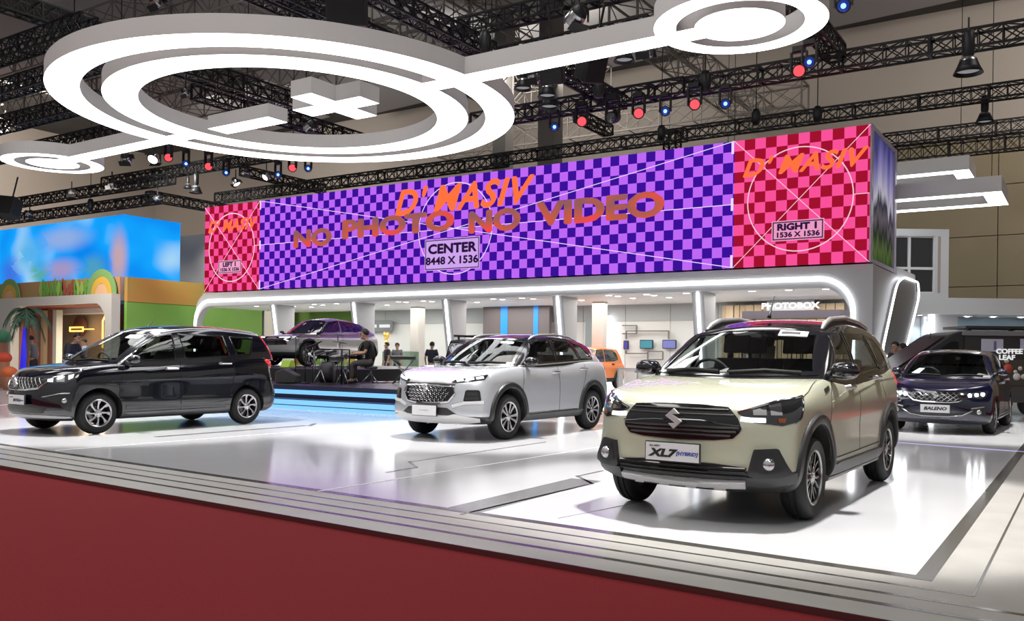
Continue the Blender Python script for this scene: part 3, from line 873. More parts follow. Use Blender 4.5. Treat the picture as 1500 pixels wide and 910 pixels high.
    c.mirror(.74, .91, 1.17, (.17, .21, .15), [BLACKGLOSS, BLACKPLASTIC, CHROME])
    c.handle(-.06, 1.0, CHROME, .2); c.handle(-.98, 1.05, CHROME, .2)
    c.seams([[(.94, .38), (.95, .8), (.86, 1.09)], [(-.16, .38), (-.16, 1.13)], [(-.83, .55), (-1.06, 1.0), (-1.05, 1.16)], [(.9, .38), (-.75, .385)]], SEAM)
    c.ribbon('belt_strip', [(.92, 1.10), (.3, 1.125), (-.4, 1.155), (-1.0, 1.18), (-1.5, 1.195)], 90, .022, [SATIN], True, closed=False, off=.008, thick=.01)
    c.roof_rails([(.32, .565), (.22, .565), (0, .565), (-.5, .56), (-1.0, .55), (-1.3, .53)], [0, .025, .03, .03, .03, 0], .022, SATIN, BLACKPLASTIC)
    c.patch('windshield_sticker', [(.42, 1.475), (.22, 1.487)], [(.425, 1.445), (.225, 1.455)], 0, [PAPER], off=.009, thick=.002, nu=6, nv=3)
    c.patch('taillight', [(1.66, 1.13), (1.93, 1.10)], [(1.68, 1.03), (1.90, 1.02)], 100, [LAMPREAR], True, off=.012, nu=10, nv=6)
    for y0, y1 in ((.60, .05), (-.05, -.60)):
        c.ribbon('wiper', [(y0, 1.135), ((y0 + y1) / 2, 1.15), (y1, 1.13)], 0, .02, [BLACKPLASTIC], closed=False, off=.026, thick=.004)
    c.wheels(loop_design(10), TYRE, MACHINED, ALLOYDARK, CHROME, .215, (.15, .9, .4, .2))
    return c

# ---------------------------------------------------------------- black mpv
def black_car():
    P = paint('black paint', (.0025, .003, .007), .15, .14)
    top = [(-2.3, 1.17), (-2.0, 1.19), (-1.5, 1.185), (-1.0, 1.165), (-.4, 1.12), (.2, 1.09), (.8, 1.07), (1.2, 1.065), (1.5, 1.045), (1.8, 1.0), (2.0, .935), (2.12, .875), (2.2, .85)]
    sp = dict(wb=2.74, track=1.49, r=.318, rim=.205, W=.868, arch_gap=.052, arch_up=.01, paint=P, dark=UNDER, clad=P, well=WELL,
              rows=[.21, .27, .36, .48, .60, .72, .80, '.5', None],
              xf=[2.0, 2.10, 2.13, 2.15, 2.155, 2.145, 2.13, 2.10, 2.06],
              xr=[-2.08, -2.20, -2.25, -2.26, -2.24, -2.18, -2.15, -2.12, -2.10],
              w=[.78, .84, .86, .868, .868, .872, .875, .862, .81],
              pf=[.30, .28, .28, .30, .34, .38, .42, .44, .44], pr=.26, pe=2.8,
              taper=[(-2.3, .88), (-1.9, .95), (-1.2, .99), (0, 1.0), (1.0, 1.0), (1.5, .99), (1.9, .955), (2.2, .92)],
              crown=[(-3, .0), (1.0, .01), (1.6, .045), (2.1, .04)], top=top, cowl=1.3, cab_rear=-1.95, cab_w=.73)
    zb = [(-2.3, 1.13), (-1.5, 1.14), (-1.0, 1.115), (-.4, 1.07), (.2, 1.04), (.9, 1.02), (1.5, 1.0)]
    zr = [(-2.15, 1.60), (-1.9, 1.65), (-1.4, 1.695), (-.9, 1.715), (-.4, 1.71), (.1, 1.67), (.4, 1.605)]
    wt = [([(.93, 1.105), (.60, 1.36), (.36, 1.49), (.06, 1.54)], [(.90, 1.09), (.06, 1.125)]),
          ([(-.06, 1.545), (-.93, 1.53)], [(-.12, 1.145), (-1.0, 1.195)]),
          ([(-1.07, 1.52), (-1.58, 1.515)], [(-1.16, 1.21), (-1.46, 1.225)])]
    ws_top, ws_bot = mirrored([(.57, 1.515), (.3, 1.555), (0, 1.565)], [(.70, 1.10), (.35, 1.085), (0, 1.08)])
    sp['up'] = dict(xf0=1.44, xf1=.36, xr0=-2.12, xr1=-1.88, zb=zb, zr=zr, w0=.83, w1=.65, crown=.055, bulge=.05, sbulge=.035,
                    taper=[(-2.2, .88), (-1.8, .93), (-1.2, .975), (-.5, 1), (.4, 1), (1.2, .97)], cf0=.36, cf1=.16, mat=P,
                    ws=ws_top + ws_bot[::-1], ws_top=ws_top, ws_bot=ws_bot, win_tb=wt, wins=[t + b[::-1] for t, b in wt],
                    rw=[(-.55, 1.5), (.55, 1.5), (.62, 1.22), (-.62, 1.22)], rw_top=[(.55, 1.52), (-.55, 1.52)], rw_bot=[(.62, 1.22), (-.62, 1.22)])
    c = Car(sp, 'car', 'glossy black people carrier with chrome mesh grille at the left of the floor', c2w(-6.11, 14.8914), R(235.25) + YAW)
    c.windows(GLASS, BLACKGLOSS, GLASSMID, win_frame=.03)
    c.cabin(CLOTH, z=1.0, rows=((.05, 2), (-.75, 3), (-1.35, 2)), dash=(.78, 1.04), wheel_at=(.55, -.38, 1.06))
    c.patch('door_pillar_trim', [(.05, 1.53), (-.05, 1.535)], [(.05, 1.13), (-.11, 1.14)], 90, [BLACKGLOSS], True, off=.008, thick=.012, nu=4, nv=8)
    gt, gb = mirrored([(.50, .79), (.42, .845), (.2, .85), (0, .85)], [(.53, .785), (.44, .70), (.2, .675), (0, .67)])
    g = c.patch('grille', gt, gb, 0, [BLACKGLOSS], off=.004, thick=.05, nu=36, nv=8)[0]
    mb = MB()
    for k in range(-9, 10):
        for sl in (1, -1):
            pts = [(k * .075 + sl * t * .07, .675 + t * .085) for t in (0, .5, 1, 1.5, 2)]
            pts = [p for p in pts if abs(p[0]) < .46]
            if len(pts) > 1: c.ribbon_mb(pts, 0, .007, off=.012, thick=.008, closed=False, mb=mb)
    mb.build('grille_mesh', [CHROMEDIM], g)
    c.ribbon('grille_surround', [(.53, .785), (.44, .69), (.2, .665), (-.2, .665), (-.44, .69), (-.53, .785)], 0, .022, [CHROME], closed=False, off=.018)
    c.emblem(2.19, .77, .07, EMBLEM)
    for sd in (1, -1):
        S = Side(c, sd); V = 50
        h = S(c.patch_mb([(-1.28, .825), (-1.0, .89), (-.72, .955)], [(-1.28, .80), (-1.1, .765), (-.93, .765), (-.8, .83), (-.715, .94)], V, off=.006, thick=.03, nu=26, nv=8), 'headlight', [LAMPDARK])
        S(c.patch_mb([(-1.18, .825), (-1.10, .845)], [(-1.18, .79), (-1.10, .785)], V, off=.012, thick=.01, nu=6, nv=5), 'reflector', [LAMPDIM], h)
        S(c.patch_mb([(-1.06, .855), (-.95, .88)], [(-1.05, .79), (-.94, .79)], V, off=.012, thick=.01, nu=6, nv=5), 'reflector', [LENS], h)
        S(c.patch_mb([(-.90, .885), (-.82, .905)], [(-.89, .82), (-.83, .85)], V, off=.012, thick=.01, nu=6, nv=5), 'reflector', [LAMPDIM], h)
        S(c.ribbon_mb([(-1.27, .812), (-1.0, .878), (-.74, .94)], V, .012, off=.012, closed=False), 'lamp_trim', [CHROME], h)
        b = S(c.patch_mb([(-1.24, .575), (-1.0, .62), (-.83, .63)], [(-1.22, .55), (-1.0, .47), (-.90, .37), (-.84, .36)], V, off=.006, thick=.04, nu=14, nv=8), 'fog_lamp_bezel', [BLACKPLASTIC])
        S(c.ribbon_mb([(-1.24, .57), (-1.0, .618), (-.86, .625)], V, .018, off=.02, closed=False), 'bezel_trim', [CHROMEDIM], b)
        S.fog(V, -.93, .52, .04, [LENS], b)
    lt, lb = mirrored([(.56, .41), (.3, .42), (0, .42)], [(.5, .33), (.3, .32), (0, .32)])
    c.patch('lower_grille', lt, lb, 0, [BLACKPLASTIC], off=.006, thick=.05, nu=24, nv=4)
    st, sb = mirrored([(.80, .285), (.5, .30), (0, .30)], [(.80, .27), (.5, .268), (0, .268)])
    c.patch('bumper_lip', st, sb, 0, [SKID], off=.02, thick=.03, nu=36, nv=4)
    c.plate([('ERTIGA', .02, -.01, .055, INK, .002, 1.15), ('ALL NEW', -.14, .035, .018, INK, 0, 1.2), ('HYBRID', .17, -.01, .022, INKBLUE, 0, 1.1)], 2.185, .03, .52, (.45, .14), mats=[PLATEWHITE, PLATEFRAME])
    c.mirror(.86, .945, 1.13, (.17, .21, .14), [P, BLACKPLASTIC, CHROME])
    c.handle(.15, .985, CHROME, .24); c.handle(-.90, 1.07, CHROME, .24)
    c.seams([[(1.05, .32), (1.06, .75), (.95, 1.05)], [(-.02, .32), (-.02, 1.11)], [(-.98, .5), (-1.08, .95), (-1.06, 1.15)], [(1.0, .315), (-.9, .325)]], mat('door gap line', (.001, .001, .001), .9))
    c.ribbon('side_crease', [(1.2, .90), (.5, .94), (-.3, 1.0), (-1.0, 1.05), (-1.9, 1.09)], 90, .05, [P], True, closed=False, off=.006, thick=.01)
    c.ribbon('sill_step', [(.95, .40), (.2, .375), (-.6, .375), (-.95, .42)], 90, .05, [P], True, closed=False, off=.006, thick=.01)
    mb = MB(); mb.tube([(.05, .0, 1.655), (.03, 0, 1.68), (-.1, 0, 1.82)], [.022, .010, .005], 8); mb.build('antenna', [BLACKPLASTIC], c.root)
    S = [Side(c, 1), Side(c, -1)]
    for s_ in S:
        t = s_(c.patch_mb([(1.50, 1.13), (1.68, 1.14), (1.84, 1.14)], [(1.52, 1.08), (1.68, .98), (1.84, .98)], 105, off=.02, thick=.03, nu=14, nv=8, bow=.02), 'taillight', [REDLAMP])
        s_(c.patch_mb([(1.45, 1.55), (1.54, 1.53)], [(1.63, 1.15), (1.72, 1.14)], 110, off=.012, thick=.02, nu=4, nv=10), 'taillight_strip', [REDLAMP], t)
    c.patch('rear_reflector', [(1.70, .80), (1.82, .80)], [(1.70, .785), (1.82, .785)], 100, [CHROME], True, off=.012, nu=5, nv=3)
    for y0, y1 in ((.62, .05), (-.05, -.62)):
        c.ribbon('wiper', [(y0, 1.095), ((y0 + y1) / 2, 1.115), (y1, 1.09)], 0, .02, [BLACKPLASTIC], closed=False, off=.026, thick=.004)
    c.patch('windshield_sticker', [(.50, 1.505), (.26, 1.52)], [(.51, 1.455), (.265, 1.465)], 0, [PAPER], off=.009, thick=.002, nu=6, nv=3)
    c.wheels(swirl_design(8), TYRE, MACHINED, ALLOYDARK, CHROME, .19, (.1, .5, .25, .2))
    return c

# ---------------------------------------------------------------- navy hatchback
def navy_car():
    P = paint('navy paint', (.004, .004, .020), .25, .18)
    top = [(-2.0, 1.03), (-1.5, 1.06), (-1.0, 1.05), (-.4, 1.03), (.2, 1.0), (.8, .98), (1.1, .965), (1.4, .93), (1.7, .86), (1.9, .79), (2.0, .745), (2.1, .72)]
    sp = dict(wb=2.52, track=1.50, r=.305, rim=.20, W=.866, arch_gap=.05, arch_up=.01, paint=P, dark=UNDER, clad=P, well=WELL,
              rows=[.17, .22, .30, .40, .50, .60, .68, '.5', None],
              xf=[1.92, 1.99, 2.02, 2.04, 2.05, 2.04, 2.02, 2.0, 1.97],
              xr=[-1.80, -1.88, -1.92, -1.93, -1.92, -1.90, -1.88, -1.86, -1.82],
              w=[.78, .84, .86, .866, .866, .866, .866, .85, .79],
              pf=[.32, .30, .30, .32, .36, .40, .44, .46, .46], pr=.26, pe=2.6,
              taper=[(-2.3, .88), (-1.8, .95), (-1.2, .99), (0, 1.0), (1.0, 1.0), (1.5, .98), (1.85, .94), (2.1, .91)],
              crown=[(-3, .0), (1.0, .01), (1.5, .04), (2.1, .03)], top=top, cowl=1.05, cab_rear=-1.7, cab_w=.72)
    zb = [(-2.0, .99), (-1.5, 1.02), (-.4, .98), (.2, .95), (1.3, .90)]
    zr = [(-1.8, 1.33), (-1.5, 1.40), (-1.0, 1.46), (-.4, 1.50), (0, 1.49), (.5, 1.42)]
    wt = [([(.85, 1.0), (.4, 1.30), (.0, 1.38)], [(.82, .985), (.0, 1.02)]), ([(-.1, 1.38), (-.8, 1.35)], [(-.1, 1.025), (-1.0, 1.06)])]
    ws_top, ws_bot = mirrored([(.55, 1.37), (.3, 1.41), (0, 1.42)], [(.71, 1.0), (.35, .985), (0, .98)])
    sp['up'] = dict(xf0=1.28, xf1=.46, xr0=-1.82, xr1=-1.35, zb=zb, zr=zr, w0=.82, w1=.61, crown=.05, bulge=.05, sbulge=.03,
                    taper=[(-2.2, .85), (-1.5, .92), (-.9, .975), (-.3, 1), (.4, 1), (1.2, .97)], cf0=.36, cf1=.16, mat=P,
                    ws=ws_top + ws_bot[::-1], ws_top=ws_top, ws_bot=ws_bot, win_tb=wt, wins=[t + b[::-1] for t, b in wt])
    c = Car(sp, 'car', 'navy blue hatchback with lit triple-dot headlights, parked behind the cream car', c2w(8.478, 16.945), R(235.59) + YAW)
    c.windows(GLASS, BLACKGLOSS, GLASSDARK)
    c.cabin(CLOTH, z=.90, rows=((.0, 2), (-.75, 3)), dash=(.62, .94), wheel_at=(.45, -.36, .97))
    gt, gb = mirrored([(.52, .715), (.40, .725), (.2, .735), (0, .738)], [(.52, .70), (.34, .575), (.2, .558), (0, .555)])
    g = c.patch('grille', gt, gb, 0, [BLACKGLOSS], off=.004, thick=.05, nu=30, nv=8)[0]
    mb = MB()
    for k in range(-6, 7):
        for sl in (1, -1):
            pts = [(k * .09 + sl * t * .08, .565 + t * .06) for t in (0, .5, 1, 1.5, 2, 2.5)]
            pts = [p for p in pts if abs(p[0]) < .30 + (p[1] - .56) * .9]
            if len(pts) > 1: c.ribbon_mb(pts, 0, .009, off=.012, thick=.006, closed=False, mb=mb)
    mb.build('grille_mesh', [CHROMEDIM], g)
    c.ribbon('grille_surround', [(.55, .71), (.36, .572), (.2, .55), (-.2, .55), (-.36, .572), (-.55, .71)], 0, .02, [CHROME], closed=False, off=.016)
    c.emblem(2.085, .675, .065, EMBLEM)
    for sd in (1, -1):
        S = Side(c, sd); V = 35
        h = S(c.patch_mb([(-.76, .72), (-.5, .745), (-.30, .76)], [(-.74, .665), (-.6, .61), (-.42, .625), (-.31, .72)], V, off=.006, thick=.03, nu=20, nv=7), 'headlight', [LAMPDARK])
        for l, z in ((-.66, .672), (-.545, .682), (-.43, .694)):
            hh, nn = c.proj(V, l, z)
            m2 = MB(); m2.sphere(hh + nn * .01, .03, 8)
            S(m2, 'running_light', [LED], h)
        b = S(c.patch_mb([(-.66, .47), (-.42, .50)], [(-.66, .36), (-.42, .33)], V, off=.005, thick=.03, nu=10, nv=5), 'fog_lamp_bezel', [BLACKPLASTIC])
        S(c.ribbon_mb([(-.66, .455), (-.44, .487)], V, .02, off=.014, closed=False), 'bezel_trim', [CHROME], b)
        S.fog(V, -.53, .395, .045, [LENS], b)
    lt, lb = mirrored([(.52, .42), (.3, .37), (0, .37)], [(.40, .32), (.3, .30), (0, .30)])
    c.patch('lower_grille', lt, lb, 0, [BLACKPLASTIC], off=.006, thick=.04, nu=24, nv=4)
    c.ribbon('bumper_accent', [(.55, .42), (.40, .335), (.2, .31), (-.2, .31), (-.40, .335), (-.55, .42)], 0, .016, [CHROME], closed=False, off=.018)
    c.plate([('BALENO', 0, 0, .075, INK, .003, 1.25)], 2.085, 0, .44, (.46, .135), mats=[PLATEWHITE, PLATEFRAME])
    c.mirror(.72, .885, 1.07, (.16, .19, .13), [P, BLACKPLASTIC, CHROME])
    c.handle(.1, .88, CHROME, .19); c.handle(-.85, .93, CHROME, .19)
    c.ribbon('sill_strip', [(.85, .27), (-.85, .27)], 90, .03, [CHROME], True, closed=False, off=.012, step=.08)
    c.seams([[(.9, .3), (.92, .7), (.85, .97)], [(-.05, .3), (-.05, 1.0)]], SEAM)
    for y0, y1 in ((.60, .05), (-.05, -.60)):
        c.ribbon('wiper', [(y0, .995), ((y0 + y1) / 2, 1.01), (y1, .99)], 0, .02, [BLACKPLASTIC], closed=False, off=.026, thick=.004)
    c.patch('price_card', [(-.46, 1.12), (-.36, 1.12)], [(-.58, 1.03), (-.44, 1.03)], 0, [PAPER], off=.009, thick=.002, nu=6, nv=3)
    c.wheels(swirl_design(8), TYRE, MACHINED, ALLOYDARK, CHROME, .185, (.1, .5, .25, .2))
    return c

# ---------------------------------------------------------------- cars further back
def concept_car():
    P = paint('grey concept paint', (.36, .36, .37), .75, .3)
    top = [(-2.3, 1.10), (-1.8, 1.14), (-1.2, 1.12), (-.4, 1.08), (.4, 1.05), (1.0, 1.04), (1.5, 1.02), (1.9, .98), (2.1, .93)]
    sp = dict(wb=2.7, track=1.62, r=.375, rim=.29, W=.90, arch_gap=.06, arch_up=.01, paint=P, dark=UNDER, clad=BLACKPLASTIC, well=WELL, clad_rows=2, lv=1,
              rows=[.24, .33, .44, .56, .68, .80, .88, '.5', None],
              xf=[1.95, 2.10, 2.14, 2.14, 2.13, 2.14, 2.14, 2.13, 2.08], xr=[-1.95, -2.1, -2.15, -2.16, -2.15, -2.12, -2.1, -2.06, -2.0],
              w=[.8, .88, .9, .89, .875, .89, .9, .89, .83], pf=.3, pr=.24, taper=[(-2.3, .9), (-1.5, 1.02), (-.5, .97), (.5, .97), (1.4, 1.02), (2.2, .93)],
              crown=[(-3, 0), (1, .01), (2.1, .03)], top=top, cowl=1.05, cab_rear=-1.8, cab_w=.72)
    wt = [([(.55, 1.40), (-.12, 1.49)], [(.95, 1.10), (-.1, 1.13)]), ([(-.2, 1.49), (-.95, 1.45), (-1.2, 1.40)], [(-.2, 1.13), (-.95, 1.15), (-1.3, 1.22)])]
    ws_top, ws_bot = mirrored([(.55, 1.46), (0, 1.50)], [(.70, 1.09), (0, 1.07)])
    sp['up'] = dict(xf0=1.22, xf1=.40, xr0=-2.0, xr1=-1.45, zb=[(-2.2, 1.06), (-.4, 1.03), (1.2, .99)], zr=[(-1.9, 1.34), (-1.4, 1.46), (-.8, 1.56), (-.2, 1.60), (.4, 1.53)],
                    w0=.82, w1=.62, taper=[(-2, .88), (-1.2, .97), (.4, 1), (1.2, .97)], mat=P, ws=ws_top + ws_bot[::-1], ws_top=ws_top, ws_bot=ws_bot, win_tb=wt, wins=[], lv=2)
    # rear wheel seen on the raised deck
    loc = c2w(-6.45, 29.77, .846)
    c = Car(sp, 'car', 'grey concept suv on the raised black deck behind the drum kit', loc, R(236) + YAW)
    dk = mat('deep tinted glass', (.02, .015, .05), .05, .3, .8)
    c.windows(dk, BLACKGLOSS, dk)
    for sd in (1, -1):
        S = Side(c, sd)
        h = S(c.patch_mb([(-1.25, .93), (-.75, .93)], [(-1.25, .87), (-.80, .82)], 42, off=.006, nu=14, nv=5), 'headlight', [BLACKGLOSS])
        S(c.ribbon_mb([(-1.15, .905), (-.80, .915), (-1.0, .85), (-.86, .80)], 42, .03, off=.016, closed=False), 'running_light', [DRLSOFT], h)
        S(c.patch_mb([(.90, .43), (-.85, .43)], [(.85, .36), (-.8, .36)], 90, off=.02, nu=20, nv=3), 'sill_strip', [CHROME])
    gt, gb = mirrored([(.55, .84), (0, .86)], [(.6, .68), (0, .66)])
    c.patch('nose_panel', gt, gb, 0, [BLACKGLOSS], off=.006, nu=20, nv=5)
    c.arch([BLACKGLOSS], w=.07, out=.02)
    c.mirror(.85, .95, 1.12, (.12, .16, .07), [BLACKGLOSS, BLACKPLASTIC])
    c.seams([[(.98, .45), (1.0, .8), (.9, 1.05)], [(-.16, .45), (-.16, 1.1)]], SEAM)
    c.wheels(twin_design(5), TYRE, CHROME, ALLOYDARK, CHROME, .24, (.2, .5))
    return c

def orange_car():
    P = paint('orange paint', (.75, .19, .02), .15, .3)
    top = [(-1.9, .93), (-.4, .95), (.7, .95), (1.3, .93), (1.65, .86)]
    sp = dict(wb=2.38, track=1.36, r=.29, rim=.18, W=.76, arch_gap=.06, arch_up=.01, paint=P, dark=UNDER, clad=BLACKPLASTIC, well=WELL, clad_rows=2, lv=1,
              rows=[.24, .32, .40, .5, .6, .7, .78, '.5', None], xf=[1.55, 1.66, 1.72, 1.73, 1.73, 1.72, 1.72, 1.7, 1.66], xr=[-1.65, -1.78, -1.84, -1.85, -1.84, -1.83, -1.82, -1.8, -1.76],
              w=[.68, .74, .76, .76, .75, .76, .765, .76, .71], pf=.22, pr=.12, taper=[(-1.9, .94), (-1, 1), (1, 1), (1.7, .94)], crown=[(-3, 0), (1, .02)],
              top=top, cowl=.85, cab_rear=-1.6, cab_w=.62)
    wt = [([(.45, 1.38), (-.15, 1.42)], [(.8, 1.0), (-.15, 1.0)]), ([(-.23, 1.42), (-.95, 1.40), (-1.15, 1.3)], [(-.23, 1.0), (-.95, 1.02), (-1.25, 1.08)])]
    ws_top, ws_bot = mirrored([(.5, 1.42), (0, 1.45)], [(.6, 1.0), (0, .99)])
    sp['up'] = dict(xf0=1.0, xf1=.4, xr0=-1.78, xr1=-1.45, zb=[(-2, .90), (1, .90)], zr=[(-1.6, 1.49), (-.5, 1.54), (.4, 1.5)], w0=.70, w1=.58, taper=[(-2, .95), (-1, 1), (1, 1)],
                    mat=P, ws=ws_top + ws_bot[::-1], ws_top=ws_top, ws_bot=ws_bot, win_tb=wt, wins=[], lv=2)
    c = Car(sp, 'car', 'small bright orange hatchback half hidden behind the silver suv', c2w(2.85, 34.3, 0.02), R(236) + YAW)
    dk = mat('dark side glass', (.02, .022, .022), .06, .2, .7)
    c.windows(dk, BLACKGLOSS, dk)
    c.arch([BLACKPLASTIC], w=.06, out=.02)
    c.ribbon('sill_cladding', [(.85, .34), (-.85, .34)], 90, .1, [BLACKPLASTIC], True, closed=False, off=.016, step=.1)
    c.patch('taillight', [(1.40, .92), (1.66, .92)], [(1.40, .74), (1.66, .74)], 110, [REDLAMP], True, off=.012, nu=8, nv=6)
    c.handle(-.75, .90, BLACKPLASTIC, .16)
    c.mirror(.65, .82, 1.02, (.14, .17, .13), [P, BLACKPLASTIC])
    c.wheels(loop_design(10), TYRE, SATIN, ALLOYDARK, SATIN, .17, (.2, .5))
    return c

def box_car():
    P = paint('charcoal paint', (.035, .032, .04), .3, .35)
    top = [(-1.75, .98), (.5, .98), (1.3, 1.0), (1.65, .96)]
    sp = dict(wb=2.25, track=1.40, r=.345, rim=.2, W=.80, arch_gap=.07, arch_up=.02, paint=P, dark=UNDER, clad=BLACKPLASTIC, well=WELL, clad_rows=2, lv=1,
              rows=[.3, .38, .46, .56, .66, .76, .84, '.5', None], xf=[1.5, 1.64, 1.7, 1.7, 1.7, 1.7, 1.7, 1.69, 1.66], xr=[-1.6, -1.68, -1.72, -1.73, -1.73, -1.73, -1.72, -1.72, -1.7],
              w=[.72, .78, .8, .8, .8, .8, .8, .8, .77], pf=.1, pr=.08, taper=[(-2, .98), (1.7, .97)], crown=[(-3, 0), (1, .01)], top=top, cowl=.6, cab_rear=-1.6, cab_w=.68)
    wt = [([(.32, 1.58), (-.35, 1.6)], [(.45, 1.08), (-.35, 1.06)]), ([(-.45, 1.6), (-1.5, 1.6)], [(-.45, 1.06), (-1.5, 1.06)])]
    ws_top, ws_bot = mirrored([(.6, 1.58), (0, 1.6)], [(.66, 1.06), (0, 1.05)])
    sp['up'] = dict(xf0=.72, xf1=.48, xr0=-1.7, xr1=-1.64, zb=[(-2, .95), (1, .95)], zr=[(-2, 1.70), (.5, 1.70)], w0=.74, w1=.68, taper=[(-2, .98), (1, 1)], cf0=.1, cf1=.06, crown=.03, bulge=.01, sbulge=.01,
                    mat=P, ws=ws_top + ws_bot[::-1], ws_top=ws_top, ws_bot=ws_bot, win_tb=wt, wins=[], lv=2)
    c = Car(sp, 'car', 'dark boxy off-roader with a flat roof rack, mostly hidden behind the silver suv', c2w(-.95, 24.6), R(236) + YAW)
    dk = mat('grey windshield', (.05, .05, .06), .05, .2, .8)
    c.windows(dk, BLACKGLOSS, dk)
    gt, gb = mirrored([(.68, .88), (0, .88)], [(.68, .70), (0, .70)])
    c.patch('grille', gt, gb, 0, [BLACKPLASTIC], off=.01, nu=16, nv=4)
    for sd in (1, -1):
        S = Side(c, sd); S.fog(0, .55, .79, .085, [LENS])
    c.arch([BLACKPLASTIC], w=.09, out=.03)
    rk = MB()
    for y in (-.6, .6): rk.bar((.3, y, 1.80), (-1.55, y, 1.80), .05, .06)
    for k in range(7): rk.bar((.3 - k * .3, -.6, 1.80), (.3 - k * .3, .6, 1.80), .03, .03)
    for x in (.1, -.6, -1.35):
        for y in (-.6, .6): rk.bar((x, y, 1.66), (x, y, 1.80), .04)
    rk.build('roof_rack', [BLACKPLASTIC], c.root)
    c.mirror(.55, .88, 1.12, (.1, .18, .18), [BLACKPLASTIC, BLACKPLASTIC])
    c.wheels(loop_design(8), TYRE, ALLOYDARK, ALLOYDARK, SATIN, .2, (.2, .5))
    return c
# ------------------------------------------------------------------ the hall
ORD = ['first', 'second', 'third', 'fourth', 'fifth', 'sixth', 'seventh', 'eighth', 'ninth', 'tenth', 'eleventh', 'twelfth', 'thirteenth', 'fourteenth', 'fifteenth', 'sixteenth', 'seventeenth', 'eighteenth', 'nineteenth', 'twentieth',
       'twenty-first', 'twenty-second', 'twenty-third', 'twenty-fourth', 'twenty-fifth', 'twenty-sixth', 'twenty-seventh', 'twenty-eighth', 'twenty-ninth', 'thirtieth']
WHITE = mat('white laminate', (.62, .62, .63), .4)
GREYPANEL = mat('grey panel', (.33, .33, .335), .5)
GREYDARK = mat('dark grey panel', (.14, .135, .13), .5)
LEDSTRIP = glow('led strip', (.93, .96, 1.0), 6.0)
SOFTWHITE = glow('light box diffuser', (.97, .98, 1.0), 5.5)
BLACKMETAL = mat('black steel', (.012, .012, .013), .5, .6)
GREYSTEEL = mat('grey roof steel', (.20, .18, .165), .6, .2)

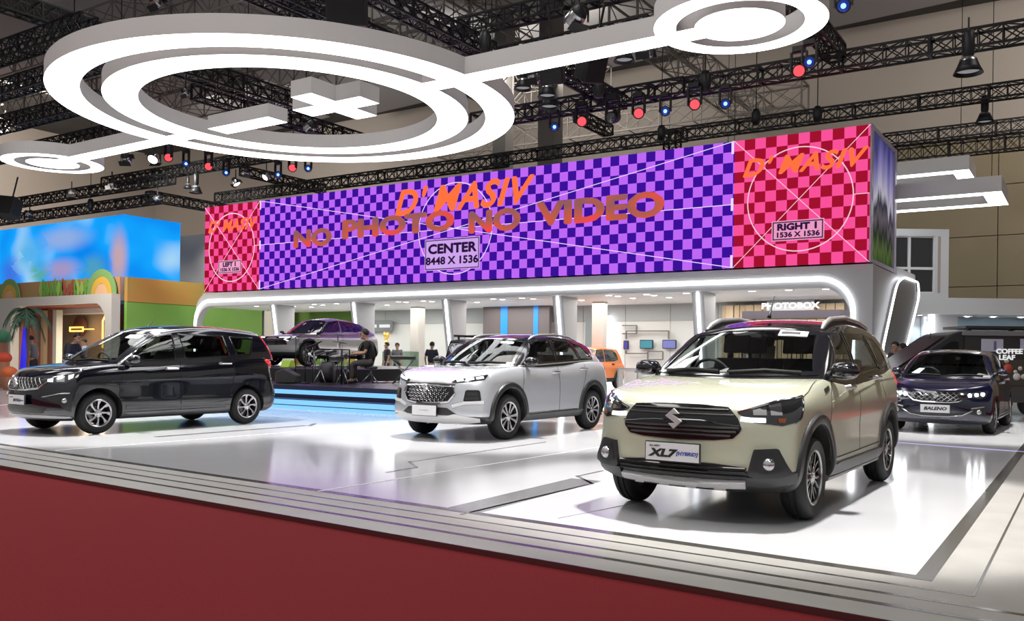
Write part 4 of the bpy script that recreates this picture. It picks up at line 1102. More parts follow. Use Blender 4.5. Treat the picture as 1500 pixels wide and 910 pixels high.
def build_floor():
    CZ = -.035
    m = noisy('red carpet pile', (.185, .018, .022), (.21, .021, .025), 60, .95, bump=.15, spec=.1)
    mb = MB(); mb.box((-70, -8, CZ - .1), (30, 60, CZ)); structure(mb.build('floor', [m]))
    # show floor: a low platform with a glossy top, a tiled border and a metal edge
    def fv(u, o=0.0): return 4.63 - .045 * (u + 2.0) + o       # front edge line
    UR = .30                                                   # outer right edge
    gl = noisy('glossy show floor', (.52, .52, .54), (.57, .57, .585), .6, .13, detail=2, spec=.55)
    tile = noisy('border tile', (.33, .318, .30), (.37, .358, .335), 3, .42, detail=3)
    dark = mat('dark stone inlay', (.07, .066, .06), .14)
    edge = mat('steel edge', (.25, .25, .25), .25, 1.0)
    def slab(name, poly, z0, z1, m, bev=0.0):
        b = MB(); b.prism(poly, 'z', z0, z1); return structure(b.build(name, [m]))
    wl = -60.0; IN = 1.0; iu = -.78
    slab('floor_stage', [(wl, fv(wl, IN)), (iu, fv(iu, IN)), (iu, 58), (wl, 58)], CZ, 0, gl)
    slab('floor_border_front', [(wl, fv(wl)), (UR, fv(UR)), (iu, fv(iu, IN)), (wl, fv(wl, IN))], CZ, .001, tile)
    slab('floor_border_right', [(UR, fv(UR)), (UR, 40), (iu, 40), (iu, fv(iu, IN))], CZ, .001, tile)
    slab('trim_1', [(wl, fv(wl, -.012)), (UR + .012, fv(UR, -.012)), (UR + .012, 40), (UR, 40), (UR, fv(UR)), (wl, fv(wl))], CZ, .004, edge)
    n = 2
    for o, w in ((.96, .10), (.74, .018), (.50, .018), (.26, .018)):
        k = (IN - o) * (UR - iu) / IN
        slab('trim_%d' % n, [(wl, fv(wl, o)), (iu + k, fv(iu + k, o)), (iu + k - (.10 if w > .05 else .016), fv(iu, o + w)), (wl, fv(wl, o + w))], CZ, .0025, dark); n += 1
        ww = .10 if w > .05 else .016
        slab('trim_%d' % n, [(iu + k, fv(iu + k, o)), (iu + k, 40), (iu + k - ww, 40), (iu + k - ww, fv(iu, o))], CZ, .003, dark); n += 1
    # inlaid lines
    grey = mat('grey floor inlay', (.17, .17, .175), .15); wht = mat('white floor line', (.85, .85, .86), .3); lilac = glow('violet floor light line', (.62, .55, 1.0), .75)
    def path(pts, w, m):
        nonlocal n
        b = MB()
        for a, c in zip(pts, pts[1:]):
            a, c = gp(*a), gp(*c); d = (c - a).normalized(); s = Vector((-d.y, d.x, 0)) * w / 2
            P = [a - s - d * w / 2, c - s + d * w / 2, c + s + d * w / 2, a + s - d * w / 2]
            b.add([(p.x, p.y, .003) for p in P] + [(p.x, p.y, -.01) for p in P], [(0, 1, 2, 3), (4, 7, 6, 5), (0, 4, 5, 1), (1, 5, 6, 2), (2, 6, 7, 3), (3, 7, 4, 0)])
        structure(b.build('trim_%d' % n, [m])); n += 1
    path([(470, 720), (880, 655)], .03, wht)
    path([(85, 660), (600, 620)], .03, wht)
    path([(0, 594), (40, 590)], .03, wht)
    path([(693, 745), (850, 706)], .34, grey)
    path([(680, 754), (870, 709), (848, 698), (885, 690)], .035, grey)
    path([(820, 790 - 30), (940, 736)], .001, grey)
    path([(570, 692), (612, 685), (602, 677), (800, 648)], .035, grey)
    path([(235, 640), (445, 624)], .12, grey)
    path([(455, 624), (462, 621)], .08, grey)
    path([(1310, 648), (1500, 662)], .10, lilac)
    # walls, ceiling
    beige = noisy('beige hall wall', (.30, .265, .23), (.33, .29, .255), .15, .85, detail=1)
    olive = noisy('olive wall panels', (.19, .16, .10), (.22, .185, .12), .4, .8, detail=2)
    n_, l_, b_ = nodes_of(olive)
    mb = MB(); mb.box((-75, 52, CZ), (40, 52.4, 21)); structure(mb.build('wall_back', [beige]))
    mb = MB(); mb.box((-75.4, -8, CZ), (-75, 52.4, 21)); structure(mb.build('wall_left', [beige]))
    # panelled lower wall at the right
    mb = MB()
    for i in range(9):
        for j in range(5):
            x0 = -14 + i * 5.0; z0 = CZ + j * 2.6
            mb.box((x0 + .02, 51.55, z0 + .02), (x0 + 4.98, 51.99, z0 + 2.58))
    structure(mb.build('trim_%d' % n, [olive])); n += 1
    ceil = noisy('dark ceiling', (.050, .047, .043), (.065, .062, .057), .3, .9, detail=2)
    mb = MB(); mb.box((-75, -8, 20), (40, 52.4, 20.4))
    structure(mb.build('ceiling', [ceil]))
    # sloping roof decks between the beams
    deck = mat('roof deck', (.32, .31, .31), .8)
    for k, (x0, x1) in enumerate(((-62, -50), (-46, -34), (-30, -18), (-14, -2), (2, 14))):
        b = MB(); b.add([(x0, -4, 19.9), (x1, -4, 19.9), (x1, 50, 19.9), (x0, 50, 19.9), (x0, -4, 19.4), (x1, -4, 19.8), (x1, 50, 19.8), (x0, 50, 19.4)],
                        [(0, 1, 2, 3), (7, 6, 5, 4), (0, 4, 5, 1), (1, 5, 6, 2), (2, 6, 7, 3), (3, 7, 4, 0)])
        structure(b.build('ceiling_panel_%d' % (k + 1), [deck]))
    for k, (px, d, w) in enumerate(((733, 47, .8), (802, 44, .9))):
        p = dp(px, 200, d); b = MB(); b.box((p.x - w / 2, p.y - w / 2, CZ), (p.x + w / 2, p.y + w / 2, 19.3))
        structure(b.build('column_%d' % (k + 1), [mat('column grey', (.17, .16, .15), .8)]))

# ------------------------------------------------------------------ the pavilion with its video wall
VS = 27.24
def emissive_screen(name, build):
    m = bpy.data.materials.new(name); m.use_nodes = True
    n, l = m.node_tree.nodes, m.node_tree.links; n.clear()
    o = n.new('ShaderNodeOutputMaterial'); e = n.new('ShaderNodeEmission'); l.new(e.outputs[0], o.inputs[0])
    build(n, l, e)
    MATS[name] = m
    return m
def checker(name, c1, c2, s, strength, off=(0, 0, 0)):
    def b(n, l, e):
        tc = n.new('ShaderNodeTexCoord'); mp = n.new('ShaderNodeMapping'); ck = n.new('ShaderNodeTexChecker')
        mp.inputs['Location'].default_value = off
        ck.inputs['Scale'].default_value = 1 / s; ck.inputs['Color1'].default_value = (*c1, 1); ck.inputs['Color2'].default_value = (*c2, 1)
        l.new(tc.outputs['Object'], mp.inputs[0]); l.new(mp.outputs[0], ck.inputs['Vector']); l.new(ck.outputs[0], e.inputs[0]); e.inputs[1].default_value = strength
    return emissive_screen(name, b)
def srgb(r, g, b):
    f = lambda c: (c / 255 / 12.92) if c / 255 <= .04045 else ((c / 255 + .055) / 1.055) ** 2.4
    return (f(r), f(g), f(b))

def build_screens():
    uL, uA, uB, uR = yp(298, 360, VS).x, yp(378, 360, VS).x, yp(1072, 290, VS).x, yp(1271, 280, VS).x
    z0, z1 = 4.14, 8.15
    H = z1 - z0; sq = H / 12
    frame = mat('screen housing', (.12, .12, .13), .5)
    white = glow('screen white line', (.90, .72, 1.0), .95)
    pinkl = glow('screen pink line', (1.0, .62, .75), .9)
    org = glow('screen orange letters', srgb(255, 112, 62), 1.0)
    org2 = emissive_screen('screen rust letters', lambda n, l, e: rust(n, l, e))
    ink = glow('screen dark ink', srgb(42, 20, 60), 1.0)
    lilac = glow('screen label lilac', srgb(203, 160, 235), 1.0)
    pale = glow('screen label pink', srgb(232, 150, 190), 1.0)
    def panel(name, label, ua, ub, m):
        t = thing(name, label, 'screen', (ua, VS, z0))
        w = ub - ua
        b = MB(); b.box((.006, 0, 0), (w - .006, .12, H)); b.build('display', [m], t)
        b = MB(); b.box((.0, .12, .0), (w, .30, H)); b.build('housing', [frame], t)
        return t, w
    def fatten(me, k):
        # heavier strokes: the same outlines set side by side in one mesh
        bm = bmesh.new()
        for dx, dz in ((-k, 0), (0, 0), (k, 0), (0, k), (0, -k)):
            me.transform(Matrix.Translation((dx, 0, dz))); bm.from_mesh(me); me.transform(Matrix.Translation((-dx, 0, -dz)))
        bm.to_mesh(me); bm.free()
    def letters(t, s, x, z, size, m, bold=.0, shear=0.0, sx=1.0, y=-.012, name='lettering', spacing=1.0, fat=0.0):
        me = txt_mesh(s, size, .004, bold, shear, sx=sx, spacing=spacing); me.materials.append(m)
        if fat: fatten(me, fat)
        o = link(name, me, t); o.location = (x, y, z); return o
    def line(mb, x0, za, x1, zb, w=.03): mb.bar((x0, -.006, za), (x1, -.006, zb), .008, w, up=Vector((0, 1, 0))) if False else mb.add(
        [(x0 + dx, -.008, za + dz) for dx, dz in _off(x0, za, x1, zb, w)] + [(x1 + dx, -.008, zb + dz) for dx, dz in _off(x0, za, x1, zb, w)[::-1]], [(0, 1, 2, 3)])
    def _off(x0, za, x1, zb, w):
        d = Vector((x1 - x0, zb - za)).normalized(); return [(-d.y * w / 2, d.x * w / 2), (d.y * w / 2, -d.x * w / 2)]
    def circle(mb, cx, cz, r, w=.035, n=64):
        vs = []
        for k in range(n):
            a = 2 * PI * k / n; c, s = math.cos(a), math.sin(a)
            vs += [(cx + (r - w / 2) * c, -.008, cz + (r - w / 2) * s), (cx + (r + w / 2) * c, -.008, cz + (r + w / 2) * s)]
        mb.add(vs, [(2 * k, 2 * k + 1, (2 * k + 3) % (2 * n), (2 * k + 2) % (2 * n)) for k in range(n)])
    def label(t, x, z, w, h, l1, l2, s1, s2, paper):
        b = MB(); b.box((x - w / 2, -.012, z - h / 2), (x + w / 2, -.008, z + h / 2), 0)
        for q, (a, c) in enumerate((((-w / 2 + .05, -h / 2 + .05), (w / 2 - .05, -h / 2 + .05)), ((w / 2 - .05, -h / 2 + .05), (w / 2 - .05, h / 2 - .05)), ((w / 2 - .05, h / 2 - .05), (-w / 2 + .05, h / 2 - .05)), ((-w / 2 + .05, h / 2 - .05), (-w / 2 + .05, -h / 2 + .05)))):
            b.box((x + min(a[0], c[0]) - .018, -.016, z + min(a[1], c[1]) - .018), (x + max(a[0], c[0]) + .018, -.0122, z + max(a[1], c[1]) + .018), 1)
        lb = b.build('caption_box', [paper, ink], t)
        letters(lb, l1, x, z + h * .17, s1, ink, .006, 0, 1.25, -.018, fat=.02 * s1 / .5); letters(lb, l2, x, z - h * .21, s2, ink, .004, 0, 1.2, -.018, fat=.012 * s2 / .4)
    pur = checker('violet chequer', srgb(198, 108, 255), srgb(62, 18, 160), sq, .92, (0, .1, 0))
    red = checker('pink chequer', srgb(255, 84, 158), srgb(165, 18, 48), sq, .95, (0, .1, 0))
    red2 = red
    # centre
    t, w = panel('led_screen', 'wide violet chequered led screen across the middle of the pavilion front', uA, uB, pur)
    cx = (yp(658, 330, VS).x - uA)
    b = MB()
    line(b, 0, H, w, 0, .025); line(b, 0, 0, w, H, .025); line(b, 0, H / 2, w, H / 2, .025)
    for x in (.05, w - .05): b.box((x - .04, -.014, 0), (x + .04, -.008, .4)); b.box((x - .04, -.014, H - .4), (x + .04, -.008, H)); b.box((x - .04, -.014, H / 2 - .2), (x + .04, -.008, H / 2 + .2))
    b.build('test_lines', [white], t)
    b = MB(); circle(b, w / 2, H / 2, H * .44); b.build('test_circle', [white], t)
    def at(px, py):
        p = yp(px, py, VS); return p.x - uA, p.z - z0
    x, z = at(666, 290); letters(t, "D' MASIV", x, z - .02, 1.40, org, .006, .32, 1.06, spacing=1.08, fat=.04)
    x0, _ = at(428, 352); x1, _ = at(973, 305)
    _, za = at(545, 340)
    for word, pa, pb, py, sz in (('NO', 428, 484, 350, .88), ('PHOTO', 499, 663, 331, .92), ('NO', 684, 760, 325, .98), ('VIDEO', 785, 973, 308, 1.02)):
        xa, zz = at(pa, py); xb, _ = at(pb, py); xm, zm = at((pa + pb) / 2, py)
        me = txt_mesh(word, sz * 1.1, .004, .02, 0); me.materials.append(org2); fatten(me, .035)
        ww = max(v.co.x for v in me.vertices) - min(v.co.x for v in me.vertices)
        o = link('lettering', me, t); o.location = ((xa + xb) / 2, -.024, zm); o.scale = ((xb - xa) / ww, 1, 1)
    x, z = at(660, 372); label(t, x, z, 2.65, 1.22, 'CENTER', '8448 X 1536', .50, .40, lilac)
    # right
    t, w = panel('led_screen', 'pink chequered led screen at the right end of the pavilion, nearest the camera', uB, uR, red)
    b = MB(); line(b, 0, H, w, 0, .022); line(b, 0, 0, w, H, .022); line(b, w / 2 + H * .395, H / 2, w, H / 2, .022); b.build('test_lines', [pinkl], t)
    b = MB(); circle(b, w / 2, H / 2, H * .395, .035); b.build('test_circle', [pinkl], t)
    uo = uB
    def at(px, py):
        p = yp(px, py, VS); return p.x - uo, p.z - z0
    x, z = at(1168, 240); letters(t, "D' MASIV", x - .02, z, .76, org, .004, .35, 1.10, spacing=1.08, fat=.022)
    x, z = at(1166, 337); label(t, x, z, 1.58, .62, 'RIGHT 1', '1536 X 1536', .27, .21, pale)
    # left
    t, w = panel('led_screen', 'narrow-looking pink chequered led screen at the far left end of the pavilion', uL, uA, red2)
    b = MB(); line(b, 0, H, w, 0); line(b, 0, 0, w, H); line(b, w / 2 + H * .395, H / 2, w, H / 2); b.build('test_lines', [pinkl], t)
    b = MB(); circle(b, w / 2, H / 2, H * .395, .05); b.build('test_circle', [pinkl], t)
    uo = uL
    x, z = at(336, 331); letters(t, "D' MASIV", x, z, .74, org, .004, .3, 1.06, spacing=1.06, fat=.02)
    x, z = at(335, 391); label(t, x, z, 1.62, .62, 'LEFT 1', '1536 X 1536', .27, .21, pale)
    # right return face with the city picture
    def city(n, l, e):
        tc = n.new('ShaderNodeTexCoord'); sp = n.new('ShaderNodeSeparateXYZ'); cr = n.new('ShaderNodeValToRGB')
        mp = n.new('ShaderNodeMapping'); nz = n.new('ShaderNodeTexNoise'); ad = n.new('ShaderNodeMath'); mu = n.new('ShaderNodeMath')
        mp.inputs['Scale'].default_value = (1, 1.3, .16); nz.inputs['Scale'].default_value = 1.3; nz.inputs['Detail'].default_value = 5
        mu.operation = 'MULTIPLY_ADD'; mu.inputs[1].default_value = .62; mu.inputs[2].default_value = -.30
        ad.operation = 'ADD'
        l.new(tc.outputs['Generated'], sp.inputs[0]); l.new(tc.outputs['Object'], mp.inputs[0]); l.new(mp.outputs[0], nz.inputs['Vector'])
        l.new(nz.outputs['Fac'], mu.inputs[0]); l.new(sp.outputs['Z'], ad.inputs[0]); l.new(mu.outputs[0], ad.inputs[1]); l.new(ad.outputs[0], cr.inputs[0])
        r = cr.color_ramp
        r.elements[0].position = 0; r.elements[0].color = (*srgb(60, 80, 45), 1)
        r.elements[1].position = 1; r.elements[1].color = (*srgb(70, 68, 120), 1)
        for p, c in ((.12, (88, 104, 60)), (.24, (48, 50, 46)), (.36, (104, 96, 104)), (.46, (60, 58, 72)), (.56, (196, 190, 205)), (.72, (150, 142, 190)), (.88, (104, 98, 160))):
            q = r.elements.new(p); q.color = (*srgb(*c), 1)
        l.new(cr.outputs[0], e.inputs[0]); e.inputs[1].default_value = .75
    cm = emissive_screen('city picture', city)
    t = thing('led_screen', 'side screen showing city towers under a violet sky, round the right corner of the pavilion', 'screen', (uR, VS, z0))
    b = MB(); b.box((-.12, .31, .12), (.0, 3.6, H - .12)); b.build('display', [cm], t)
    fm = mat('lilac screen frame', (.42, .39, .50), .4)
    b = MB()
    b.box((.002, .0, -.012), (.05, .28, H + .02)); b.box((-.14, 3.62, -.012), (.06, 3.95, H + .02)); b.box((-.14, .28, -.012), (.05, 3.62, .11)); b.box((-.14, .28, H - .11), (.05, 3.62, H + .02))
    b.build('screen_frame', [fm], t)
    return uL, uR, z0, z1
def rust(n, l, e):
    tc = n.new('ShaderNodeTexCoord'); nz = n.new('ShaderNodeTexNoise'); cr = n.new('ShaderNodeValToRGB')
    nz.inputs['Scale'].default_value = .8; nz.inputs['Detail'].default_value = 2
    l.new(tc.outputs['Object'], nz.inputs['Vector']); l.new(nz.outputs['Fac'], cr.inputs[0])
    r = cr.color_ramp; r.elements[0].position = .40; r.elements[0].color = (*srgb(150, 92, 92), 1); r.elements[1].position = .66; r.elements[1].color = (*srgb(245, 72, 78), 1)
    q = r.elements.new(.54); q.color = (*srgb(196, 92, 70), 1)
    l.new(cr.outputs[0], e.inputs[0]); e.inputs[1].default_value = 1.0

def arc(cx, cz, r, a0, a1, n=8):
    return [(cx + r * math.cos(R(a0 + (a1 - a0) * k / n)), cz + r * math.sin(R(a0 + (a1 - a0) * k / n))) for k in range(n + 1)]

def build_pavilion(uL, uR, z0, z1):
    t = thing('exhibition_pavilion', 'long grey pavilion with rounded glowing portal carrying the video wall', 'pavilion', ((uL + uR) / 2, VS, 0))
    ox = (uL + uR) / 2
    def P(mb): mb.v = [(x - ox, y - VS, z) for x, y, z in mb.v]; return mb
    VF = VS + .10                                   # front face of the portal
    zs = yp(1100, 412, VF).z                        # strip height
    zl = 3.45                                       # soffit
    rI = 1.0
    uLi, uRi = yp(286, 460, VF).x, yp(1249, 440, VF).x     # strip legs
    # front frame: outer rectangle with a rounded opening
    outer = [(uL - .75, 0), (uL - .75, 3.3)] + arc(uL - .75 + .9, z0 - .05 - .9, .9, 180, 90) + [(uR + .1, z0 - .05), (uR + .1, 0)]
    inner = [(uRi - .06, 0)] + arc(uRi - .06 - rI, zl - rI, rI, 0, 90, 8) + arc(uLi + .06 + rI, zl - rI, rI, 90, 180, 8) + [(uLi + .06, 0)]
    mb = MB(); mb.prism(outer + inner, 'y', VF, VF + .35)
    fr = mat('portal grey', (.41, .41, .42), .42)
    P(mb).build('portal_frame', [fr], t)
    path = [(uRi, VF - .02, .0)] + [(x, VF - .02, z) for x, z in arc(uRi - rI, zs - rI, rI, 0, 90, 10)] + [(x, VF - .02, z) for x, z in arc(uLi + rI, zs - rI, rI, 90, 180, 10)] + [(uLi, VF - .02, 0)]
    mb = MB()
    for a, b in zip(path, path[1:]): mb.bar(a, b, .05, .17, up=Vector((0, -1, 0))) if False else mb.tube([a, b], .066, 8)
    P(mb).build('light_strip', [LEDSTRIP], t)
    # soffit and roof box behind the screens
    VB = 33.4
    mb = MB(); mb.box((uL - .7, VF + .35, zl), (uR - .02, VB, zl + .12)); P(mb).build('soffit', [mat('white ceiling board', (.72, .72, .71), .6)], t)
    mb = MB(); mb.box((uL - .2, VS + .31, z0 + .02), (uR - .2, VS + 4.0, z1 - .02)); P(mb).build('video_wall_core', [GREYDARK], t)
    mb = MB(); mb.box((uL - .7, VF + .35, zl + .12), (uR - .02, VB, z0 - .02)); P(mb).build('roof_deck', [GREYPANEL], t)
    # back wall in panels
    wm = noisy('pale panel wall', (.60, .61, .59), (.63, .64, .62), .5, .55, detail=1)
    gm = mat('grey upper band', (.37, .39, .39), .55)
    us = [uL - .7, -33, -31.4, -29.4, -27, -24.6, -22.3, -20.2, -18.2, -16.2, -14.2, -12.2, -10.2, -8.2, uR]
    mb = MB()
    for a, b in zip(us[2:], us[3:]): mb.box((a + .01, VB, 0), (b - .01, VB + .15, 2.75), 0); mb.box((a + .01, VB, 2.76), (b - .01, VB + .15, zl), 1)
    P(mb).build('back_panels', [wm, gm], t)
    # right end: side wall leaning with a lit outline
    us_ = -5.22
    pl = [xp(px, py, us_) for px, py in ((1290, 520), (1312, 414), (1322, 406), (1343, 414), (1344, 436), (1322, 530))]
    ctr = sum(pl, Vector()) / 6
    rp = rounded([(p.y, p.z) for p in pl], .5, 4)
    mb = MB(); mb.prism([(ctr.y + (y - ctr.y) * .92, ctr.z + (z - ctr.z) * .95) for y, z in rp], 'x', us_ - .12, us_ - .02); P(mb).build('side_panel', [GREYDARK], t)
    mb = MB(); q = [(us_ + .02, y, z) for y, z in rp]; mb.tube(q, .032, 6, closed=True); P(mb).build('side_light_strip', [LEDSTRIP], t)
    big = [(VF + .36, 0), (VF + .36, z0 - .05), (31.3, z0 - .05), (31.4, pl[2].z + .3), (pl[3].y + .25, pl[3].z + .3)] + [(pl[4].y + .5, pl[4].z), (pl[5].y + .5, 0)]
    mb = MB(); mb.prism(big, 'x', us_ - .35, us_ - .13); P(mb).build('side_wall', [fr], t)
    # fins between the bays: front edge slopes back towards the floor
    fins = [(395, 'first'), (513, 'second'), (648, 'third'), (812, 'fourth'), (1018, 'fifth')]
    for px, o in fins:
        u = yp(px, 440, VF + .2).x
        f = thing('pavilion_pillar', 'slanting grey pillar with a light strip, %s from the left under the video wall' % o, 'pillar', (u, VF + .37, 0), 0, 'slanting pillars under the video wall')
        w = .21
        prof = [(.0, zl - .01), (1.1, zl - .01), (1.1, 0), (.6, 0)]
        mb = MB(); mb.prism(prof, 'x', -w, w); mb.build('fin', [fr], f)
        mb = MB(); mb.bar((0, -.03, zl - .42), (0, 1.22, .02), .16, .05, up=Vector((1, 0, 0))) if False else mb.tube([(0, -.02, zl - .03), (0, .58, .02)], .05, 8); mb.build('light_strip', [LEDSTRIP], f)
    # downlights in the soffit
    spots = [(368, 448), (429, 449), (447, 445), (455, 450), (472, 447), (480, 444), (538, 445), (566, 447), (569, 441), (594, 443), (607, 440), (632, 442), (645, 438), (673, 441), (698, 443), (712, 437), (735, 439), (757, 436), (780, 438), (851, 440), (884, 432), (904, 434), (926, 437), (938, 430), (957, 433), (979, 436), (995, 428), (1093, 425), (1150, 424), (1208, 423)]
    proto = None
    for i, (px, py) in enumerate(spots):
        p = gp(px, py, zl); p.y = min(max(p.y, VF + .8), VB - .4)
        lab = 'round ceiling downlight inside the pavilion, %s from the left' % ORD[i]
        if proto is None:
            d = thing('ceiling_downlight', lab, 'downlight', p, 0, 'downlights in the pavilion ceiling')
            mb = MB(); mb.lathe([(.11, -.004), (.15, -.012), (.16, -.002), (.16, .01)], 20, 'z'); mb.build('bezel', [WHITE], d)
            mb = MB(); mb.lathe([(.001, -.006), (.115, -.006), (.115, .004)], 20, 'z'); mb.build('lens', [glow('downlight lens', (1, .97, .9), 14)], d)
            proto = d
        else:
            d = copy_tree(proto); d.location = p; tag(d, lab, 'downlight', 'downlights in the pavilion ceiling')
    # ---------- furnishings of the bays, standing on the back wall line
    def wallbox(name, label, cat, p0, p1, v, th, m, parts=None):
        a, b = yp(*p0, v), yp(*p1, v)
        z_lo, z_hi = min(a.z, b.z), max(a.z, b.z)
        t = thing(name, label, cat, ((a.x + b.x) / 2, v, max(0, z_lo)))
        return t, b.x - a.x, z_hi - max(0, z_lo)
    # inner round-edged columns
    for k, (pa, pb, v, lab) in enumerate(((600, 620, 31.2, 'pale square inner column left of the silver suv'), (866, 891, 31.0, 'beige square inner column beside the orange car'))):
        a, b = yp(pa, 480, v).x, yp(pb, 480, v).x
        c = MB(); w = (b - a) * .62; c.prism(rounded([(a, v), (a + w, v), (a + w, v + w), (a, v + w)], .04), 'z', 0, zl - .004)
        o = c.build('inner_column', [mat('beige column', (.50, .47, .43), .6)]); tag(o, lab, 'column')
    # brown panel with two blue bands
    v = 32.6
    a, b = yp(707, 470, v).x, yp(804, 470, v).x
    t2 = thing('feature_wall', 'brown-grey feature wall with two bright blue vertical bands', 'panel', ((a + b) / 2, v, 0))
    mb = MB(); mb.box((a - (a + b) / 2, 0, 0), (b - (a + b) / 2, .2, zl - .004)); mb.build('panel', [mat('brown grey laminate', (.13, .11, .11), .5)], t2)
    for p, q in ((733, 743), (781, 788)):
        x0, x1 = yp(p, 470, v).x - (a + b) / 2, yp(q, 470, v).x - (a + b) / 2
        mb = MB(); mb.box((x0, -.02, 0), (x1, -.001, zl - .005)); mb.build('blue_band', [mat('blue band', (.02, .22, .62), .4, emit=(.02, .2, .6), estr=.35)], t2)
    # grey doorway panel and lit upright
    v = 33.3
    a, b = yp(858, 480, v).x, yp(885, 480, v).x
    mb = MB(); mb.box((a, v - .06, 0), (b, v + .05, yp(870, 466, v).z)); tag(mb.build('wall_panel', [mat('blue grey panel', (.24, .28, .29), .5)]), 'blue-grey wall panel above the orange car', 'panel')
    x = yp(891, 480, 33.15).x; zt = yp(891, 463, 33.15).z
    mb = MB(); mb.box((x - .09, 33.15, 0), (x + .09, 33.25, zt)); tag(mb.build('light_upright', [LEDSTRIP]), 'white glowing upright light strip beside the beige column', 'light')
    # wall screens and frame lines
    v = 33.2
    for pa, pb, ya, yb, lab, c1 in ((913, 920, 499, 512, 'small violet display on the pavilion back wall, beside the beige column', (70, 58, 165)), (937, 956, 498, 511, 'small teal display on the pavilion back wall, middle of three', (48, 150, 168)), (970, 990, 498, 511, 'small lilac display on the pavilion back wall, nearest the cream car', (125, 130, 205))):
        A, B = yp(pa, ya, v), yp(pb, yb, v)
        s = thing('wall_display', lab, 'display', ((A.x + B.x) / 2, v, (A.z + B.z) / 2))
        w, h = B.x - A.x, A.z - B.z
        mb = MB(); mb.prism(rounded([(-w / 2, -h / 2), (w / 2, -h / 2), (w / 2, h / 2), (-w / 2, h / 2)], .03), 'y', 0, .06); mb.build('casing', [BLACKPLASTIC], s)
        mb = MB(); mb.box((-w / 2 + .03, -.012, -h / 2 + .03), (w / 2 - .03, -.001, h / 2 - .03)); mb.build('picture', [glow('display picture %d' % pa, srgb(*c1), .9)], s)
    lines = mat('dark wall line', (.16, .16, .15), .5)
    def wline(pts, lab):
        mb = MB(); q = [yp(px, py, v) for px, py in pts]
        for p1, p2 in zip(q, q[1:]): mb.bar(p1 - Vector((0, .0, 0)), p2, .05, .05)
        tag(mb.build('wall_line_frame', [lines]), lab, 'wall line')
    wline([(911, 477), (932, 477), (932, 489), (911, 489)], 'upper dark rectangle outline on the pavilion back wall')
    wline([(917, 497), (917, 485), (979, 485), (979, 497)], 'thin dark line joining the displays along their tops')
    wline([(917, 513), (917, 518), (949, 518)], 'thin dark line below the violet display')
    wline([(949, 515), (971, 515), (971, 527), (949, 527), (949, 515)], 'lower dark rectangle outline below the displays')
    # white counters near the cream car
    for (pa, pb, py, v, lab) in ((915, 945, 545, 31.5, 'low white counter against the pavilion wall'), ):
        A, B = yp(pa, py, v), yp(pb, py, v)
        s = thing('counter', lab, 'counter', ((A.x + B.x) / 2, v, 0)); w = B.x - A.x
        mb = MB(); mb.box((-w / 2, 0, 0), (w / 2, .6, .78)); mb.build('body', [WHITE], s)
        mb = MB(); mb.box((-w / 2 - .04, -.04, .78), (w / 2 + .04, .64, .83)); mb.build('top', [WHITE], s)
    # display table and stand
    p = yp(928, 545, 30.3)
    s = thing('display_table', 'small steel display table beside the orange car', 'table', (p.x, 30.0, 0))
    mb = MB(); mb.box((-.45, -.25, .82), (.45, .25, .86)); mb.build('table_top', [SATIN], s)
    for x in (-.4, .4):
        mb = MB(); mb.box((x - .025, -.2, 0), (x + .025, .2, .82)); mb.build('leg', [SATIN], s)
    # photobox
    v = 33.0
    a, b = yp(1057, 450, v).x, yp(1236, 450, v).x
    z_t = 3.30
    s = thing('slat_wall', 'light wooden slat wall of the photo booth at the right of the pavilion', 'slat wall', ((a + b) / 2, v, 0)); w = b - a
    wood = noisy('pale wood', (.40, .29, .17), (.50, .38, .24), 3, .5, stretch=(1, 1, .15))
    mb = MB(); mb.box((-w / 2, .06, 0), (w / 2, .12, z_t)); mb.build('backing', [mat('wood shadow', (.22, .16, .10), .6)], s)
    mb = MB(); k = 0; x = -w / 2
    random.seed(3)
    while x < w / 2 - .05:
        ww = random.choice((.12, .2, .3)); mb.box((x, random.choice((-.06, -.02, .0)), 0), (min(x + ww, w / 2), .06, z_t)); x += ww + .03
    mb.build('slats', [wood], s)
    sg = thing('booth_sign', 'grey sign reading photobox above the cream car', 'sign', (0, 0, 0))
    A, B = yp(1122, 440, v - .35), yp(1191, 457, v - .35)
    sg.location = ((A.x + B.x) / 2, v - .35, (A.z + B.z) / 2); w, h = B.x - A.x, A.z - B.z
    mb = MB(); mb.box((-w / 2, 0, -h / 2), (w / 2, .1, h / 2)); mb.box((-w / 2 + .1, .1, -.05), (-w / 2 + .18, .29, .05)); mb.box((w / 2 - .18, .1, -.05), (w / 2 - .1, .29, .05)); mb.build('board', [mat('sign grey', (.42, .42, .43), .5)], sg)
    me = txt_mesh('PHOTOBOX', .30, .006, .012, 0, sx=1.25); me.materials.append(glow('sign letters', (1, 1, 1), 1.3))
    link('lettering', me, sg).location = (0, -.01, 0)
    A, B = yp(1085, 456, 31.0), yp(1232, 463, 31.0)
    s = thing('photo_booth', 'dark roofed photo booth cabin behind the cream car', 'booth', ((A.x + B.x) / 2, 31.0, 0)); w = B.x - A.x
    mb = MB(); mb.prism(rounded([(-w / 2, 0), (w / 2, 0), (w / 2, 1.2), (-w / 2, 1.2)], .08), 'z', B.z - .05, A.z); mb.build('roof', [mat('booth roof', (.07, .06, .075), .4)], s)
    for x, y in ((-w / 2 + .1, .1), (w / 2 - .1, .1), (-w / 2 + .1, 1.1), (w / 2 - .1, 1.1)):
        mb = MB(); mb.box((x - .05, y - .05, 0), (x + .05, y + .05, B.z - .05)); mb.build('post', [GREYDARK], s)
    # reception sign and counter at the left
    v = 33.2
    A, B = yp(534, 470, v), yp(576, 486, v)
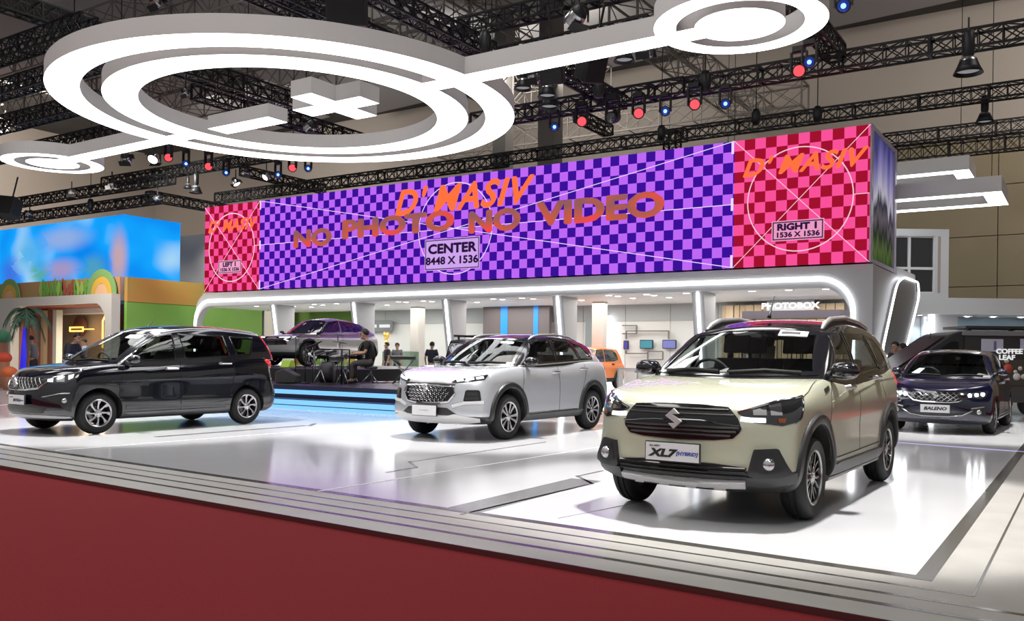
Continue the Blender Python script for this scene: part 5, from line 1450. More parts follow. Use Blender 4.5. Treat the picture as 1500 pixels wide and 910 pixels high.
    sg = thing('reception_sign', 'rounded grey sign with two white plaques behind the drummer', 'sign', ((A.x + B.x) / 2, v - .05, (A.z + B.z) / 2)); w, h = B.x - A.x, A.z - B.z
    mb = MB(); mb.prism(rounded([(-w / 2, -h / 2), (w / 2, -h / 2), (w / 2, h / 2), (-w / 2, h / 2)], .18), 'y', 0, .05); mb.build('board', [mat('sign slate', (.14, .15, .16), .5)], sg)
    for x in (-w * .24, w * .22):
        mb = MB(); mb.box((x - w * .18, -.02, -h * .14), (x + w * .18, -.001, h * .14)); mb.build('plaque', [glow('plaque', (1, 1, 1), .8)], sg)
    # yellow lit ornament
    A = yp(566, 492, 32.4)
    o = thing('gold_ornament', 'small golden lit trophy stand behind the drummer', 'ornament', (A.x, 32.4, 0))
    mb = MB(); mb.box((-.2, -.15, 0), (.2, .15, A.z - .35)); mb.build('plinth', [WHITE], o)
    gm_ = mat('gold', (.7, .45, .12), .3, .8, emit=(.8, .5, .1), estr=.3)
    mb = MB(); mb.lathe([(.12, A.z - .35), (.13, A.z - .31), (.05, A.z - .24), (.06, A.z - .14), (.15, A.z - .05), (.16, A.z + .17), (.13, A.z + .17), (.12, A.z), (.001, A.z - .03)], 16, 'z'); mb.build('cup', [gm_], o)
    # green glass barrier
    A, B = yp(560, 515, 30.6), yp(613, 540, 30.6)
    g = thing('glass_barrier', 'greenish glass balustrade behind the band stage', 'barrier', ((A.x + B.x) / 2, 30.6, 0)); w = B.x - A.x
    mb = MB()
    mb.box((-w / 2, 0, .06), (w / 2, .03, A.z)); mb.build('glass_pane', [glass('barrier glass', (.55, .66, .58))], g)
    mb = MB(); mb.box((-w / 2, -.04, 0), (w / 2, .07, .06)); mb.build('base_rail', [SATIN], g)
    mb = MB(); mb.box((-w / 2, -.01, A.z), (w / 2, .04, A.z + .03)); mb.build('handrail', [SATIN], g)
# ------------------------------------------------------------------ light rings overhead
def build_rings():
    Z = 6.6                       # height of the glowing underside
    T = .34
    def rc(px, py): return gp(px, py, Z)
    shell = mat('ring shell', (.66, .65, .645), .5)
    C, ro, ri = (-14.93, 13.80), 4.93, 3.89
    t = thing('hanging_ring_light', 'huge white hanging light of two concentric glowing rings joined to two small discs by bars', 'ceiling light', (C[0], C[1], Z))
    lx, ly = C
    def rel(c): return (c[0] - lx, c[1] - ly)
    mats = [shell, SOFTWHITE]
    w1 = .64
    mb = MB(); mb.ring((0, 0), ro - w1, ro, .0, T, 128, 0, 1); mb.build('outer_ring', mats, t)
    r2 = ri
    mb = MB(); mb.ring((0, 0), r2 - .69, r2, .0, T, 128, 0, 1); mb.build('inner_ring', mats, t)
    # small discs
    cr, rr = rc(1077, 37), None
    cr = Vector((lx, ly, 0)) + Vector((1, .0, 0)) * ((cr.x - lx))
    cr.y = rc(1077, 37).y
    rr = (rc(1204, 32) - rc(950, 42)).length / 2
    cl = rc(74, 240); rl = (rc(149, 246) - rc(-1, 236)).length / 2
    for c, r, nm in ((cr, rr, 'right'), (cl, rl, 'left')):
        q = (c.x - lx, c.y - ly)
        mb = MB(); mb.ring(q, r * .74, r, .0, T, 72, 0, 1); mb.build('disc_ring', mats, t)
        mb = MB(); mb.ring(q, .0001, r * .52, .0, T, 64, 0, 1); mb.build('centre_disc', mats, t)
    # bars
    def beam(a, b, w):
        a, b = Vector((*a, 0)), Vector((*b, 0)); d = (b - a).normalized(); s = Vector((-d.y, d.x, 0)) * w / 2
        v = [a - s, b - s, b + s, a + s]
        mb = MB(); mb.add([(p.x, p.y, -.001) for p in v] + [(p.x, p.y, T - .002) for p in v], [(0, 3, 2, 1)], 1)
        mb.add([(p.x, p.y, -.001) for p in v] + [(p.x, p.y, T - .002) for p in v], [(4, 5, 6, 7), (0, 1, 5, 4), (1, 2, 6, 5), (2, 3, 7, 6), (3, 0, 4, 7)], 0)
        return mb
    wb = .52
    for c, r in ((cr, rr), (cl, rl)):
        q = Vector((c.x - lx, c.y - ly)); d = q.normalized()
        a = d * (r2 - ro * .06); b = q - d * (r * .3)
        beam(a, b, wb).build('connecting_bar', mats, t)
    # hanging wires
    for k in range(6):
        a = PI * k / 3 + .3
        mb = MB(); mb.tube([((ro - w1 / 2) * math.cos(a), (ro - w1 / 2) * math.sin(a), T), ((ro - w1 / 2) * math.cos(a), (ro - w1 / 2) * math.sin(a), 19.4 - Z)], .012, 5); mb.build('suspension_cable', [BLACKMETAL], t)
    # minus and plus light boxes
    def quad_axis(px):
        return rc(*px)
    m0 = Vector((-16.65, 13.95, Z))
    t2 = thing('hanging_minus_light', 'white hanging light box shaped like a minus sign inside the big ring', 'ceiling light', (m0.x, m0.y, Z))
    a, b = rc(327, 192), rc(392, 170)
    L = 1.05
    mb = MB(); mb.box((-L, -.29, 0), (L, .29, .31))
    mb.m[0] = 1; mb.build('light_box', mats, t2)
    mb = MB(); mb.tube([(0, 0, .34), (0, 0, 19.3 - Z)], .012, 5); mb.build('suspension_cable', [BLACKMETAL], t2)
    p0 = rc(486.5, 156.5)
    t3 = thing('hanging_plus_light', 'white hanging light box shaped like a plus sign inside the big ring', 'ceiling light', (p0.x, p0.y, Z))
    L = ((rc(436, 140.5) - rc(533, 173)).length + (rc(439.7, 166) - rc(536.5, 146)).length) / 4; w = .30
    poly = [(-L, -w), (-w, -w), (-w, -L), (w, -L), (w, -w), (L, -w), (L, w), (w, w), (w, L), (-w, L), (-w, w), (-L, w)]
    mb = MB(); mb.prism(poly, 'z', 0, .34); mb.m[0] = 1; mb.build('light_box', mats, t3)
    mb = MB(); mb.tube([(-.9, 0, .34), (-.9, 0, 19.3 - Z)], .012, 5); mb.build('suspension_cable', [BLACKMETAL], t3)
    # two long rectangular frame lights beyond the right corner of the video wall
    for k, (pts, Zr, lab) in enumerate((([(1464, 280), (1476, 300)], 6.6, 'lower white rectangular frame light hanging right of the video wall'), ([(1416, 248), (1427, 264)], 7.9, 'upper white rectangular frame light hanging right of the video wall'))):
        A, B = gp(*pts[0], Zr), gp(*pts[1], Zr)
        dpt = abs(B.y - A.y)
        x1, y0 = A.x, A.y; x0 = x1 - 9.0; y1 = B.y
        f = thing('hanging_frame_light', lab, 'ceiling light', (x1, y0, Zr))
        mb = MB(); w = .55
        for lo, hi in (((-9, 0), (0, w)), ((-9, y1 - y0 - w), (0, y1 - y0)), ((-w, w), (0, y1 - y0 - w)), ((-9, w), (-9 + w, y1 - y0 - w))):
            b0 = len(mb.m); mb.box((*lo, 0), (*hi, .5)); mb.m[b0] = 1
        mb.build('frame_box', mats, f)
        for x, y in ((-.3, .3), (-8.7, .3)):
            mb = MB(); mb.tube([(x, y, .5), (x, y, 19.3 - Zr)], .012, 5); mb.build('suspension_cable', [BLACKMETAL], f)
    return C, ro, Z

# ------------------------------------------------------------------ people
SKIN = mat('skin', (.38, .21, .14), .55); HAIR = mat('black hair', (.010, .009, .008), .7)
def skin_mesh(verts, edges, radii, name, sub=1, root=0):
    me = bpy.data.meshes.new(name); me.from_pydata(verts, edges, []); o = bpy.data.objects.new('tmp', me); COL.objects.link(o)
    sk = o.modifiers.new('skin', 'SKIN'); sk.use_smooth_shade = True
    for i, r in enumerate(radii):
        d = me.skin_vertices[0].data[i]; d.radius = r if isinstance(r, (tuple, list)) else (r, r); d.use_root = (i == root)
    o.modifiers.new('s', 'SUBSURF').levels = sub
    out = baked(o); bpy.data.objects.remove(o); out.name = name
    out.polygons.foreach_set('use_smooth', [True] * len(out.polygons))
    return out
def person(label, loc, rz, pose, shirt, trousers, hair=HAIR, extra=None, hat=None):
    """pose: dict of joints in metres, figure faces +Y"""
    J = pose
    t = thing('person', label, 'person', loc, rz)
    V, E, Rd = [], [], []
    def add(p, r, parent=None):
        V.append(tuple(p)); Rd.append(r)
        if parent is not None: E.append((parent, len(V) - 1))
        return len(V) - 1
    pel = add(J['pelvis'], (.11, .085)); sp = add(J['spine'], (.105, .08), pel); ch = add(J['chest'], (.125, .09), sp); nk = add(J['neck'], .055, ch)
    jaw = Vector(J['head']) + Vector(J.get('face', (0, .05, -.05))); 
    h0 = add(Vector(J['head']) - Vector((0, 0, .09)), (.07, .075), nk); h1 = add(J['head'], (.085, .10), h0); h2 = add(Vector(J['head']) + Vector((0, 0, .085)), (.065, .08), h1)
    hands = []
    for s in 'lr':
        sh = add(J['sh_' + s], .048, ch); el = add(J['el_' + s], .045, sh); wr = add(J['wr_' + s], .032, el)
        W, D = Vector(J['wr_' + s]), (Vector(J['wr_' + s]) - Vector(J['el_' + s])).normalized()
        hd = add(W + D * .07, (.042, .024), wr)
        hands.append((W, D))
        hp = add(J['hip_' + s], .065, pel); kn = add(J['kn_' + s], .045, hp); an = add(J['an_' + s], .042, kn); to = add(J['to_' + s], .035, an)
    me = skin_mesh(V, E, Rd, 'body'); me.materials.append(SKIN)
    link('body', me, t)
    # fingers grow from each palm
    for W, D in hands:
        side = D.cross(Vector((0, 0, 1))); side = side.normalized() if side.length > .1 else Vector((1, 0, 0))
        dn = D.cross(side).normalized()
        if dn.z > 0: dn = -dn
        vs, es, rs = [tuple(W + D * .06)], [], [.02]
        for k, (o, L) in enumerate(((-.03, .07), (-.01, .085), (.011, .08), (.03, .062))):
            a = W + D * .085 + side * o; b_ = a + D * L * .55 + dn * .012; c = b_ + D * L * .3 + dn * L * .45
            i = len(vs); vs += [tuple(a), tuple(b_), tuple(c)]; es += [(0, i), (i, i + 1), (i + 1, i + 2)]; rs += [.010, .009, .008]
        a = W + D * .04 + side * -.04; b_ = a + D * .04 + dn * .03; i = len(vs); vs += [tuple(a), tuple(b_)]; es += [(0, i), (i, i + 1)]; rs += [.011, .009]
        m = skin_mesh(vs, es, rs, 'hand'); m.materials.append(SKIN); link('hand', m, t)
    # clothes
    V2, E2, R2 = [], [], []
    def add2(p, r, parent=None):
        V2.append(tuple(p)); R2.append(r)
        if parent is not None: E2.append((parent, len(V2) - 1))
        return len(V2) - 1
    pv = Vector(J['pelvis'])
    a = add2(pv - Vector((0, 0, .03)), (.178, .15)); b = add2(J['spine'], (.17, .14), a); c = add2(J['chest'], (.195, .145), b); add2(Vector(J['chest']).lerp(Vector(J['neck']), .55), (.09, .085), c)
    for s in 'lr':
        sh = add2(J['sh_' + s], .085, c); e = Vector(J['sh_' + s]).lerp(Vector(J['el_' + s]), .75 if not pose.get('long') else 1.0)
        ee = add2(e, .062, sh)
        if pose.get('long'): add2(Vector(J['el_' + s]).lerp(Vector(J['wr_' + s]), .9), .045, ee)
    m = skin_mesh(V2, E2, R2, 'shirt'); m.materials.append(shirt); link('shirt', m, t)
    V2.clear(); E2.clear(); R2.clear()
    a = add2(pv + Vector((0, 0, .06)), (.17, .14)); b = add2(pv - Vector((0, 0, .03)), (.17, .135), a)
    for s in 'lr':
        h = add2(J['hip_' + s], .105, b); k = add2(J['kn_' + s], .075, h); add2(Vector(J['kn_' + s]).lerp(Vector(J['an_' + s]), .93), .062, k)
    m = skin_mesh(V2, E2, R2, 'trousers'); m.materials.append(trousers); link('trousers', m, t)
    H = Vector(J['head']); f = Vector(J.get('face', (0, .05, -.05))).normalized(); f.z = 0; f = f.normalized() if f.length > .1 else Vector((0, 1, 0)); sd = Vector((f.y, -f.x, 0))
    hb = MB()
    hb.sphere((0, 0, 0), .118, 10, 0, (.84, 1.0, .92)); hb.v = [tuple(Vector((v[0], min(v[1], .075 if v[2] < .06 else .11), max(v[2], -.055 if v[1] < .02 else .035)))) for v in hb.v]
    rot = Matrix.Rotation(math.atan2(-f.x, f.y), 4, 'Z'); hb.xform(Matrix.Translation(H + Vector((0, 0, .03))) @ rot)
    hb.build('hair', [hair], t)
    fb = MB()
    fb.sphere((0, .108, -.035), .02, 5, 0, (.8, 1.0, 1.2)); fb.sphere((.088, 0, -.03), .03, 5, 0, (.4, .7, 1)); fb.sphere((-.088, 0, -.03), .03, 5, 0, (.4, .7, 1)); fb.sphere((0, .06, -.105), .045, 6, 0, (1, 1, .8))
    fb.xform(Matrix.Translation(H) @ rot); fb.build('face_features', [SKIN], t)
    eb = MB(); eb.sphere((.033, .093, .0), .014, 5, 0); eb.sphere((-.033, .093, .0), .014, 5, 0); eb.box((-.028, .098, -.082), (.028, .104, -.074)); eb.xform(Matrix.Translation(H) @ rot); eb.build('eyes_and_mouth', [HAIR], t)
    for s in 'lr':
        sb = MB(); a, b = Vector(J['an_' + s]), Vector(J['to_' + s]); sb.tube([a + (a - b) * .25 - Vector((0, 0, .03)), a - Vector((0, 0, .03)), b + (b - a) * .15], [.045, .05, .042], 10); sb.build('shoe', [INK], t)
    return t, None
def standing(lean=0.0, long=False, arms=((-.26, .02, 1.12), (-.25, .10, .88), (.26, .02, 1.12), (.25, .10, .88))):
    s = lean
    return dict(pelvis=(0, 0, .95), spine=(0, .1 * s, 1.12), chest=(0, .3 * s, 1.33), neck=(0, .42 * s, 1.50), head=(0, .55 * s + .02, 1.64), face=(0, .06, -.03),
                sh_l=(-.18, .33 * s, 1.42), el_l=arms[0], wr_l=arms[1], sh_r=(.18, .33 * s, 1.42), el_r=arms[2], wr_r=arms[3],
                hip_l=(-.09, 0, .90), kn_l=(-.10, .02, .48), an_l=(-.10, -.02, .09), to_l=(-.11, .13, .04), hip_r=(.09, 0, .90), kn_r=(.10, .02, .48), an_r=(.10, -.02, .09), to_r=(.11, .13, .04), long=long)
def seated(seat=.50):
    k = seat
    return dict(pelvis=(0, 0, k + .12), spine=(0, .02, k + .28), chest=(0, .06, k + .50), neck=(0, .12, k + .67), head=(0, .17, k + .80), face=(0, .06, -.03),
                sh_l=(-.19, .07, k + .58), el_l=(-.27, .10, k + .32), wr_l=(-.16, .36, k + .30), sh_r=(.19, .07, k + .58), el_r=(.27, .10, k + .32), wr_r=(.14, .37, k + .34),
                hip_l=(-.10, .03, k + .08), kn_l=(-.17, .44, k + .06), an_l=(-.17, .46, .09), to_l=(-.18, .61, .04), hip_r=(.10, .03, k + .08), kn_r=(.17, .44, k + .06), an_r=(.17, .40, .09), to_r=(.18, .55, .04))

# ------------------------------------------------------------------ band stage with the drummer
def build_stage():
    zd, zu = .50, .84
    blk = mat('black stage top', (.012, .012, .014), .35); riser = mat('navy stage riser', (.008, .012, .05), .3)
    blue = glow('blue step light', srgb(120, 190, 250), 1.25)
    xl, xr = -23.0, -11.3
    y0 = gp(420, 598).y
    t = thing('band_stage', 'low black band stage with blue lit steps and a raised rear deck', 'stage', ((xl + xr) / 2, y0, 0)); ox = (xl + xr) / 2
    def B(nm, a, b, m, bev=0):
        mb = MB(); mb.box((a[0] - ox, a[1] - y0, a[2]), (b[0] - ox, b[1] - y0, b[2])); return mb.build(nm, [m], t)
    B('lower_step', (xl, y0, 0), (xr, y0 + .5, .21), riser)
    B('step_light', (xl, y0 - .015, .09), (xr, y0 - .001, .20), blue)
    B('step_light', (xl, y0 - .015, .0), (xr, y0 - .001, .07), blue)
    B('front_deck', (xl, y0 + .5, 0), (xr, y0 + 4.2, zd), blk)
    B('deck_riser', (xl, y0 + .485, .21), (xr, y0 + .499, zd - .01), riser)
    B('step_light', (xl, y0 + .47, .30), (xr, y0 + .484, .40), blue)
    B('rear_deck', (-23.6, y0 + 2.6, zd + .001), (-16.6, y0 + 10.0, zu), blk)
    # drum kit and drummer
    D = dp(540, 563, FPX * (CAMH - zd) / (563.5 - 519)); base = Vector((D.x, D.y, zd + .012))
    hd = mat('drum mesh head', (.02, .02, .022), .6); rim = mat('drum hardware', (.35, .35, .36), .3, 1.0); cym = mat('black cymbal pad', (.018, .018, .018), .45)
    ax = c2w(-1, 0).normalized(); dpv = c2w(0, 1).normalized()     # image left, away
    def loc(a, d, z=0): return base + ax * a + dpv * d + Vector((0, 0, z))
    seat = thing('drum_throne', 'round black drum stool under the drummer', 'stool', loc(-.06, 0))
    mb = MB(); mb.lathe([(.001, .38), (.15, .38), (.17, .40), (.17, .42), (.14, .44), (.001, .445)], 20, 'z'); mb.build('seat', [hd], seat)
    mb = MB(); mb.tube([(0, 0, .2), (0, 0, .38)], .02, 8); mb.build('post', [rim], seat)
    for k in range(3):
        a = 2 * PI * k / 3; mb = MB(); mb.tube([(0, 0, .28), (.25 * math.cos(a), .25 * math.sin(a), .015)], .012, 6); mb.build('leg', [rim], seat)
    ps, _ = person('drummer in a black t-shirt seated at an electronic drum kit, facing left', loc(-.06, 0), YAW + R(90), seated(.45), mat('black t-shirt', (.008, .008, .009), .85), mat('dark grey trousers', (.045, .04, .038), .8))
    k = thing('drum_kit', 'black electronic drum kit with rack, pads and cymbals in front of the drummer', 'drum kit', loc(.92, 0), YAW)
    def drum(x, y, z, r, h, tilt=0):
        mb = MB(); mb.lathe([(.001, h), (r - .01, h), (r, h + .012), (r + .008, h + .006), (r + .008, h - .02), (r, h - .03), (r, .02), (r + .008, .0), (.001, 0)], 22, 'z', mis=[0, 1, 1, 1, 1, 0, 1, 0])
        o = mb.build('drum_pad', [hd, rim], k); o.location = (x, y, z); o.rotation_euler = (0, tilt, 0); return o
    drum(.25, .0, .60, .17, .12, -.15); drum(-.05, .28, .72, .14, .1, -.3); drum(-.30, .05, .72, .14, .1, -.3); drum(.2, -.42, .55, .18, .14)
    mb = MB(); mb.lathe([(.001, .16), (.25, .16), (.26, .15), (.26, -.16), (.25, -.17), (.001, -.17)], 26, 'x', (0, 0, .28)); o = mb.build('bass_drum', [hd], k); o.location = (-.1, 0, 0)
    for (x, y, z, tilt) in ((.08, .35, 1.22, .12), (-.45, .2, .98, -.5), (.3, -.5, 1.02, .15), (-.35, -.4, .95, -.5)):
        mb = MB(); mb.lathe([(.001, .02), (.05, .018), (.18, 0), (.18, -.008), (.001, .004)], 24, 'z'); c = mb.build('cymbal', [cym], k); c.location = (x, y, z); c.rotation_euler = (0, tilt, 0)
        mb = MB(); mb.tube([(x, y, .02), (x, y, z)], .012, 6); mb.build('cymbal_stand', [rim], k)
    mb = MB()
    pts = [(.35, -.5, .0), (.35, -.5, .85), (-.3, -.45, .85), (-.45, 0, .85), (-.3, .45, .85), (.35, .5, .85), (.35, .5, 0)]
    mb.tube(pts, .02, 8); mb.tube([(-.45, 0, 0), (-.45, 0, .85)], .02, 8); mb.build('rack', [BLACKMETAL], k)
    for x in (.2, -.35):
        for a in (-.3, .3): 
            mb = MB(); mb.tube([(x + .15, a, .35), (x + .3, a * 1.5, .012)], .012, 6); mb.tube([(x + .15, a, .35), (x, a * 1.5, .012)], .012, 6); mb.tube([(x + .15, a, .35), (x + .15, a, .62)], .012, 6); mb.build('stand', [rim], k)
    # keyboard and stand to the right
    s = thing('keyboard_stand', 'chrome keyboard stand with a small keyboard, right of the drummer', 'keyboard', loc(-.85, .1), YAW)
    mb = MB(); mb.box((-.3, -.15, .62), (.3, .15, .70)); mb.build('keyboard', [mat('keyboard black', (.02, .02, .022), .4)], s)
    mb = MB(); mb.box((-.28, -.15, .701), (.28, -.02, .712)); mb.build('keys', [PLATEWHITE], s)
    for y in (-.12, .12):
        mb = MB(); mb.tube([(-.25, y, .012), (.25, y, .61)], .014, 6); mb.tube([(.25, y, .012), (-.25, y, .61)], .014, 6); mb.build('leg', [rim], s)
    # microphone stands
    for q, (a, d, h, lab) in enumerate(((1.55, -.1, 1.0, 'thin black microphone stand left of the drum kit'), (2.0, .75, 1.15, 'thin black microphone stand with boom behind the drum kit'))):
        m_ = thing('microphone_stand', lab, 'microphone stand', loc(a, d), YAW)
        mb = MB(); mb.lathe([(.001, .03), (.12, .025), (.14, 0), (.001, 0)], 16, 'z'); mb.build('base', [BLACKMETAL], m_)
        mb = MB(); mb.tube([(0, 0, .02), (0, 0, h)], .011, 6); mb.tube([(-.1, 0, h - .05), (.3, 0, h + .15)], .008, 6); mb.build('pole', [BLACKMETAL], m_)
        mb = MB(); mb.sphere((.33, 0, h + .16), .03, 6); mb.build('microphone', [GREYSTEEL], m_)
    sp = thing('stage_monitor', 'wedge monitor speaker with orange side at the left of the drum kit', 'speaker', loc(2.05, .2), YAW)
    mb = MB(); mb.prism([(-.25, 0), (.25, 0), (.25, .2), (-.05, .36), (-.25, .28)], 'y', -.25, .25); mb.build('cabinet', [hd], sp, bevel=.02)
    mb = MB(); mb.box((-.265, -.2, .05), (-.251, .2, .26)); mb.build('grille', [mat('orange grille', (.5, .10, .03), .5)], sp)
    f = thing('blue_stage_lamp', 'small blue-white stage lamp on a pole at the right of the band stage', 'lamp', loc(-2.0, .5))
    mb = MB(); mb.lathe([(.001, .03), (.1, .02), (.12, 0), (.001, 0)], 12, 'z'); mb.tube([(0, 0, 0), (0, 0, .5)], .012, 6); mb.build('pole', [BLACKMETAL], f)
    mb = MB(); mb.sphere((0, 0, .60), .11, 6); mb.build('bulb', [glow('blue bulb', srgb(125, 165, 250), 1.3)], f)

def build_people():
    navy = mat('navy shirt', (.012, .014, .030), .85); khaki = mat('khaki trousers', (.30, .25, .16), .8); grey = mat('grey top', (.14, .14, .15), .85); dk = mat('dark trousers', (.02, .02, .024), .85)
    red = mat('red top', (.40, .04, .03), .8); blackc = mat('black jacket', (.010, .010, .011), .85); pale = mat('pale blue shirt', (.34, .38, .50), .8)
    def at(px, headpx, d, z=0): return dp(px, headpx, d), d
    def put(label, px, d, z, rz, pose, sh, tr, **k):
        p = dp(px, 500, d); person(label, (p.x, p.y, z), rz, pose, sh, tr, **k)
    put('person in a navy t-shirt and khaki trousers, back turned, between the pavilion pillars', 632, 34.0, 0, R(20), standing(.1), navy, khaki)
    put('person in a dark top standing behind the stage counter, beneath the gold ornament', 567, 37.0, 0, R(150), standing(), dk, dk)
    put('person in a grey top seen over the glass balustrade behind the stage', 582, 38.4, 0, R(200), standing(), grey, dk)
    put('person in a dark navy jacket leaning forward behind the black car', 99, 26.0, 0, R(-70), standing(.55, True, ((-.30, .25, 1.10), (-.22, .42, .95), (.30, .25, 1.10), (.22, .42, .95))), navy, dk)
    put('person in a pale blue shirt standing in the white booth behind the black car', 124, 39.0, 0, R(160), standing(), pale, dk)
    put('person in grey clothes half hidden behind the palm tree', 50, 31.0, 0, R(120), standing(.2), grey, dk)
    put('person in a black jacket standing between the cream car and the navy hatchback', 1314, 23.5, 0, R(150), standing(.1, True), blackc, dk)
    put('person in a red top standing just right of the black-jacketed visitor', 1327, 25.5, -.0, R(60), standing(.15), red, dk)

def build_small_things():
    p = gp(800, 600)
    c = thing('cable_coil', 'yellow-green coiled cable on the floor behind the silver suv', 'cable', (p.x, p.y, 0))
    for k in range(3):
        mb = MB(); r = .42 - .06 * k
        mb.tube([(r * math.cos(2 * PI * i / 28), r * .8 * math.sin(2 * PI * i / 28), .025 + .03 * k) for i in range(28)], .025, 6, closed=True)
        mb.build('loop', [mat('lime cable', (.30, .36, .06), .5)], c)
    q = dp(422, 531, 26.4)
    s = thing('lime_sign_stand', 'small lime green floor sign beside the grey concept suv', 'sign', (q.x, q.y, .845))
    mb = MB(); mb.prism([(-.15, 0), (.15, 0), (.04, .2), (-.04, .2)], 'x', -.18, .18); mb.build('face', [mat('lime green', (.38, .55, .05), .5)], s)
    mb = MB(); mb.box((-.2, -.18, -.001), (.2, .18, -.0005)); mb.build('foot_plate', [BLACKPLASTIC], s)

# ------------------------------------------------------------------ the booth at the left
def build_left_booth():
    X, Y0 = -38.5, 25.0
    xw = -58.0; Y1 = 31.5
    zb, zt = yp(178, 405, Y0).z, yp(178, 314, Y0).z
    def skyp(n, l, e):
        tc = n.new('ShaderNodeTexCoord'); mp = n.new('ShaderNodeMapping'); nz = n.new('ShaderNodeTexNoise'); cr = n.new('ShaderNodeValToRGB')
        mp.inputs['Scale'].default_value = (.30, .30, .42); nz.inputs['Scale'].default_value = 1.0; nz.inputs['Detail'].default_value = 1.2
        l.new(tc.outputs['Object'], mp.inputs[0]); l.new(mp.outputs[0], nz.inputs['Vector']); l.new(nz.outputs['Fac'], cr.inputs[0])
        r = cr.color_ramp; r.elements[0].position = .34; r.elements[0].color = (*srgb(10, 135, 240), 1); r.elements[1].position = .72; r.elements[1].color = (*srgb(170, 215, 245), 1)
        q = r.elements.new(.52); q.color = (*srgb(20, 165, 255), 1)
        l.new(cr.outputs[0], e.inputs[0]); e.inputs[1].default_value = 1.0
    sky = emissive_screen('sky picture', skyp)
    t = thing('led_screen', 'blue sky picture screen wrapping the top of the far left booth', 'screen', (X, Y0, zb))
    mb = MB(); mb.box((xw - X, 0, 0), (0, .2, zt - zb)); mb.build('front_display', [sky], t)
    mb = MB(); mb.box((-.2, .2, 0), (0, yp(265, 350, 1).y and (xp(262, 350, X).y - Y0), zt - zb)); mb.build('side_display', [sky], t)
    # soft blurred picture content
    def blob(px, py, rx, rz, col):
        p = yp(px, py, Y0 - .03); mb = MB(); n = 28; vs = [(p.x - X, -.03, p.z - zb)]
        def bl(nn, l, e):
            e.inputs[0].default_value = (*srgb(*col), 1); e.inputs[1].default_value = 1
        for k in range(n): a = 2 * PI * k / n; vs.append((p.x - X + rx * math.cos(a), -.03, p.z - zb + rz * math.sin(a)))
        mb.add(vs, [(0, 1 + k, 1 + (k + 1) % n) for k in range(n)])
        m = soft_blob('sky picture blur %d' % px, srgb(*col), p, rx, rz)
        mb.build('picture_shape', [m], t)
    for a in ((90, 350, 3.4, .9, (150, 175, 225)), (88, 395, 2.4, .8, (170, 150, 190)), (172, 378, 1.0, 1.9, (205, 165, 165)), (15, 400, 1.6, 1.3, (60, 110, 225)), (135, 392, 1.6, .9, (80, 160, 190)), (55, 398, 1.3, .8, (90, 170, 140)), (40, 372, 2.0, 1.2, (75, 175, 235))): blob(*a)
    # decorated band with flat leaf cut-outs on the canopy edge
    dec = thing('decor_board', 'painted board with leaves and a yellow arch along the booth canopy', 'board', (X, Y0 - .14, 0))
    zc = yp(170, 431, Y0 - .1).z
    mb = MB(); mb.box((xw - X, 0, zc + .012), (-.02, .08, zb - .01)); mb.build('board', [noisy('sandy orange board', (.38, .20, .10), (.30, .26, .08), .35, .7, detail=1)], dec)
    random.seed(11)
    lf = [mat('leaf green', (.13, .30, .05), .6), mat('leaf lime', (.26, .42, .09), .6), mat('leaf red brown', (.30, .07, .05), .6)]
    def leafm(px): return lf[2] if 88 < px < 104 else lf[random.randint(0, 1)]
    for px in range(58, 132, 5):
        p = yp(px, 434, Y0 - .25); mb = MB(); h = random.uniform(.6, .95); w = .16
        mb.prism([(-w * .4, 0), (-w, h * .4), (-w * .5, h * .8), (0, h), (w * .6, h * .75), (w, h * .35), (w * .4, 0)], 'y', -.02, .02)
        o = mb.build('leaf_cutout', [leafm(px)], dec); o.location = (p.x - X, -.08, zc + .05); o.rotation_euler = (0, random.uniform(-.25, .25), 0)
    for px, sc in ((12, 1.0), (147, 1.15)):
        p = yp(px, 433, Y0 - .3)
        for r0, r1, c in ((.75, 1.05, (.16, .30, .10)), (.45, .74, (.55, .33, .05)), (0.01, .44, (.60, .36, .22))):
            mb = MB(); n = 20; vs = []
            for k in range(n + 1):
                a = PI * k / n; vs += [(r0 * sc * math.cos(a), -.0, r0 * sc * math.sin(a)), (r1 * sc * math.cos(a), 0, r1 * sc * math.sin(a)), (r1 * sc * math.cos(a), .05, r1 * sc * math.sin(a)), (r0 * sc * math.cos(a), .05, r0 * sc * math.sin(a))]
            mb.add(vs, [(4 * k + i, 4 * k + (i + 1) % 4, 4 * k + 4 + (i + 1) % 4, 4 * k + 4 + i) for k in range(n) for i in range(4)])
            o = mb.build('rainbow_arch', [mat('arch %.2f %.2f' % (r0, c[0]), c, .6)], dec); o.location = (p.x - X, -.16, zc + .012)
    # white canopy with rounded opening
    can = thing('booth_canopy', 'white booth front with a wide rounded opening, behind the black car', 'booth', (X, Y0 - .3, 0))
    xa, xb = yp(22, 480, Y0 - .3).x - X, yp(160, 480, Y0 - .3).x - X
    zo = yp(100, 446, Y0 - .3).z
    outer = [(xw - X, 0), (xw - X, zc), (-.02, zc), (-.02, 0)]
    inner = [(xb, 0)] + arc(xb - .9, zo - .9, .9, 0, 90, 6) + arc(xa + .9, zo - .9, .9, 90, 180, 6) + [(xa, 0)]
    mb = MB(); mb.prism(outer + inner, 'y', -.25, .2); mb.build('front', [mat('canopy white', (.45, .43, .42), .5)], can)
    mb = MB()
    pts = [(xb, 0)] + arc(xb - .9, zo - .9, .9, 0, 90, 6) + arc(xa + .9, zo - .9, .9, 90, 180, 6) + [(xa, 0)]
    for (x0, z0), (x1, z1) in zip(pts, pts[1:]): mb.bar((x0, 1.2, z0), (x1, 1.2, z1), 2.0, .06, up=Vector((z0 - z1, 0, x1 - x0)).normalized() if (abs(x1 - x0) + abs(z1 - z0)) > 0 else Vector((0, 0, 1)))
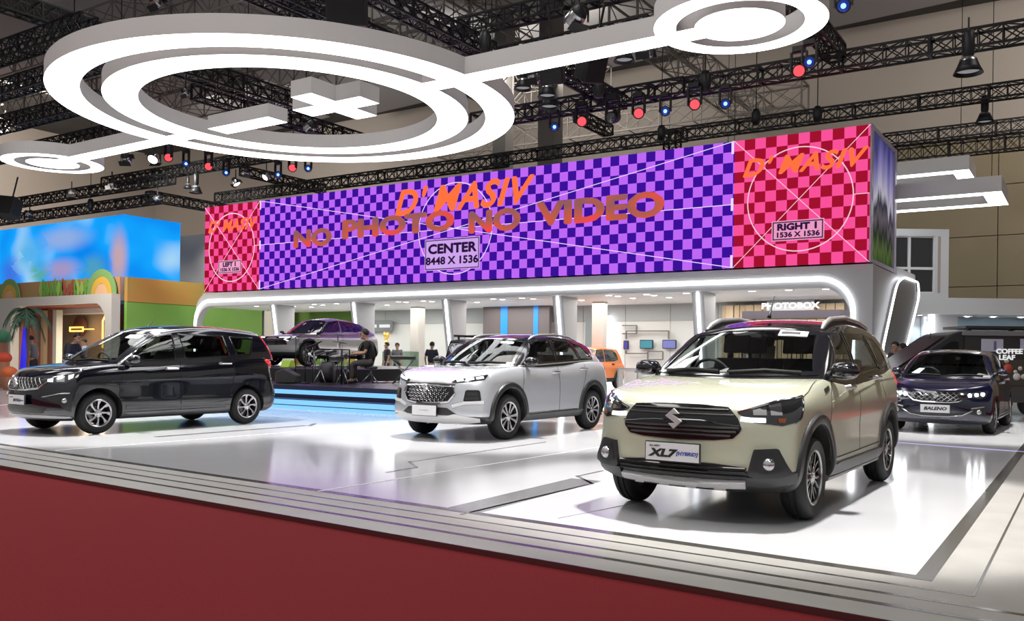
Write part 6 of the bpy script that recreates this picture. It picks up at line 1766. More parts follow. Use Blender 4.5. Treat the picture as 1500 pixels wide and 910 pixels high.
    mb.build('lining', [mat('brick red lining', (.22, .06, .04), .6)], can)
    mb = MB(); mb.box((xw - X, 3.4, 0), (-.1, 3.5, zc)); mb.build('rear_wall', [noisy('apricot wall', (.42, .22, .11), (.46, .34, .22), .35, .6, detail=0)], can)
    mb = MB(); mb.box((-4.2, 3.0, 0), (-.1, 3.3, zo)); mb.build('green_wall', [mat('leaf green wall', (.10, .22, .03), .6)], can)
    mb = MB(); mb.box((xa - 2, 2.2, zo - .3), (-.1, 3.3, zo - .02)); mb.build('inner_beam', [WHITE], can)
    # columns and neon
    for k, (px, w, c, lab) in enumerate(((66, .32, (.42, .32, .20), 'tan square booth post right of the palm tree'), (74, .22, (.18, .07, .05), 'dark red-brown booth post, beside the tan post'), (84, .34, (.50, .48, .44), 'cream booth post right of the red-brown post'))):
        p = yp(px, 480, Y0 + 1.0); mb = MB(); mb.box((p.x - w / 2, p.y - w / 2, 0), (p.x + w / 2, p.y + w / 2, zo - .16)); tag(mb.build('booth_post', [mat('post %d' % k, c, .6)]), lab, 'post')
    neon = glow('yellow neon', srgb(255, 205, 90), 2.6)
    v = Y0 + 2.6
    A, B = yp(102, 480, v), yp(121, 485, v)
    n1 = thing('neon_sign', 'yellow neon rectangle sign over the booth counter', 'neon sign', A)
    w, h = B.x - A.x, A.z - B.z
    mb = MB(); mb.tube([(0, 0, 0), (w, 0, 0), (w, 0, -h), (0, 0, -h)], .05, 6, closed=True); mb.build('tube', [neon], n1)
    mb = MB(); mb.box((.06, .02, -h + .06), (w - .06, .06, -.06)); mb.build('sign_face', [mat('neon back', (.12, .05, .03), .6)], n1)
    mb = MB(); mb.tube([(w, 0, -.1), (yp(137, 480, v).x - A.x, 0, -.1)], .03, 6); mb.build('tube_tail', [neon], n1)
    mb = MB(); mb.lathe([(.001, .05), (w * .45, .05), (w * .45, .2), (.001, .2)], 20, 'y', (w / 2, .1, .1)); mb.build('round_board', [mat('cocoa board', (.15, .05, .03), .6)], n1)
    q = [yp(px, py, v - 1.0) for px, py in ((150, 510), (150, 470), (153, 464), (160, 463))]
    mb = MB(); mb.tube(q, .05, 6); tag(mb.build('neon_arch_tube', [neon]), 'yellow neon tube arching down beside the green wall', 'neon tube')
    # green block to the right of the booth
    g = thing('green_booth_wall', 'green booth wall with brown top, between the white booth and the pavilion', 'booth wall', (X, Y0 + .3, 0))
    mb = MB(); mb.box((-.01, -.2, 0), (.20, Y1 - Y0 + 1.5, zb - 1.2)); mb.build('green_face', [noisy('booth green', (.15, .32, .05), (.19, .36, .08), .5, .6, detail=1)], g)
    mb = MB(); mb.box((-.01, -.2, zb - 1.19), (.22, Y1 - Y0 + 1.5, zb - .02)); mb.build('brown_band', [noisy('ochre band', (.42, .21, .05), (.32, .25, .06), .4, .6, detail=1)], g)
    mb = MB(); mb.prism([(.5, .6), (4.2, .6), (4.2, 2.0), (.5, 2.0)], 'x', .21, .26); mb.build('grey_panel', [mat('muted grey green', (.17, .22, .13), .6)], g)
    # scenery behind the left bays of the pavilion
    sc = thing('painted_backdrop', 'painted backdrop of green hills and yellow field seen through the left pavilion bays', 'backdrop board', (-36.5, 34.5, 0))
    mb = MB(); mb.box((-2.0, .1, 0), (4.9, .2, 5.0)); mb.build('board', [mat('backdrop green', (.17, .30, .06), .7)], sc)
    for k, (x0, z, r, c) in enumerate(((.2, .6, 2.2, (.42, .27, .04)), (2.5, .2, 2.2, (.20, .36, .08)), (4.1, .8, .9, (.42, .30, .05)))):
        mb = MB(); mb.prism([(x0 + r * math.cos(R(a)), z + r * .75 * math.sin(R(a))) for a in range(0, 181, 12)], 'y', .02 - .01 * k, .09); mb.build('painted_hill', [mat('hill %d' % k, c, .7)], sc)
    bw = thing('painted_cloud_wall', 'grey wall with a blue cloud between the sky screen and the pavilion', 'wall board', (-39.0, 33.5, 0))
    mb = MB(); mb.box((-8, 0, 0), (2.2, .2, 8.2)); mb.build('board', [mat('warm grey board', (.42, .38, .34), .7)], bw)
    mb = MB(); 
    for cx, cz, r in ((.3, 7.4, .7), (1.1, 7.0, .75), (1.7, 6.7, .6)): mb.lathe([(.001, -.06), (r, -.06), (r, -.005)], 24, 'y', (cx, 0, cz))
    mb.build('cloud', [mat('slate cloud', (.20, .25, .34), .7)], bw)
    # palm tree
    p = gp(30, 560); p = dp(36, 520, 30.0); p.z = 0
    pt = thing('palm_tree', 'artificial palm tree with a blue lit trunk at the left edge', 'palm tree', p)
    H = dp(34, 458, 30.0).z
    mb = MB(); mb.tube([(0, 0, 0), (.05, 0, H * .4), (.12, 0, H * .75), (.06, 0, H)], [.13, .11, .09, .07], 10); mb.build('trunk', [mat('palm trunk', (.16, .10, .06), .9)], pt)
    mb = MB(); mb.tube([(.12, -.13, .25), (.19, -.13, H * .45), (.20, -.12, H * .8)], [.10, .09, .04], 8); mb.build('trunk_light_shell', [glow('blue trunk light', srgb(40, 30, 225), .9)], pt)  # blue light on the trunk, shaped as an added glowing shell
    random.seed(5)
    for k in range(11):
        a = 2 * PI * k / 11 + random.uniform(-.2, .2); L = random.uniform(.55, .8); mb = MB(); n = 10; prev = None
        for i in range(n):
            q = i / (n - 1); r = L * q; z = H + .35 * math.sin(q * 2.2) - .75 * q * q - (.5 * q if k % 3 == 0 else 0)
            c = Vector((.06 + r * math.cos(a), r * math.sin(a), z))
            if prev is not None:
                d = (c - prev).normalized(); s = d.cross(Vector((0, 0, 1))).normalized()
                mb.bar(prev, c, .02)
                for sg in (-1, 1):
                    for f in (0, .2, .4, .6, .8):
                        o = prev.lerp(c, f); tip = o + s * sg * ((.24 * math.sin(PI * min(.95, q + .1)) + .05)) + d * .12 - Vector((0, 0, .14))
                        mb.add([o, o + d * .05, tip], [(0, 1, 2)]); 
            prev = c
        mb.build('frond', [mat('palm green', (.06, .12, .075), .7)], pt)
    # bright round booth furniture at the very left
    for k, (px, py, d, r, c, lab) in enumerate(((6, 520, 29, .24, (.55, .06, .02), 'orange-red round pouffe at the far left edge, upper one'), (14, 541, 27.5, .24, (.60, .12, .03), 'orange-red round pouffe at the far left edge, lower one'), (1, 490, 31, .34, (.05, .22, .10), 'green round cushion stack at the far left edge'))):
        q = dp(px, py, d)
        o = thing('pouffe', lab, 'pouffe', (q.x, q.y, 0))
        zz = max(q.z, .3)
        mb = MB(); mb.lathe([(.001, 0), (r * .7, 0), (r * .72, zz - r * .6), (r * .7, zz - r * .58)], 18, 'z'); mb.build('base', [mat('pouffe base', (.35, .15, .08), .6)], o)
        mb = MB(); mb.sphere((0, 0, zz - .1), r, 8, 0, (1, 1, .8)); mb.build('cushion', [mat('pouffe %d' % k, c, .6)], o)
    o = thing('white_ring_arch', 'white curved arch panel behind the palm tree', 'arch', (yp(28, 500, 27.0).x, 27.0, 0))
    mb = MB(); n = 16; vs = []
    for k in range(n + 1):
        a = R(95 + 120 * k / n); 
        for r in (1.7, 2.35): vs += [(1.4 + r * .8 * math.cos(a), 0, 1.75 + r * math.sin(a) * .9), (1.4 + r * .8 * math.cos(a), .3, 1.75 + r * math.sin(a) * .9)]
    mb.add(vs, [f for k in range(n) for f in ((4 * k, 4 * k + 2, 4 * k + 6, 4 * k + 4), (4 * k + 1, 4 * k + 5, 4 * k + 7, 4 * k + 3), (4 * k, 4 * k + 4, 4 * k + 5, 4 * k + 1), (4 * k + 2, 4 * k + 3, 4 * k + 7, 4 * k + 6))])
    mb.v = [(x, y, max(z, .0)) for x, y, z in mb.v]
    mb.build('arch_panel', [mat('ivory arch', (.60, .56, .50), .6)], o)
def soft_blob(name, col, p, rx, rz):
    """picture content that fades at its rim, as the screen shows it"""
    m = bpy.data.materials.new(name); m.use_nodes = True
    n, l = m.node_tree.nodes, m.node_tree.links; n.clear()
    o = n.new('ShaderNodeOutputMaterial'); mx = n.new('ShaderNodeMixShader'); e = n.new('ShaderNodeEmission'); tr = n.new('ShaderNodeBsdfTransparent')
    tc = n.new('ShaderNodeTexCoord'); mp = n.new('ShaderNodeMapping'); ln = n.new('ShaderNodeVectorMath'); mr = n.new('ShaderNodeMapRange')
    mp.inputs['Location'].default_value = (-1, 0, -1); mp.inputs['Scale'].default_value = (2, 0, 2)
    ln.operation = 'LENGTH'; mr.interpolation_type = 'SMOOTHSTEP'
    mr.inputs['From Min'].default_value = .15; mr.inputs['From Max'].default_value = 1.0; mr.inputs['To Min'].default_value = .9; mr.inputs['To Max'].default_value = 0
    l.new(tc.outputs['Generated'], mp.inputs[0]); l.new(mp.outputs[0], ln.inputs[0]); l.new(ln.outputs['Value'], mr.inputs['Value']); l.new(mr.outputs[0], mx.inputs[0])
    e.inputs[0].default_value = (*col, 1); l.new(tr.outputs[0], mx.inputs[1]); l.new(e.outputs[0], mx.inputs[2]); l.new(mx.outputs[0], o.inputs[0])
    return m
# ------------------------------------------------------------------ the coffee booth and van at the right
def build_right():
    d0 = 34.5
    def X(px, d=d0): return (px - 750) / FPX * d
    def Zp(px, py, d=d0): return CAMH - (py - HOR - ROLL * (px - 750)) / FPX * d
    o = c2w(X(1388), d0)
    ox = X(1388)
    t = thing('coffee_booth', 'grey coffee booth building with tall window block, right of the pavilion', 'booth', o, YAW)
    g = mat('booth grey', (.55, .565, .57), .5); warm = mat('booth beige-lit side', (.34, .28, .25), .6)  # warm side tone carries the beige light falling on that face
    def B(nm, a, b, m): mb = MB(); mb.box(a, b); return mb.build(nm, [m], t)
    zt, zh, zl = Zp(1388, 336), Zp(1440, 437), Zp(1440, 461)
    wx0, wx1 = X(1304) - ox, X(1368) - ox; wz0, wz1 = Zp(1340, 429), Zp(1340, 346)
    B('tower_wall', (wx1, 0, zl), (0, .3, zt), g); B('tower_wall', (X(1302) - ox, 0, zl), (wx0, .3, zt), g); B('tower_wall', (wx0, 0, zl), (wx1, .3, wz0), g); B('tower_wall', (wx0, 0, wz1), (wx1, .3, zt), g)
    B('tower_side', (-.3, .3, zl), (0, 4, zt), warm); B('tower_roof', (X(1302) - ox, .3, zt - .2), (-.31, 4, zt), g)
    w = B('tower_window', (wx0, .12, wz0), (wx1, .16, wz1), mat('dark window glass', (.012, .013, .015), .06, spec=.8))
    fr = mat('white window bar', (.62, .63, .64), .4)
    mb = MB()
    for x in (wx0, X(1331) - ox, wx1): mb.box((x - .05, .04, wz0), (x + .05, .115, wz1))
    for z in (wz0, Zp(1340, 393), wz1): mb.box((wx0 + .05, .05, z - .05), (wx1 - .05, .112, z + .05))
    mb.build('window_bars', [fr], w)
    B('slot', (X(1372) - ox, -.01, wz0), (X(1376) - ox, -.001, wz1), warm)
    B('header', (0, 0, zl), (9, .4, zh), g); B('canopy_roof', (.001, .4, zl + .02), (9, 4, zl + .2), WHITE)
    B('recess_back', (.6, 2.6, 0), (9, 2.7, zl), mat('blue-lit wall', (.30, .40, .45), .6)); B('recess_side', (-.6, .4, 0), (.58, 2.7, zl - .002), g)  # blue light on the recess wall is put into its colour
    B('left_back', (X(1302) - ox, 1.0, 0), (-.62, 1.1, zl - .002), mat('pale booth wall', (.42, .44, .45), .55))
    B('booth_base', (.7, .8, 0), (9, 1.1, 1.0), mat('olive counter', (.22, .19, .10), .6))
    B('light_upright', (X(1365) - ox, .2, 0), (X(1372) - ox, .3, zl - .02), LEDSTRIP)
    for k, (px, lab) in enumerate(((1347, 'first'), (1416, 'second'), (1454, 'third'), (1495, 'fourth'))):
        l = thing('booth_downlight', 'bright round downlight under the coffee booth canopy, %s from the left' % lab, 'downlight', c2w(X(px, d0 + (2.0 if px > 1400 else .6)), d0 + (2.0 if px > 1400 else .6), zl + (.008 if px > 1400 else -.012)), 0, 'coffee booth downlights')
        mb = MB(); mb.lathe([(.10, -.01), (.16, -.02), (.17, -.002), (.17, .0)], 18, 'z'); mb.build('bezel', [WHITE], l)
        mb = MB(); mb.lathe([(.001, -.012), (.105, -.012), (.105, 0)], 18, 'z'); mb.build('lens', [glow('booth lens', (.9, .96, 1), 22)], l)
        L = bpy.data.lights.new('downlight_glow', 'SPOT'); L.energy = 130; L.spot_size = R(100); L.spot_blend = .8; L.color = (.75, .9, 1); L.shadow_soft_size = .1
        lo = bpy.data.objects.new('downlight_glow', L); COL.objects.link(lo); lo.location = l.location + Vector((0, 0, -.05))
    # the van, its side towards the camera
    d1 = 20.6
    def X1(px): return (px - 750) / FPX * d1
    def Z1(px, py): return CAMH - (py - HOR - ROLL * (px - 750)) / FPX * d1
    vx = X1(1408)
    v = thing('coffee_van', 'black coffee van with open serving side and roof rack, behind the navy hatchback', 'van', c2w(vx, d1), YAW)
    bk = mat('van black', (.008, .009, .010), .45, .0, .15)
    zt = 1.97
    prof = [(-1.90, .32), (-1.95, .72), (-1.72, .86), (-.22, 1.90), (.02, zt), (2.6, zt), (2.6, .32)]
    mb = MB(); mb.prism(rounded(prof, .12, 4), 'y', .03, 1.5); mb.build('body', [bk], v, bevel=.03)
    mb = MB(); mb.prism([(-1.60, .93), (-.30, 1.83), (-.30, 1.84), (-1.62, .94)], 'y', .15, 1.38); mb.xform(Matrix.Translation((-.02, 0, .02))); mb.build('windshield', [mat('van glass', (.008, .009, .010), .3, spec=.12)], v)
    mb = MB(); mb.prism(rounded([(-1.28, 1.02), (-.22, 1.72), (-.06, 1.72), (-.06, 1.02)], .05, 3), 'y', .005, .029); mb.build('side_window', [mat('van glass', (.01, .012, .013), .05)], v)
    ro = MB(); ro.prism(rounded([(-.0, zt - .10), (.06, zt + .01), (2.6, zt + .01), (2.6, zt - .10)], .04, 3), 'y', -.02, .6); ro.build('awning', [mat('awning grey', (.16, .16, .165), .4)], v)
    rk = MB(); rk.box((.15, .1, zt + .07), (2.6, 1.2, zt + .13)); 
    for x in (.3, 1.3, 2.4): rk.box((x - .04, .2, zt), (x + .04, .3, zt + .07))
    rk.build('roof_rack', [BLACKPLASTIC], v)
    hz0, hz1 = Z1(1450, 575), Z1(1450, 493)
    mb = MB(); mb.box((.08, .002, hz0), (2.55, .028, hz1)); ho = mb.build('serving_opening', [mat('hatch dark', (.018, .017, .016), .6)], v)
    def poster(px0, py0, px1, py1, c, nm='poster', y=-.012):
        mb = MB(); a, b = (X1(px0) - vx, Z1(px0, py1)), (X1(px1) - vx, Z1(px1, py0)); mb.box((a[0], y, a[1]), (b[0], 0, b[1])); return mb.build(nm, [mat('van print %s' % (c,), c, .5)], ho)
    poster(1437, 497, 1469, 515, (.42, .42, .52)); poster(1494, 497, 1530, 513, (.42, .42, .55)); poster(1455, 500, 1459, 513, (.12, .12, .2), 'poster', -.016)
    pic = poster(1460, 528, 1560, 566, (.05, .042, .03), 'picture_panel')
    for px, py, r, c in ((1474, 529, .055, (.55, .48, .36)), (1476, 540, .11, (.42, .05, .03)), (1487, 545, .045, (.6, .58, .5)), (1494, 540, .05, (.55, .52, .45)), (1489, 552, .085, (.62, .62, .6)), (1499, 552, .06, (.6, .55, .5))):
        mb = MB(); mb.lathe([(.001, -.022), (r, -.022), (r, -.013)], 16, 'y', (X1(px) - vx, 0, Z1(px, py))); mb.build('picture_shape', [mat('print %d %d' % (px, py), c, .6)], pic)
    poster(1478, 566, 1560, 590, (.05, .048, .045), 'counter_front'); 
    lt = glow('van lettering', (1, 1, 1), .75)
    for s, px, py in (('COFFEE BEAN', 1458, 515), ('LEAF', 1462, 524)):
        me = txt_mesh(s, .155, .004, .006, 0, 'LEFT', sx=1.15); me.materials.append(lt); q = link('lettering', me, ho); q.location = (X1(px) - vx, -.03, Z1(px, py))
    wheelb = MB(); wheelb.lathe([(.001, .1), (.16, .1), (.18, .09), (.28, .09), (.29, .05), (.29, -.05), (.001, -.05)], 28, 'y', mis=[1, 1, 0, 0, 0, 0])
    me = wheelb.mesh('wheel', [TYRE, SATIN])
    for x in (-1.25, 1.7):
        for y in (.12, 1.4):
            q = link('wheel', me, v); q.location = (x, y, .29)
            if y < 1: q.rotation_euler = (0, 0, PI)
    mb = MB(); mb.tube([(-.45, .6, 1.80), (-.42, .6, 2.02)], .01, 6); mb.build('antenna', [BLACKPLASTIC], v)

# ------------------------------------------------------------------ lighting trusses and lamps
def truss(name, label, a, b, s=.42, bay=.55, r=.040, m=None, group='black lighting trusses under the hall ceiling', rot=0.0):
    a, b = Vector(a), Vector(b); d = b - a; L = d.length; d.normalize()
    up = Vector((0, 0, 1)) if abs(d.z) < .9 else Vector((0, 1, 0))
    sd = d.cross(up).normalized(); up = sd.cross(d).normalized()
    n = max(2, int(round(L / bay)))
    t = bpy.data.objects.new
    mb = MB(); C = [sd * s / 2 * i + up * s / 2 * j for i, j in ((-1, -1), (1, -1), (1, 1), (-1, 1))]
    o = -d * 0
    for c in C: mb.bar(a + c - a, b + c - a, r * 1.5)
    for k in range(n + 1):
        p = d * (L * k / n)
        for i in range(4): mb.bar(p + C[i], p + C[(i + 1) % 4], r * (1.6 if k % 4 == 0 else .8))
        if k < n:
            q = d * (L * (k + 1) / n)
            for i in range(4):
                A, Bq = C[i], C[(i + 1) % 4]
                if i in (1, 3): mb.bar(p + A, q + Bq, r * .7); mb.bar(p + Bq, q + A, r * .7)
                else: mb.bar(p + (A if k % 2 else Bq), q + (Bq if k % 2 else A), r * .7)
    ob = mb.build(name, [m or BLACKMETAL]); ob.location = a
    tag(ob, label, 'truss', group)
    return ob
def build_trusses():
    def line(pa, pb, z, along, ext=(0, 0)):
        """a level truss through two photo points at height z, laid along the hall's own axes"""
        A, B = gp(*pa, z), gp(*pb, z)
        if along == 'u':
            y = (A.y + B.y) / 2; x0, x1 = sorted((A.x, B.x)); return Vector((x0 - ext[0], y, z)), Vector((x1 + ext[1], y, z))
        x = (A.x + B.x) / 2; y0, y1 = sorted((A.y, B.y)); return Vector((x, y0 - ext[0], z)), Vector((x, y1 + ext[1], z))
    T = [
        ('long black truss crossing above the video wall to the upper right edge', (1000, 127), (1500, 47), 9.2, 'u', (0, 6), .44),
        ('black truss with red and blue lamps running left from the long truss', (690, 178), (1000, 127), 9.2, 'u', (0, 0), .44),
        ('black truss directly over the top edge of the right pink screen', (1000, 197), (1500, 128), 10.4, 'u', (0, 6), .46),
        ('black truss over the top edge of the wide violet screen', (720, 235), (1000, 197), 10.4, 'u', (0, 0), .46),
        ('black truss behind the pink screen corner, upper of the far pair', (1290, 205), (1500, 183), 11.2, 'u', (0, 10), .5),
        ('black truss behind the pink screen corner, lower of the far pair', (1310, 228), (1500, 206), 10.6, 'u', (0, 10), .6),
        ('black truss running away overhead above the end of the connecting bar', (545, 10), (735, 72), 10.2, 'v', (6, 0), .46),
        ('black truss just above the right half of the connecting bar', (662, 92), (950, 40), 10.2, 'u', (0, 0), .40),
        ('upper black truss at the top edge left of the right disc', (665, 38), (850, 3), 11.2, 'u', (0, 6), .44),
        ('black truss running away behind the rim of the big ring near the plus light', (440, 22), (662, 92), 10.2, 'v', (8, 0), .36),
        ('black truss sloping across the open middle of the big ring', (282, 104), (425, 150), 9.6, 'v', (3, 0), .5),
        ('second black truss seen through the big ring, lower left', (255, 140), (560, 205), 10.0, 'v', (0, 0), .5),
        ('black truss at the far left just over the blue sky screen', (20, 325), (212, 288), 9.0, 'u', (4, 0), .45),
        ('black truss at the left below the small left disc', (28, 296), (250, 262), 9.6, 'u', (4, 0), .45),
        ('black truss carrying lamps between the small left disc and the big ring', (120, 262), (440, 232), 10.2, 'u', (0, 0), .45),
        ('black truss over the left pink screen', (325, 292), (730, 232), 9.2, 'u', (0, 0), .45),
        ('black truss running back to the pavilion from the left sky screen', (215, 287), (310, 304), 9.0, 'v', (0, 6), .45),
        ('black truss running away just left of the wide violet screen top', (355, 250), (425, 268), 9.8, 'v', (0, 2), .4),
        ('dark truss in the upper left corner of the hall', (0, 12), (150, 42), 13.0, 'v', (10, 0), .6),
        ('dark truss crossing above the left rim of the big ring', (0, 68), (140, 40), 12.0, 'u', (8, 0), .6),
        ('dark truss at the left edge level with the ring middle', (0, 125), (70, 118), 11.0, 'u', (10, 6), .55),
        ('black truss running away right of the small right disc', (1195, 55), (1225, 78), 9.8, 'v', (3, 0), .44),
        ('short black truss running away under the connecting bar', (770, 85), (915, 150), 9.6, 'v', (0, 0), .40),
        ('short black truss running away above the violet screen beside the dark tower', (845, 170), (885, 192), 9.8, 'v', (0, 0), .35),
        ('black truss across the top middle, over the plus light', (390, 5), (520, 50), 12.5, 'v', (8, 0), .5),
        ('dark truss far left behind the big ring rim', (0, 175), (160, 150), 11.5, 'u', (8, 0), .6),
        ('dark truss behind the small left disc', (0, 222), (190, 195), 11.0, 'u', (8, 0), .55),
    ]
    random.seed(2)
    for lab, pa, pb, z, al, ext, s in T:
        a, b = line(pa, pb, z, al, ext)
        truss('hanging_truss', lab, a, b, s)
        # hangers
    p = dp(832, 200, 30)
    truss('truss_tower', 'dark upright truss tower standing behind the violet screen', (p.x, VS + 7.6, 6.0), (p.x, VS + 7.6, 10.8), .55, .6)
    # grey roof steel
    G = [('pale steel roof truss above the connecting bar', (520, 40), (700, 110), 15.5, 'v', 1.6), ('pale steel roof truss seen inside the big ring', (300, 128), (520, 88), 15.0, 'u', 1.8),
         ('pale steel roof truss under the right disc', (900, 100), (1190, 160), 15.5, 'v', 1.3), ('pale steel roof truss at the top between the trusses', (600, 20), (860, 60), 17.0, 'v', 1.5), ('pale steel roof truss at the upper left', (20, 60), (330, 30), 17.5, 'u', 2.0), ('pale steel roof truss far left middle', (20, 150), (200, 118), 16.5, 'u', 2.0),
         ('pale steel roof truss crossing behind the red and blue lamps', (760, 200), (1010, 165), 14.5, 'u', 1.3)]
    for lab, pa, pb, z, al, s in G:
        a, b = line(pa, pb, z, al, (6, 6)); truss('roof_truss', lab, a, b, s, 1.9, .055, GREYSTEEL, 'pale roof trusses of the hall')

def build_lamps():
    blk = mat('lamp housing black', (.012, .012, .014), .45, .3); sil = mat('lamp reflector', (.55, .55, .57), .2, .9)
    redl = glow('red lens', srgb(255, 70, 80), 1.6); blul = glow('blue lens', srgb(120, 175, 255), 3.0); whl = glow('white lens', (1, 1, 1), 6); warm = glow('warm lens', (1, .8, .5), 5); offl = mat('unlit lens', (.1, .1, .12), .1, .4)
    blu2 = mat('blue halo lens', (.01, .03, .3), .2, 0, .4, emit=(.02, .1, .9), estr=.18)
    def aim(o, target): o.rotation_euler = (Vector(target) - o.location).to_track_quat('-Z', 'Y').to_euler()
    def moving(lab, px, py, z, lens, sc=1.0, tgt=None):
        p = gp(px, py, z)
        t = thing('moving_head_spotlight', lab, 'spotlight', p, 0, 'coloured moving lamps on the trusses'); t.scale = (sc,) * 3
        top = .55
        mb = MB(); mb.box((-.13, -.1, top - .12), (.13, .1, top)); mb.build('base', [blk], t)
        mb = MB(); mb.box((-.19, -.05, -.02), (-.155, .05, top - .14)); mb.box((.155, -.05, -.02), (.19, .05, top - .14)); mb.box((-.19, -.05, top - .14), (.19, .05, top - .115)); y = mb.build('yoke', [blk], t)
        mb = MB(); mb.lathe([(.001, .26), (.10, .26), (.15, .2), (.155, .0), (.14, -.06), (.15, -.10), (.15, -.17), (.128, -.17), (.12, -.13)], 18, 'z'); h = mb.build('head', [blk], t)
        tv = Vector(tgt) if tgt else Vector((.0, -6, 0)) + Vector((p.x + 3, 4, 0))
        h.rotation_euler = ((tv - p)).to_track_quat('-Z', 'Y').to_euler()
        mb = MB(); 
        if lens is blul: mb.lathe([(.001, -.152), (.055, -.15)], 16, 'z', mi=1); mb.lathe([(.055, -.15), (.124, -.142)], 16, 'z', mi=0); mb.build('lens', [blu2, lens], h)
        else: mb.lathe([(.001, -.155), (.124, -.142)], 16, 'z'); mb.build('lens', [lens], h)
    cam = (0, 0, 1.5)
    for k, (px, py) in enumerate(((848, 178), (931, 166), (1013, 153), (1165, 104), (243, 231), (302, 244), (425, 246))):
        moving('black moving lamp with a red lens, %s from the right of the red ones' % ORD[6 - (k if k > 3 else 0) - 0] if False else 'black moving lamp with round red lens, %s' % ('first red one left of the dark tower' if False else ['just right of the dark truss tower', 'under the long truss left of the right disc', 'under the long truss below the right disc', 'at the right rim of the right disc', 'nearest the small left disc', 'midway between small left disc and violet screen', 'beneath the lower rim of the big ring'][k]), px, py, 8.35, redl, 1.08, cam)
    for k, (px, py) in enumerate(((808, 186), (970, 163), (1058, 152), (1180, 91), (269, 240), (328, 253), (404, 256), (448, 247), (1229, 8))):
        moving('black moving lamp with small blue lens, %s' % ['left of the dark truss tower', 'between two red lamps on the long truss', 'right of the long truss red lamps', 'at the right rim of the right disc', 'beside the red lamp near the small left disc', 'above the left pink screen', 'above the left edge of the violet screen', 'beneath the lower rim of the big ring', 'at the top edge right of the right disc'][k], px, py, 8.35, blul, .95, (cam if k != 8 else (0, 0, 0)))
    moving('unlit black moving lamp between the two red lamps right of the tower', 893, 172, 8.35, offl, 1.2)
    def bell(lab, px, py, z, sc=1.0, lit=False, tilt=0.0):
        p = gp(px, py, z)
        t = thing('bell_spotlight', lab, 'spotlight', p, 0, 'bell-shaped high bay lamps'); t.scale = (sc,) * 3; t.rotation_euler = (tilt, tilt * .6, 0)
        mb = MB(); mb.lathe([(.001, .75), (.07, .75), (.1, .7), (.1, .35), (.08, .3)], 16, 'z'); mb.bar((0, 0, .74), (0, 0, 1.0), .03); mb.build('ballast', [blk], t)
        mb = MB(); mb.lathe([(.08, .3), (.14, .26), (.15, .22)], 18, 'z', mi=1); mb.lathe([(.15, .22), (.19, .12), (.25, .0), (.24, -.0), (.13, .2)], 18, 'z', mi=0); mb.build('reflector', [blk, sil], t)
        mb = MB(); mb.lathe([(.001, .03), (.19, .06)], 16, 'z'); mb.build('lens', [whl if lit else glow('dim lens', (1, 1, 1), .22)], t)
    for a in (('black bell lamp hanging below the long truss at the upper right', 1413, 108, 7.65, 1.25), ('black bell lamp hanging below the second truss at the right edge', 1438, 180, 9.5, 1.25), ('bell lamp with white rim hanging left of the violet screen', 284, 283, 8.5, 1.2), ('bell lamp under the connecting bar, left one', 761, 131, 8.4, 1.0),
              ('bell lamp under the connecting bar beside the dark tower', 797, 142, 8.4, 1.1), ('dim bell lamp beside the white-rimmed one', 272, 276, 9.2, .8), ('black bell lamp under the connecting bar near the right disc', 909, 90, 8.8, 1.1), ('faint purple bell lamp above the left screens', 800, 158, 8.6, 1.2)): bell(*a)
    def flood(lab, px, py, z, sc=1.0, rz=0.0, tl=.9, lens=None):
        p = gp(px, py, z)
        t = thing('flood_spotlight', lab, 'spotlight', p, rz, 'silver flood lamps'); t.scale = (sc,) * 3
        mb = MB(); mb.box((-.02, -.02, .1), (.02, .02, .55)); mb.box((-.2, -.02, .06), (.2, .02, .1)); mb.box((-.2, -.02, -.1), (-.17, .02, .08)); mb.box((.17, -.02, -.1), (.2, .02, .08)); mb.build('bracket', [blk], t)
        mb = MB(); mb.lathe([(.001, .2), (.09, .2), (.14, .08), (.16, -.1), (.15, -.12), (.12, .0)], 18, 'z', mis=[0, 0, 1, 1, 1]); h = mb.build('can', [blk, sil], t); h.rotation_euler = (tl, 0, rz * 2)
        mb = MB(); mb.lathe([(.001, -.06), (.145, -.10)], 16, 'z'); mb.build('lens', [lens or whl], h)
        mb = MB(); mb.box((-.17, -.20, -.14), (.17, -.185, .02)); mb.build('barn_door', [blk], h)
        mb = MB(); mb.box((-.17, .185, -.14), (.17, .20, .02)); mb.build('barn_door', [blk], h)
    for i, a in enumerate((('large silver flood lamp hanging above the connecting bar', 838, 24, 9.3, 1.5, .4, 1.0), ('flood lamp with square bright mouth under the connecting bar', 777, 113, 8.6, 1.1, 0, .5), ('bright flat flood lamp below the small left disc', 161, 272, 8.4, 1.1, 0, .2), ('flood lamp just under the left connecting bar, nearest the small disc', 181, 232, 8.2, 1.2, .2, .8), ('flood lamp just under the left connecting bar, nearest the big ring', 222, 231, 8.2, 1.2, 1.2, .8),
              ('pair-mounted flood lamp above the left pink screen, upper', 357, 253, 8.8, .9, .4, .8), ('pair-mounted flood lamp above the left pink screen, lower', 342, 267, 8.6, 1.0, -.4, .6), ('flood lamp right of the paired lamps above the violet screen', 387, 258, 8.8, 1.0, 1.0, .8), ('flood lamp hanging in the middle of the big ring below the plus light', 450, 186, 8.6, 1.2, .5, 1.0), ('bright flood lamp beside the right disc', 940, 77, 9.0, 1.1, 0, .3), ('small flood lamp over the left part of the sky screen', 41, 313, 8.4, 1.0, .6, .9), ('dark flood lamp over the sky screen middle', 102, 282, 8.4, .9, .3, .7), ('flood lamp at the left end of the pink screen truss', 228, 290, 8.8, 1.0, .6, 1.0),
              ('tiny warm lamp glowing inside the big ring', 267, 136, 11.0, .9, 0, .8, warm), ('tiny warm lamp at the very top left', 222, 3, 12.0, 1.2, 0, .8, warm))): flood(*a)
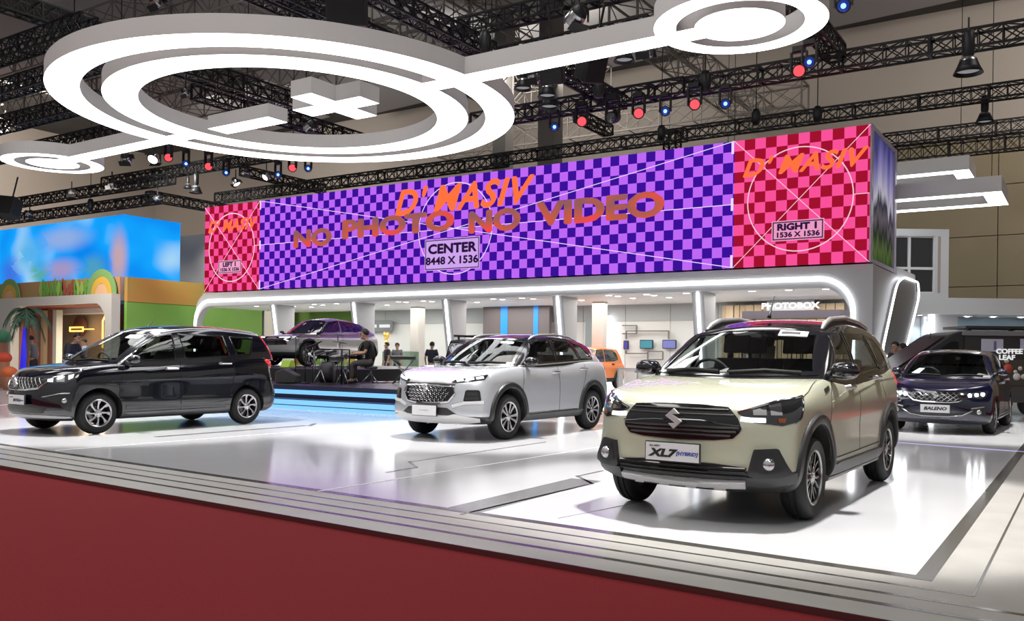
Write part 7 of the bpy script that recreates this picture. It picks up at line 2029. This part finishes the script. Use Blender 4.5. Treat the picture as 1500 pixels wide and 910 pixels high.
    def speaker(lab, px, py, z, s, rz, tx):
        p = gp(px, py, z)
        t = thing('hanging_speaker', lab, 'speaker', p, rz); t.rotation_euler = (tx, 0, rz)
        mb = MB(); mb.prism([(-.3, -.4), (.3, -.25), (.3, .25), (-.3, .4)], 'z', -.35, .35); mb.xform(Matrix.Scale(s, 4)); mb.build('cabinet', [blk], t, bevel=.03)
        mb = MB(); mb.bar((0, 0, .35 * s), (0, 0, .35 * s + 1.2), .05); mb.build('hanger', [blk], t)
    speaker('big black hanging speaker cut by the top edge left of the middle', 503, 6, 8.2, 1.2, .6, .3); speaker('black hanging speaker with pointed corner under the connecting bar', 862, 98, 8.6, 1.0, .9, .5); speaker('black hanging speaker tucked under the connecting bar, left one', 805, 104, 8.5, .9, .3, .4); speaker('large dark hanging speaker at the far left edge over the sky screen', 12, 305, 8.0, 1.3, .4, -.3)
    for k, (px, py, z, lab) in enumerate(((705, 62, 9.6, 'black chain hoist over the connecting bar'), (872, 128, 8.8, 'black chain hoist on the lamp truss right of the tower'), (1028, 120, 9.0, 'black chain hoist on the long truss below the right disc'), (1103, 172, 10.2, 'black chain hoist over the right pink screen, left one'), (1193, 168, 10.2, 'black chain hoist over the right pink screen, right one'), (130, 300, 9.0, 'black chain hoist over the sky screen'), (965, 195, 10.0, 'black chain hoist over the violet screen'))):
        p = gp(px, py, z); t = thing('hanging_chain_hoist', lab, 'chain hoist', p)
        mb = MB(); mb.lathe([(.001, -.3), (.12, -.28), (.16, -.1), (.16, .15), (.1, .3), (.001, .32)], 12, 'z'); mb.build('motor', [blk], t)
        mb = MB(); mb.tube([(0, 0, .3), (0, 0, 19.3 - z)], .018, 5); mb.build('chain', [blk], t)

# ------------------------------------------------------------------ light and camera
def spot(px_world, target, e, size, blend=.35, soft=.25, col=(1, .98, .95)):
    L = bpy.data.lights.new('lamp_light', 'SPOT'); L.energy = e; L.spot_size = R(size); L.spot_blend = blend; L.shadow_soft_size = soft; L.color = col
    o = bpy.data.objects.new('lamp_light', L); COL.objects.link(o); o.location = px_world
    o.rotation_euler = (Vector(target) - Vector(px_world)).to_track_quat('-Z', 'Y').to_euler()
    return o
def build_light():
    # spotlights hung over each car
    spot((-1.8, 8.1, 8.6), (-2.3, 8.1, 0), 6600, 41, .3)
    spot((-8.3, 11.9, 8.6), (-8.2, 11.9, 0), 7600, 43, .3)
    spot((-13.1, 7.9, 6.5), (-13.3, 8.7, 0), 4300, 58, .3)
    spot((-1.8, 18.2, 8.6), (-1.9, 18.2, 0), 7200, 43, .3)
    # added front fill spots, aimed at the cars from overhead
    for x, y, tx, ty, e in ((.5, 1.0, -2.8, 8.5, 1500), (-5.0, 3.5, -8.1, 12.0, 2400), (-12.0, -.5, -13.3, 8.4, 1300), (3.5, 11, -2.2, 18.5, 1500)):
        spot((x, y, 8.8), (tx, ty, .8), e * .7, 44, .6, .6)
    # general fill: area lights added under the ceiling, without fixtures
    for x, y in ((-2, -3), (-14, -3), (-26, 4), (-8, 5), (-12, 14), (-26, 20), (6, 22)):
        L = bpy.data.lights.new('hall_fill', 'AREA'); L.energy = 620; L.size = 5; L.color = (1, .97, .93)
        o = bpy.data.objects.new('hall_fill', L); COL.objects.link(o); o.location = (x, y, 18.5)
    # fill lights added to brighten the far walls
    for x in (-50, -25, 0, 22):
        L = bpy.data.lights.new('wall_fill', 'AREA'); L.energy = 1900; L.size = 8; L.color = (1, .94, .87)
        o = bpy.data.objects.new('wall_fill', L); COL.objects.link(o); o.location = (x, 40, 18); o.rotation_euler = (R(55), 0, 0)
    L = bpy.data.lights.new('wall_fill', 'AREA'); L.energy = 6000; L.size = 8; L.color = (1, .92, .82)
    o = bpy.data.objects.new('wall_fill', L); COL.objects.link(o); o.location = (-60, 30, 17); o.rotation_euler = (0, R(60), 0)
    spot((-34.0, 22.0, 10.5), (-39, 33, 6), 8000, 60, .8, .5)  # added spot, brightens the grey cloud wall
    spot((-31, 36, 11.5), (-33, 40, 20), 5000, 85, .8, .5)  # added uplight, brightens the roof deck
    # inside the pavilion
    for x in (-31, -26, -21, -16, -11, -7.5):
        L = bpy.data.lights.new('bay_light', 'AREA'); L.energy = 190; L.size = 3.5; L.color = (1, .97, .92)
        o = bpy.data.objects.new('bay_light', L); COL.objects.link(o); o.location = (x, 30.6, 3.38)
    L = bpy.data.lights.new('booth_fill', 'AREA'); L.energy = 700; L.size = 3; L.color = (1, .93, .82)  # added fill in front of the left booth, brightens its walls
    o = bpy.data.objects.new('booth_fill', L); COL.objects.link(o); o.location = (-37, 20.5, 7.5); o.rotation_euler = (R(40), 0, R(15))
    L = bpy.data.lights.new('booth_inner_light', 'AREA'); L.energy = 520; L.size = 2; L.color = (1, .85, .65)
    o = bpy.data.objects.new('booth_inner_light', L); COL.objects.link(o); o.location = (-42, 26.5, 3.2)
    w = bpy.data.worlds.new('hall_air'); scene.world = w; w.use_nodes = True
    n, l = w.node_tree.nodes, w.node_tree.links; bg = n['Background']
    tc = n.new('ShaderNodeTexCoord'); sp = n.new('ShaderNodeSeparateXYZ'); cr = n.new('ShaderNodeValToRGB')
    l.new(tc.outputs['Generated'], sp.inputs[0]); l.new(sp.outputs['Z'], cr.inputs[0]); l.new(cr.outputs[0], bg.inputs[0])
    cr.color_ramp.elements[0].position = 0; cr.color_ramp.elements[0].color = (.42, .41, .40, 1)
    cr.color_ramp.elements[1].position = .6; cr.color_ramp.elements[1].color = (.80, .79, .78, 1)
    bg.inputs[1].default_value = .66
def build_camera():
    cam = bpy.data.cameras.new('camera'); co = bpy.data.objects.new('camera', cam); COL.objects.link(co)
    cam.sensor_width = 36; cam.lens = FPX * 36 / 1500; cam.shift_y = (HOR - 455) / 1500; cam.clip_end = 300
    co.location = (0, 0, CAMH)
    co.rotation_euler = (Matrix.Rotation(YAW, 4, 'Z') @ Matrix.Rotation(R(90), 4, 'X') @ Matrix.Rotation(ROLL, 4, 'Z')).to_euler()
    scene.camera = co

build_floor()
cream_car(); silver_car(); black_car(); navy_car(); concept_car()
oc = orange_car(); oc.root.scale = (1.07, 1.07, 1.07)
box_car()
uL, uR, z0, z1 = build_screens()
build_pavilion(uL, uR, z0, z1)
build_rings()
build_stage()
build_people()
build_small_things()
build_left_booth()
build_right()
build_trusses()
build_lamps()
build_light()
build_camera()
v = scene.view_settings
v.view_transform = 'Standard'; v.look = 'None'; v.exposure = 0.0; v.gamma = 1.0; v.use_curve_mapping = False
scene.cycles.use_denoising = True
scene.cycles.max_bounces = 8; scene.cycles.transparent_max_bounces = 12
scene.cycles.sample_clamp_indirect = 6.0
scene.cycles.use_light_tree = True
scene.cycles.caustics_reflective = False; scene.cycles.caustics_refractive = False
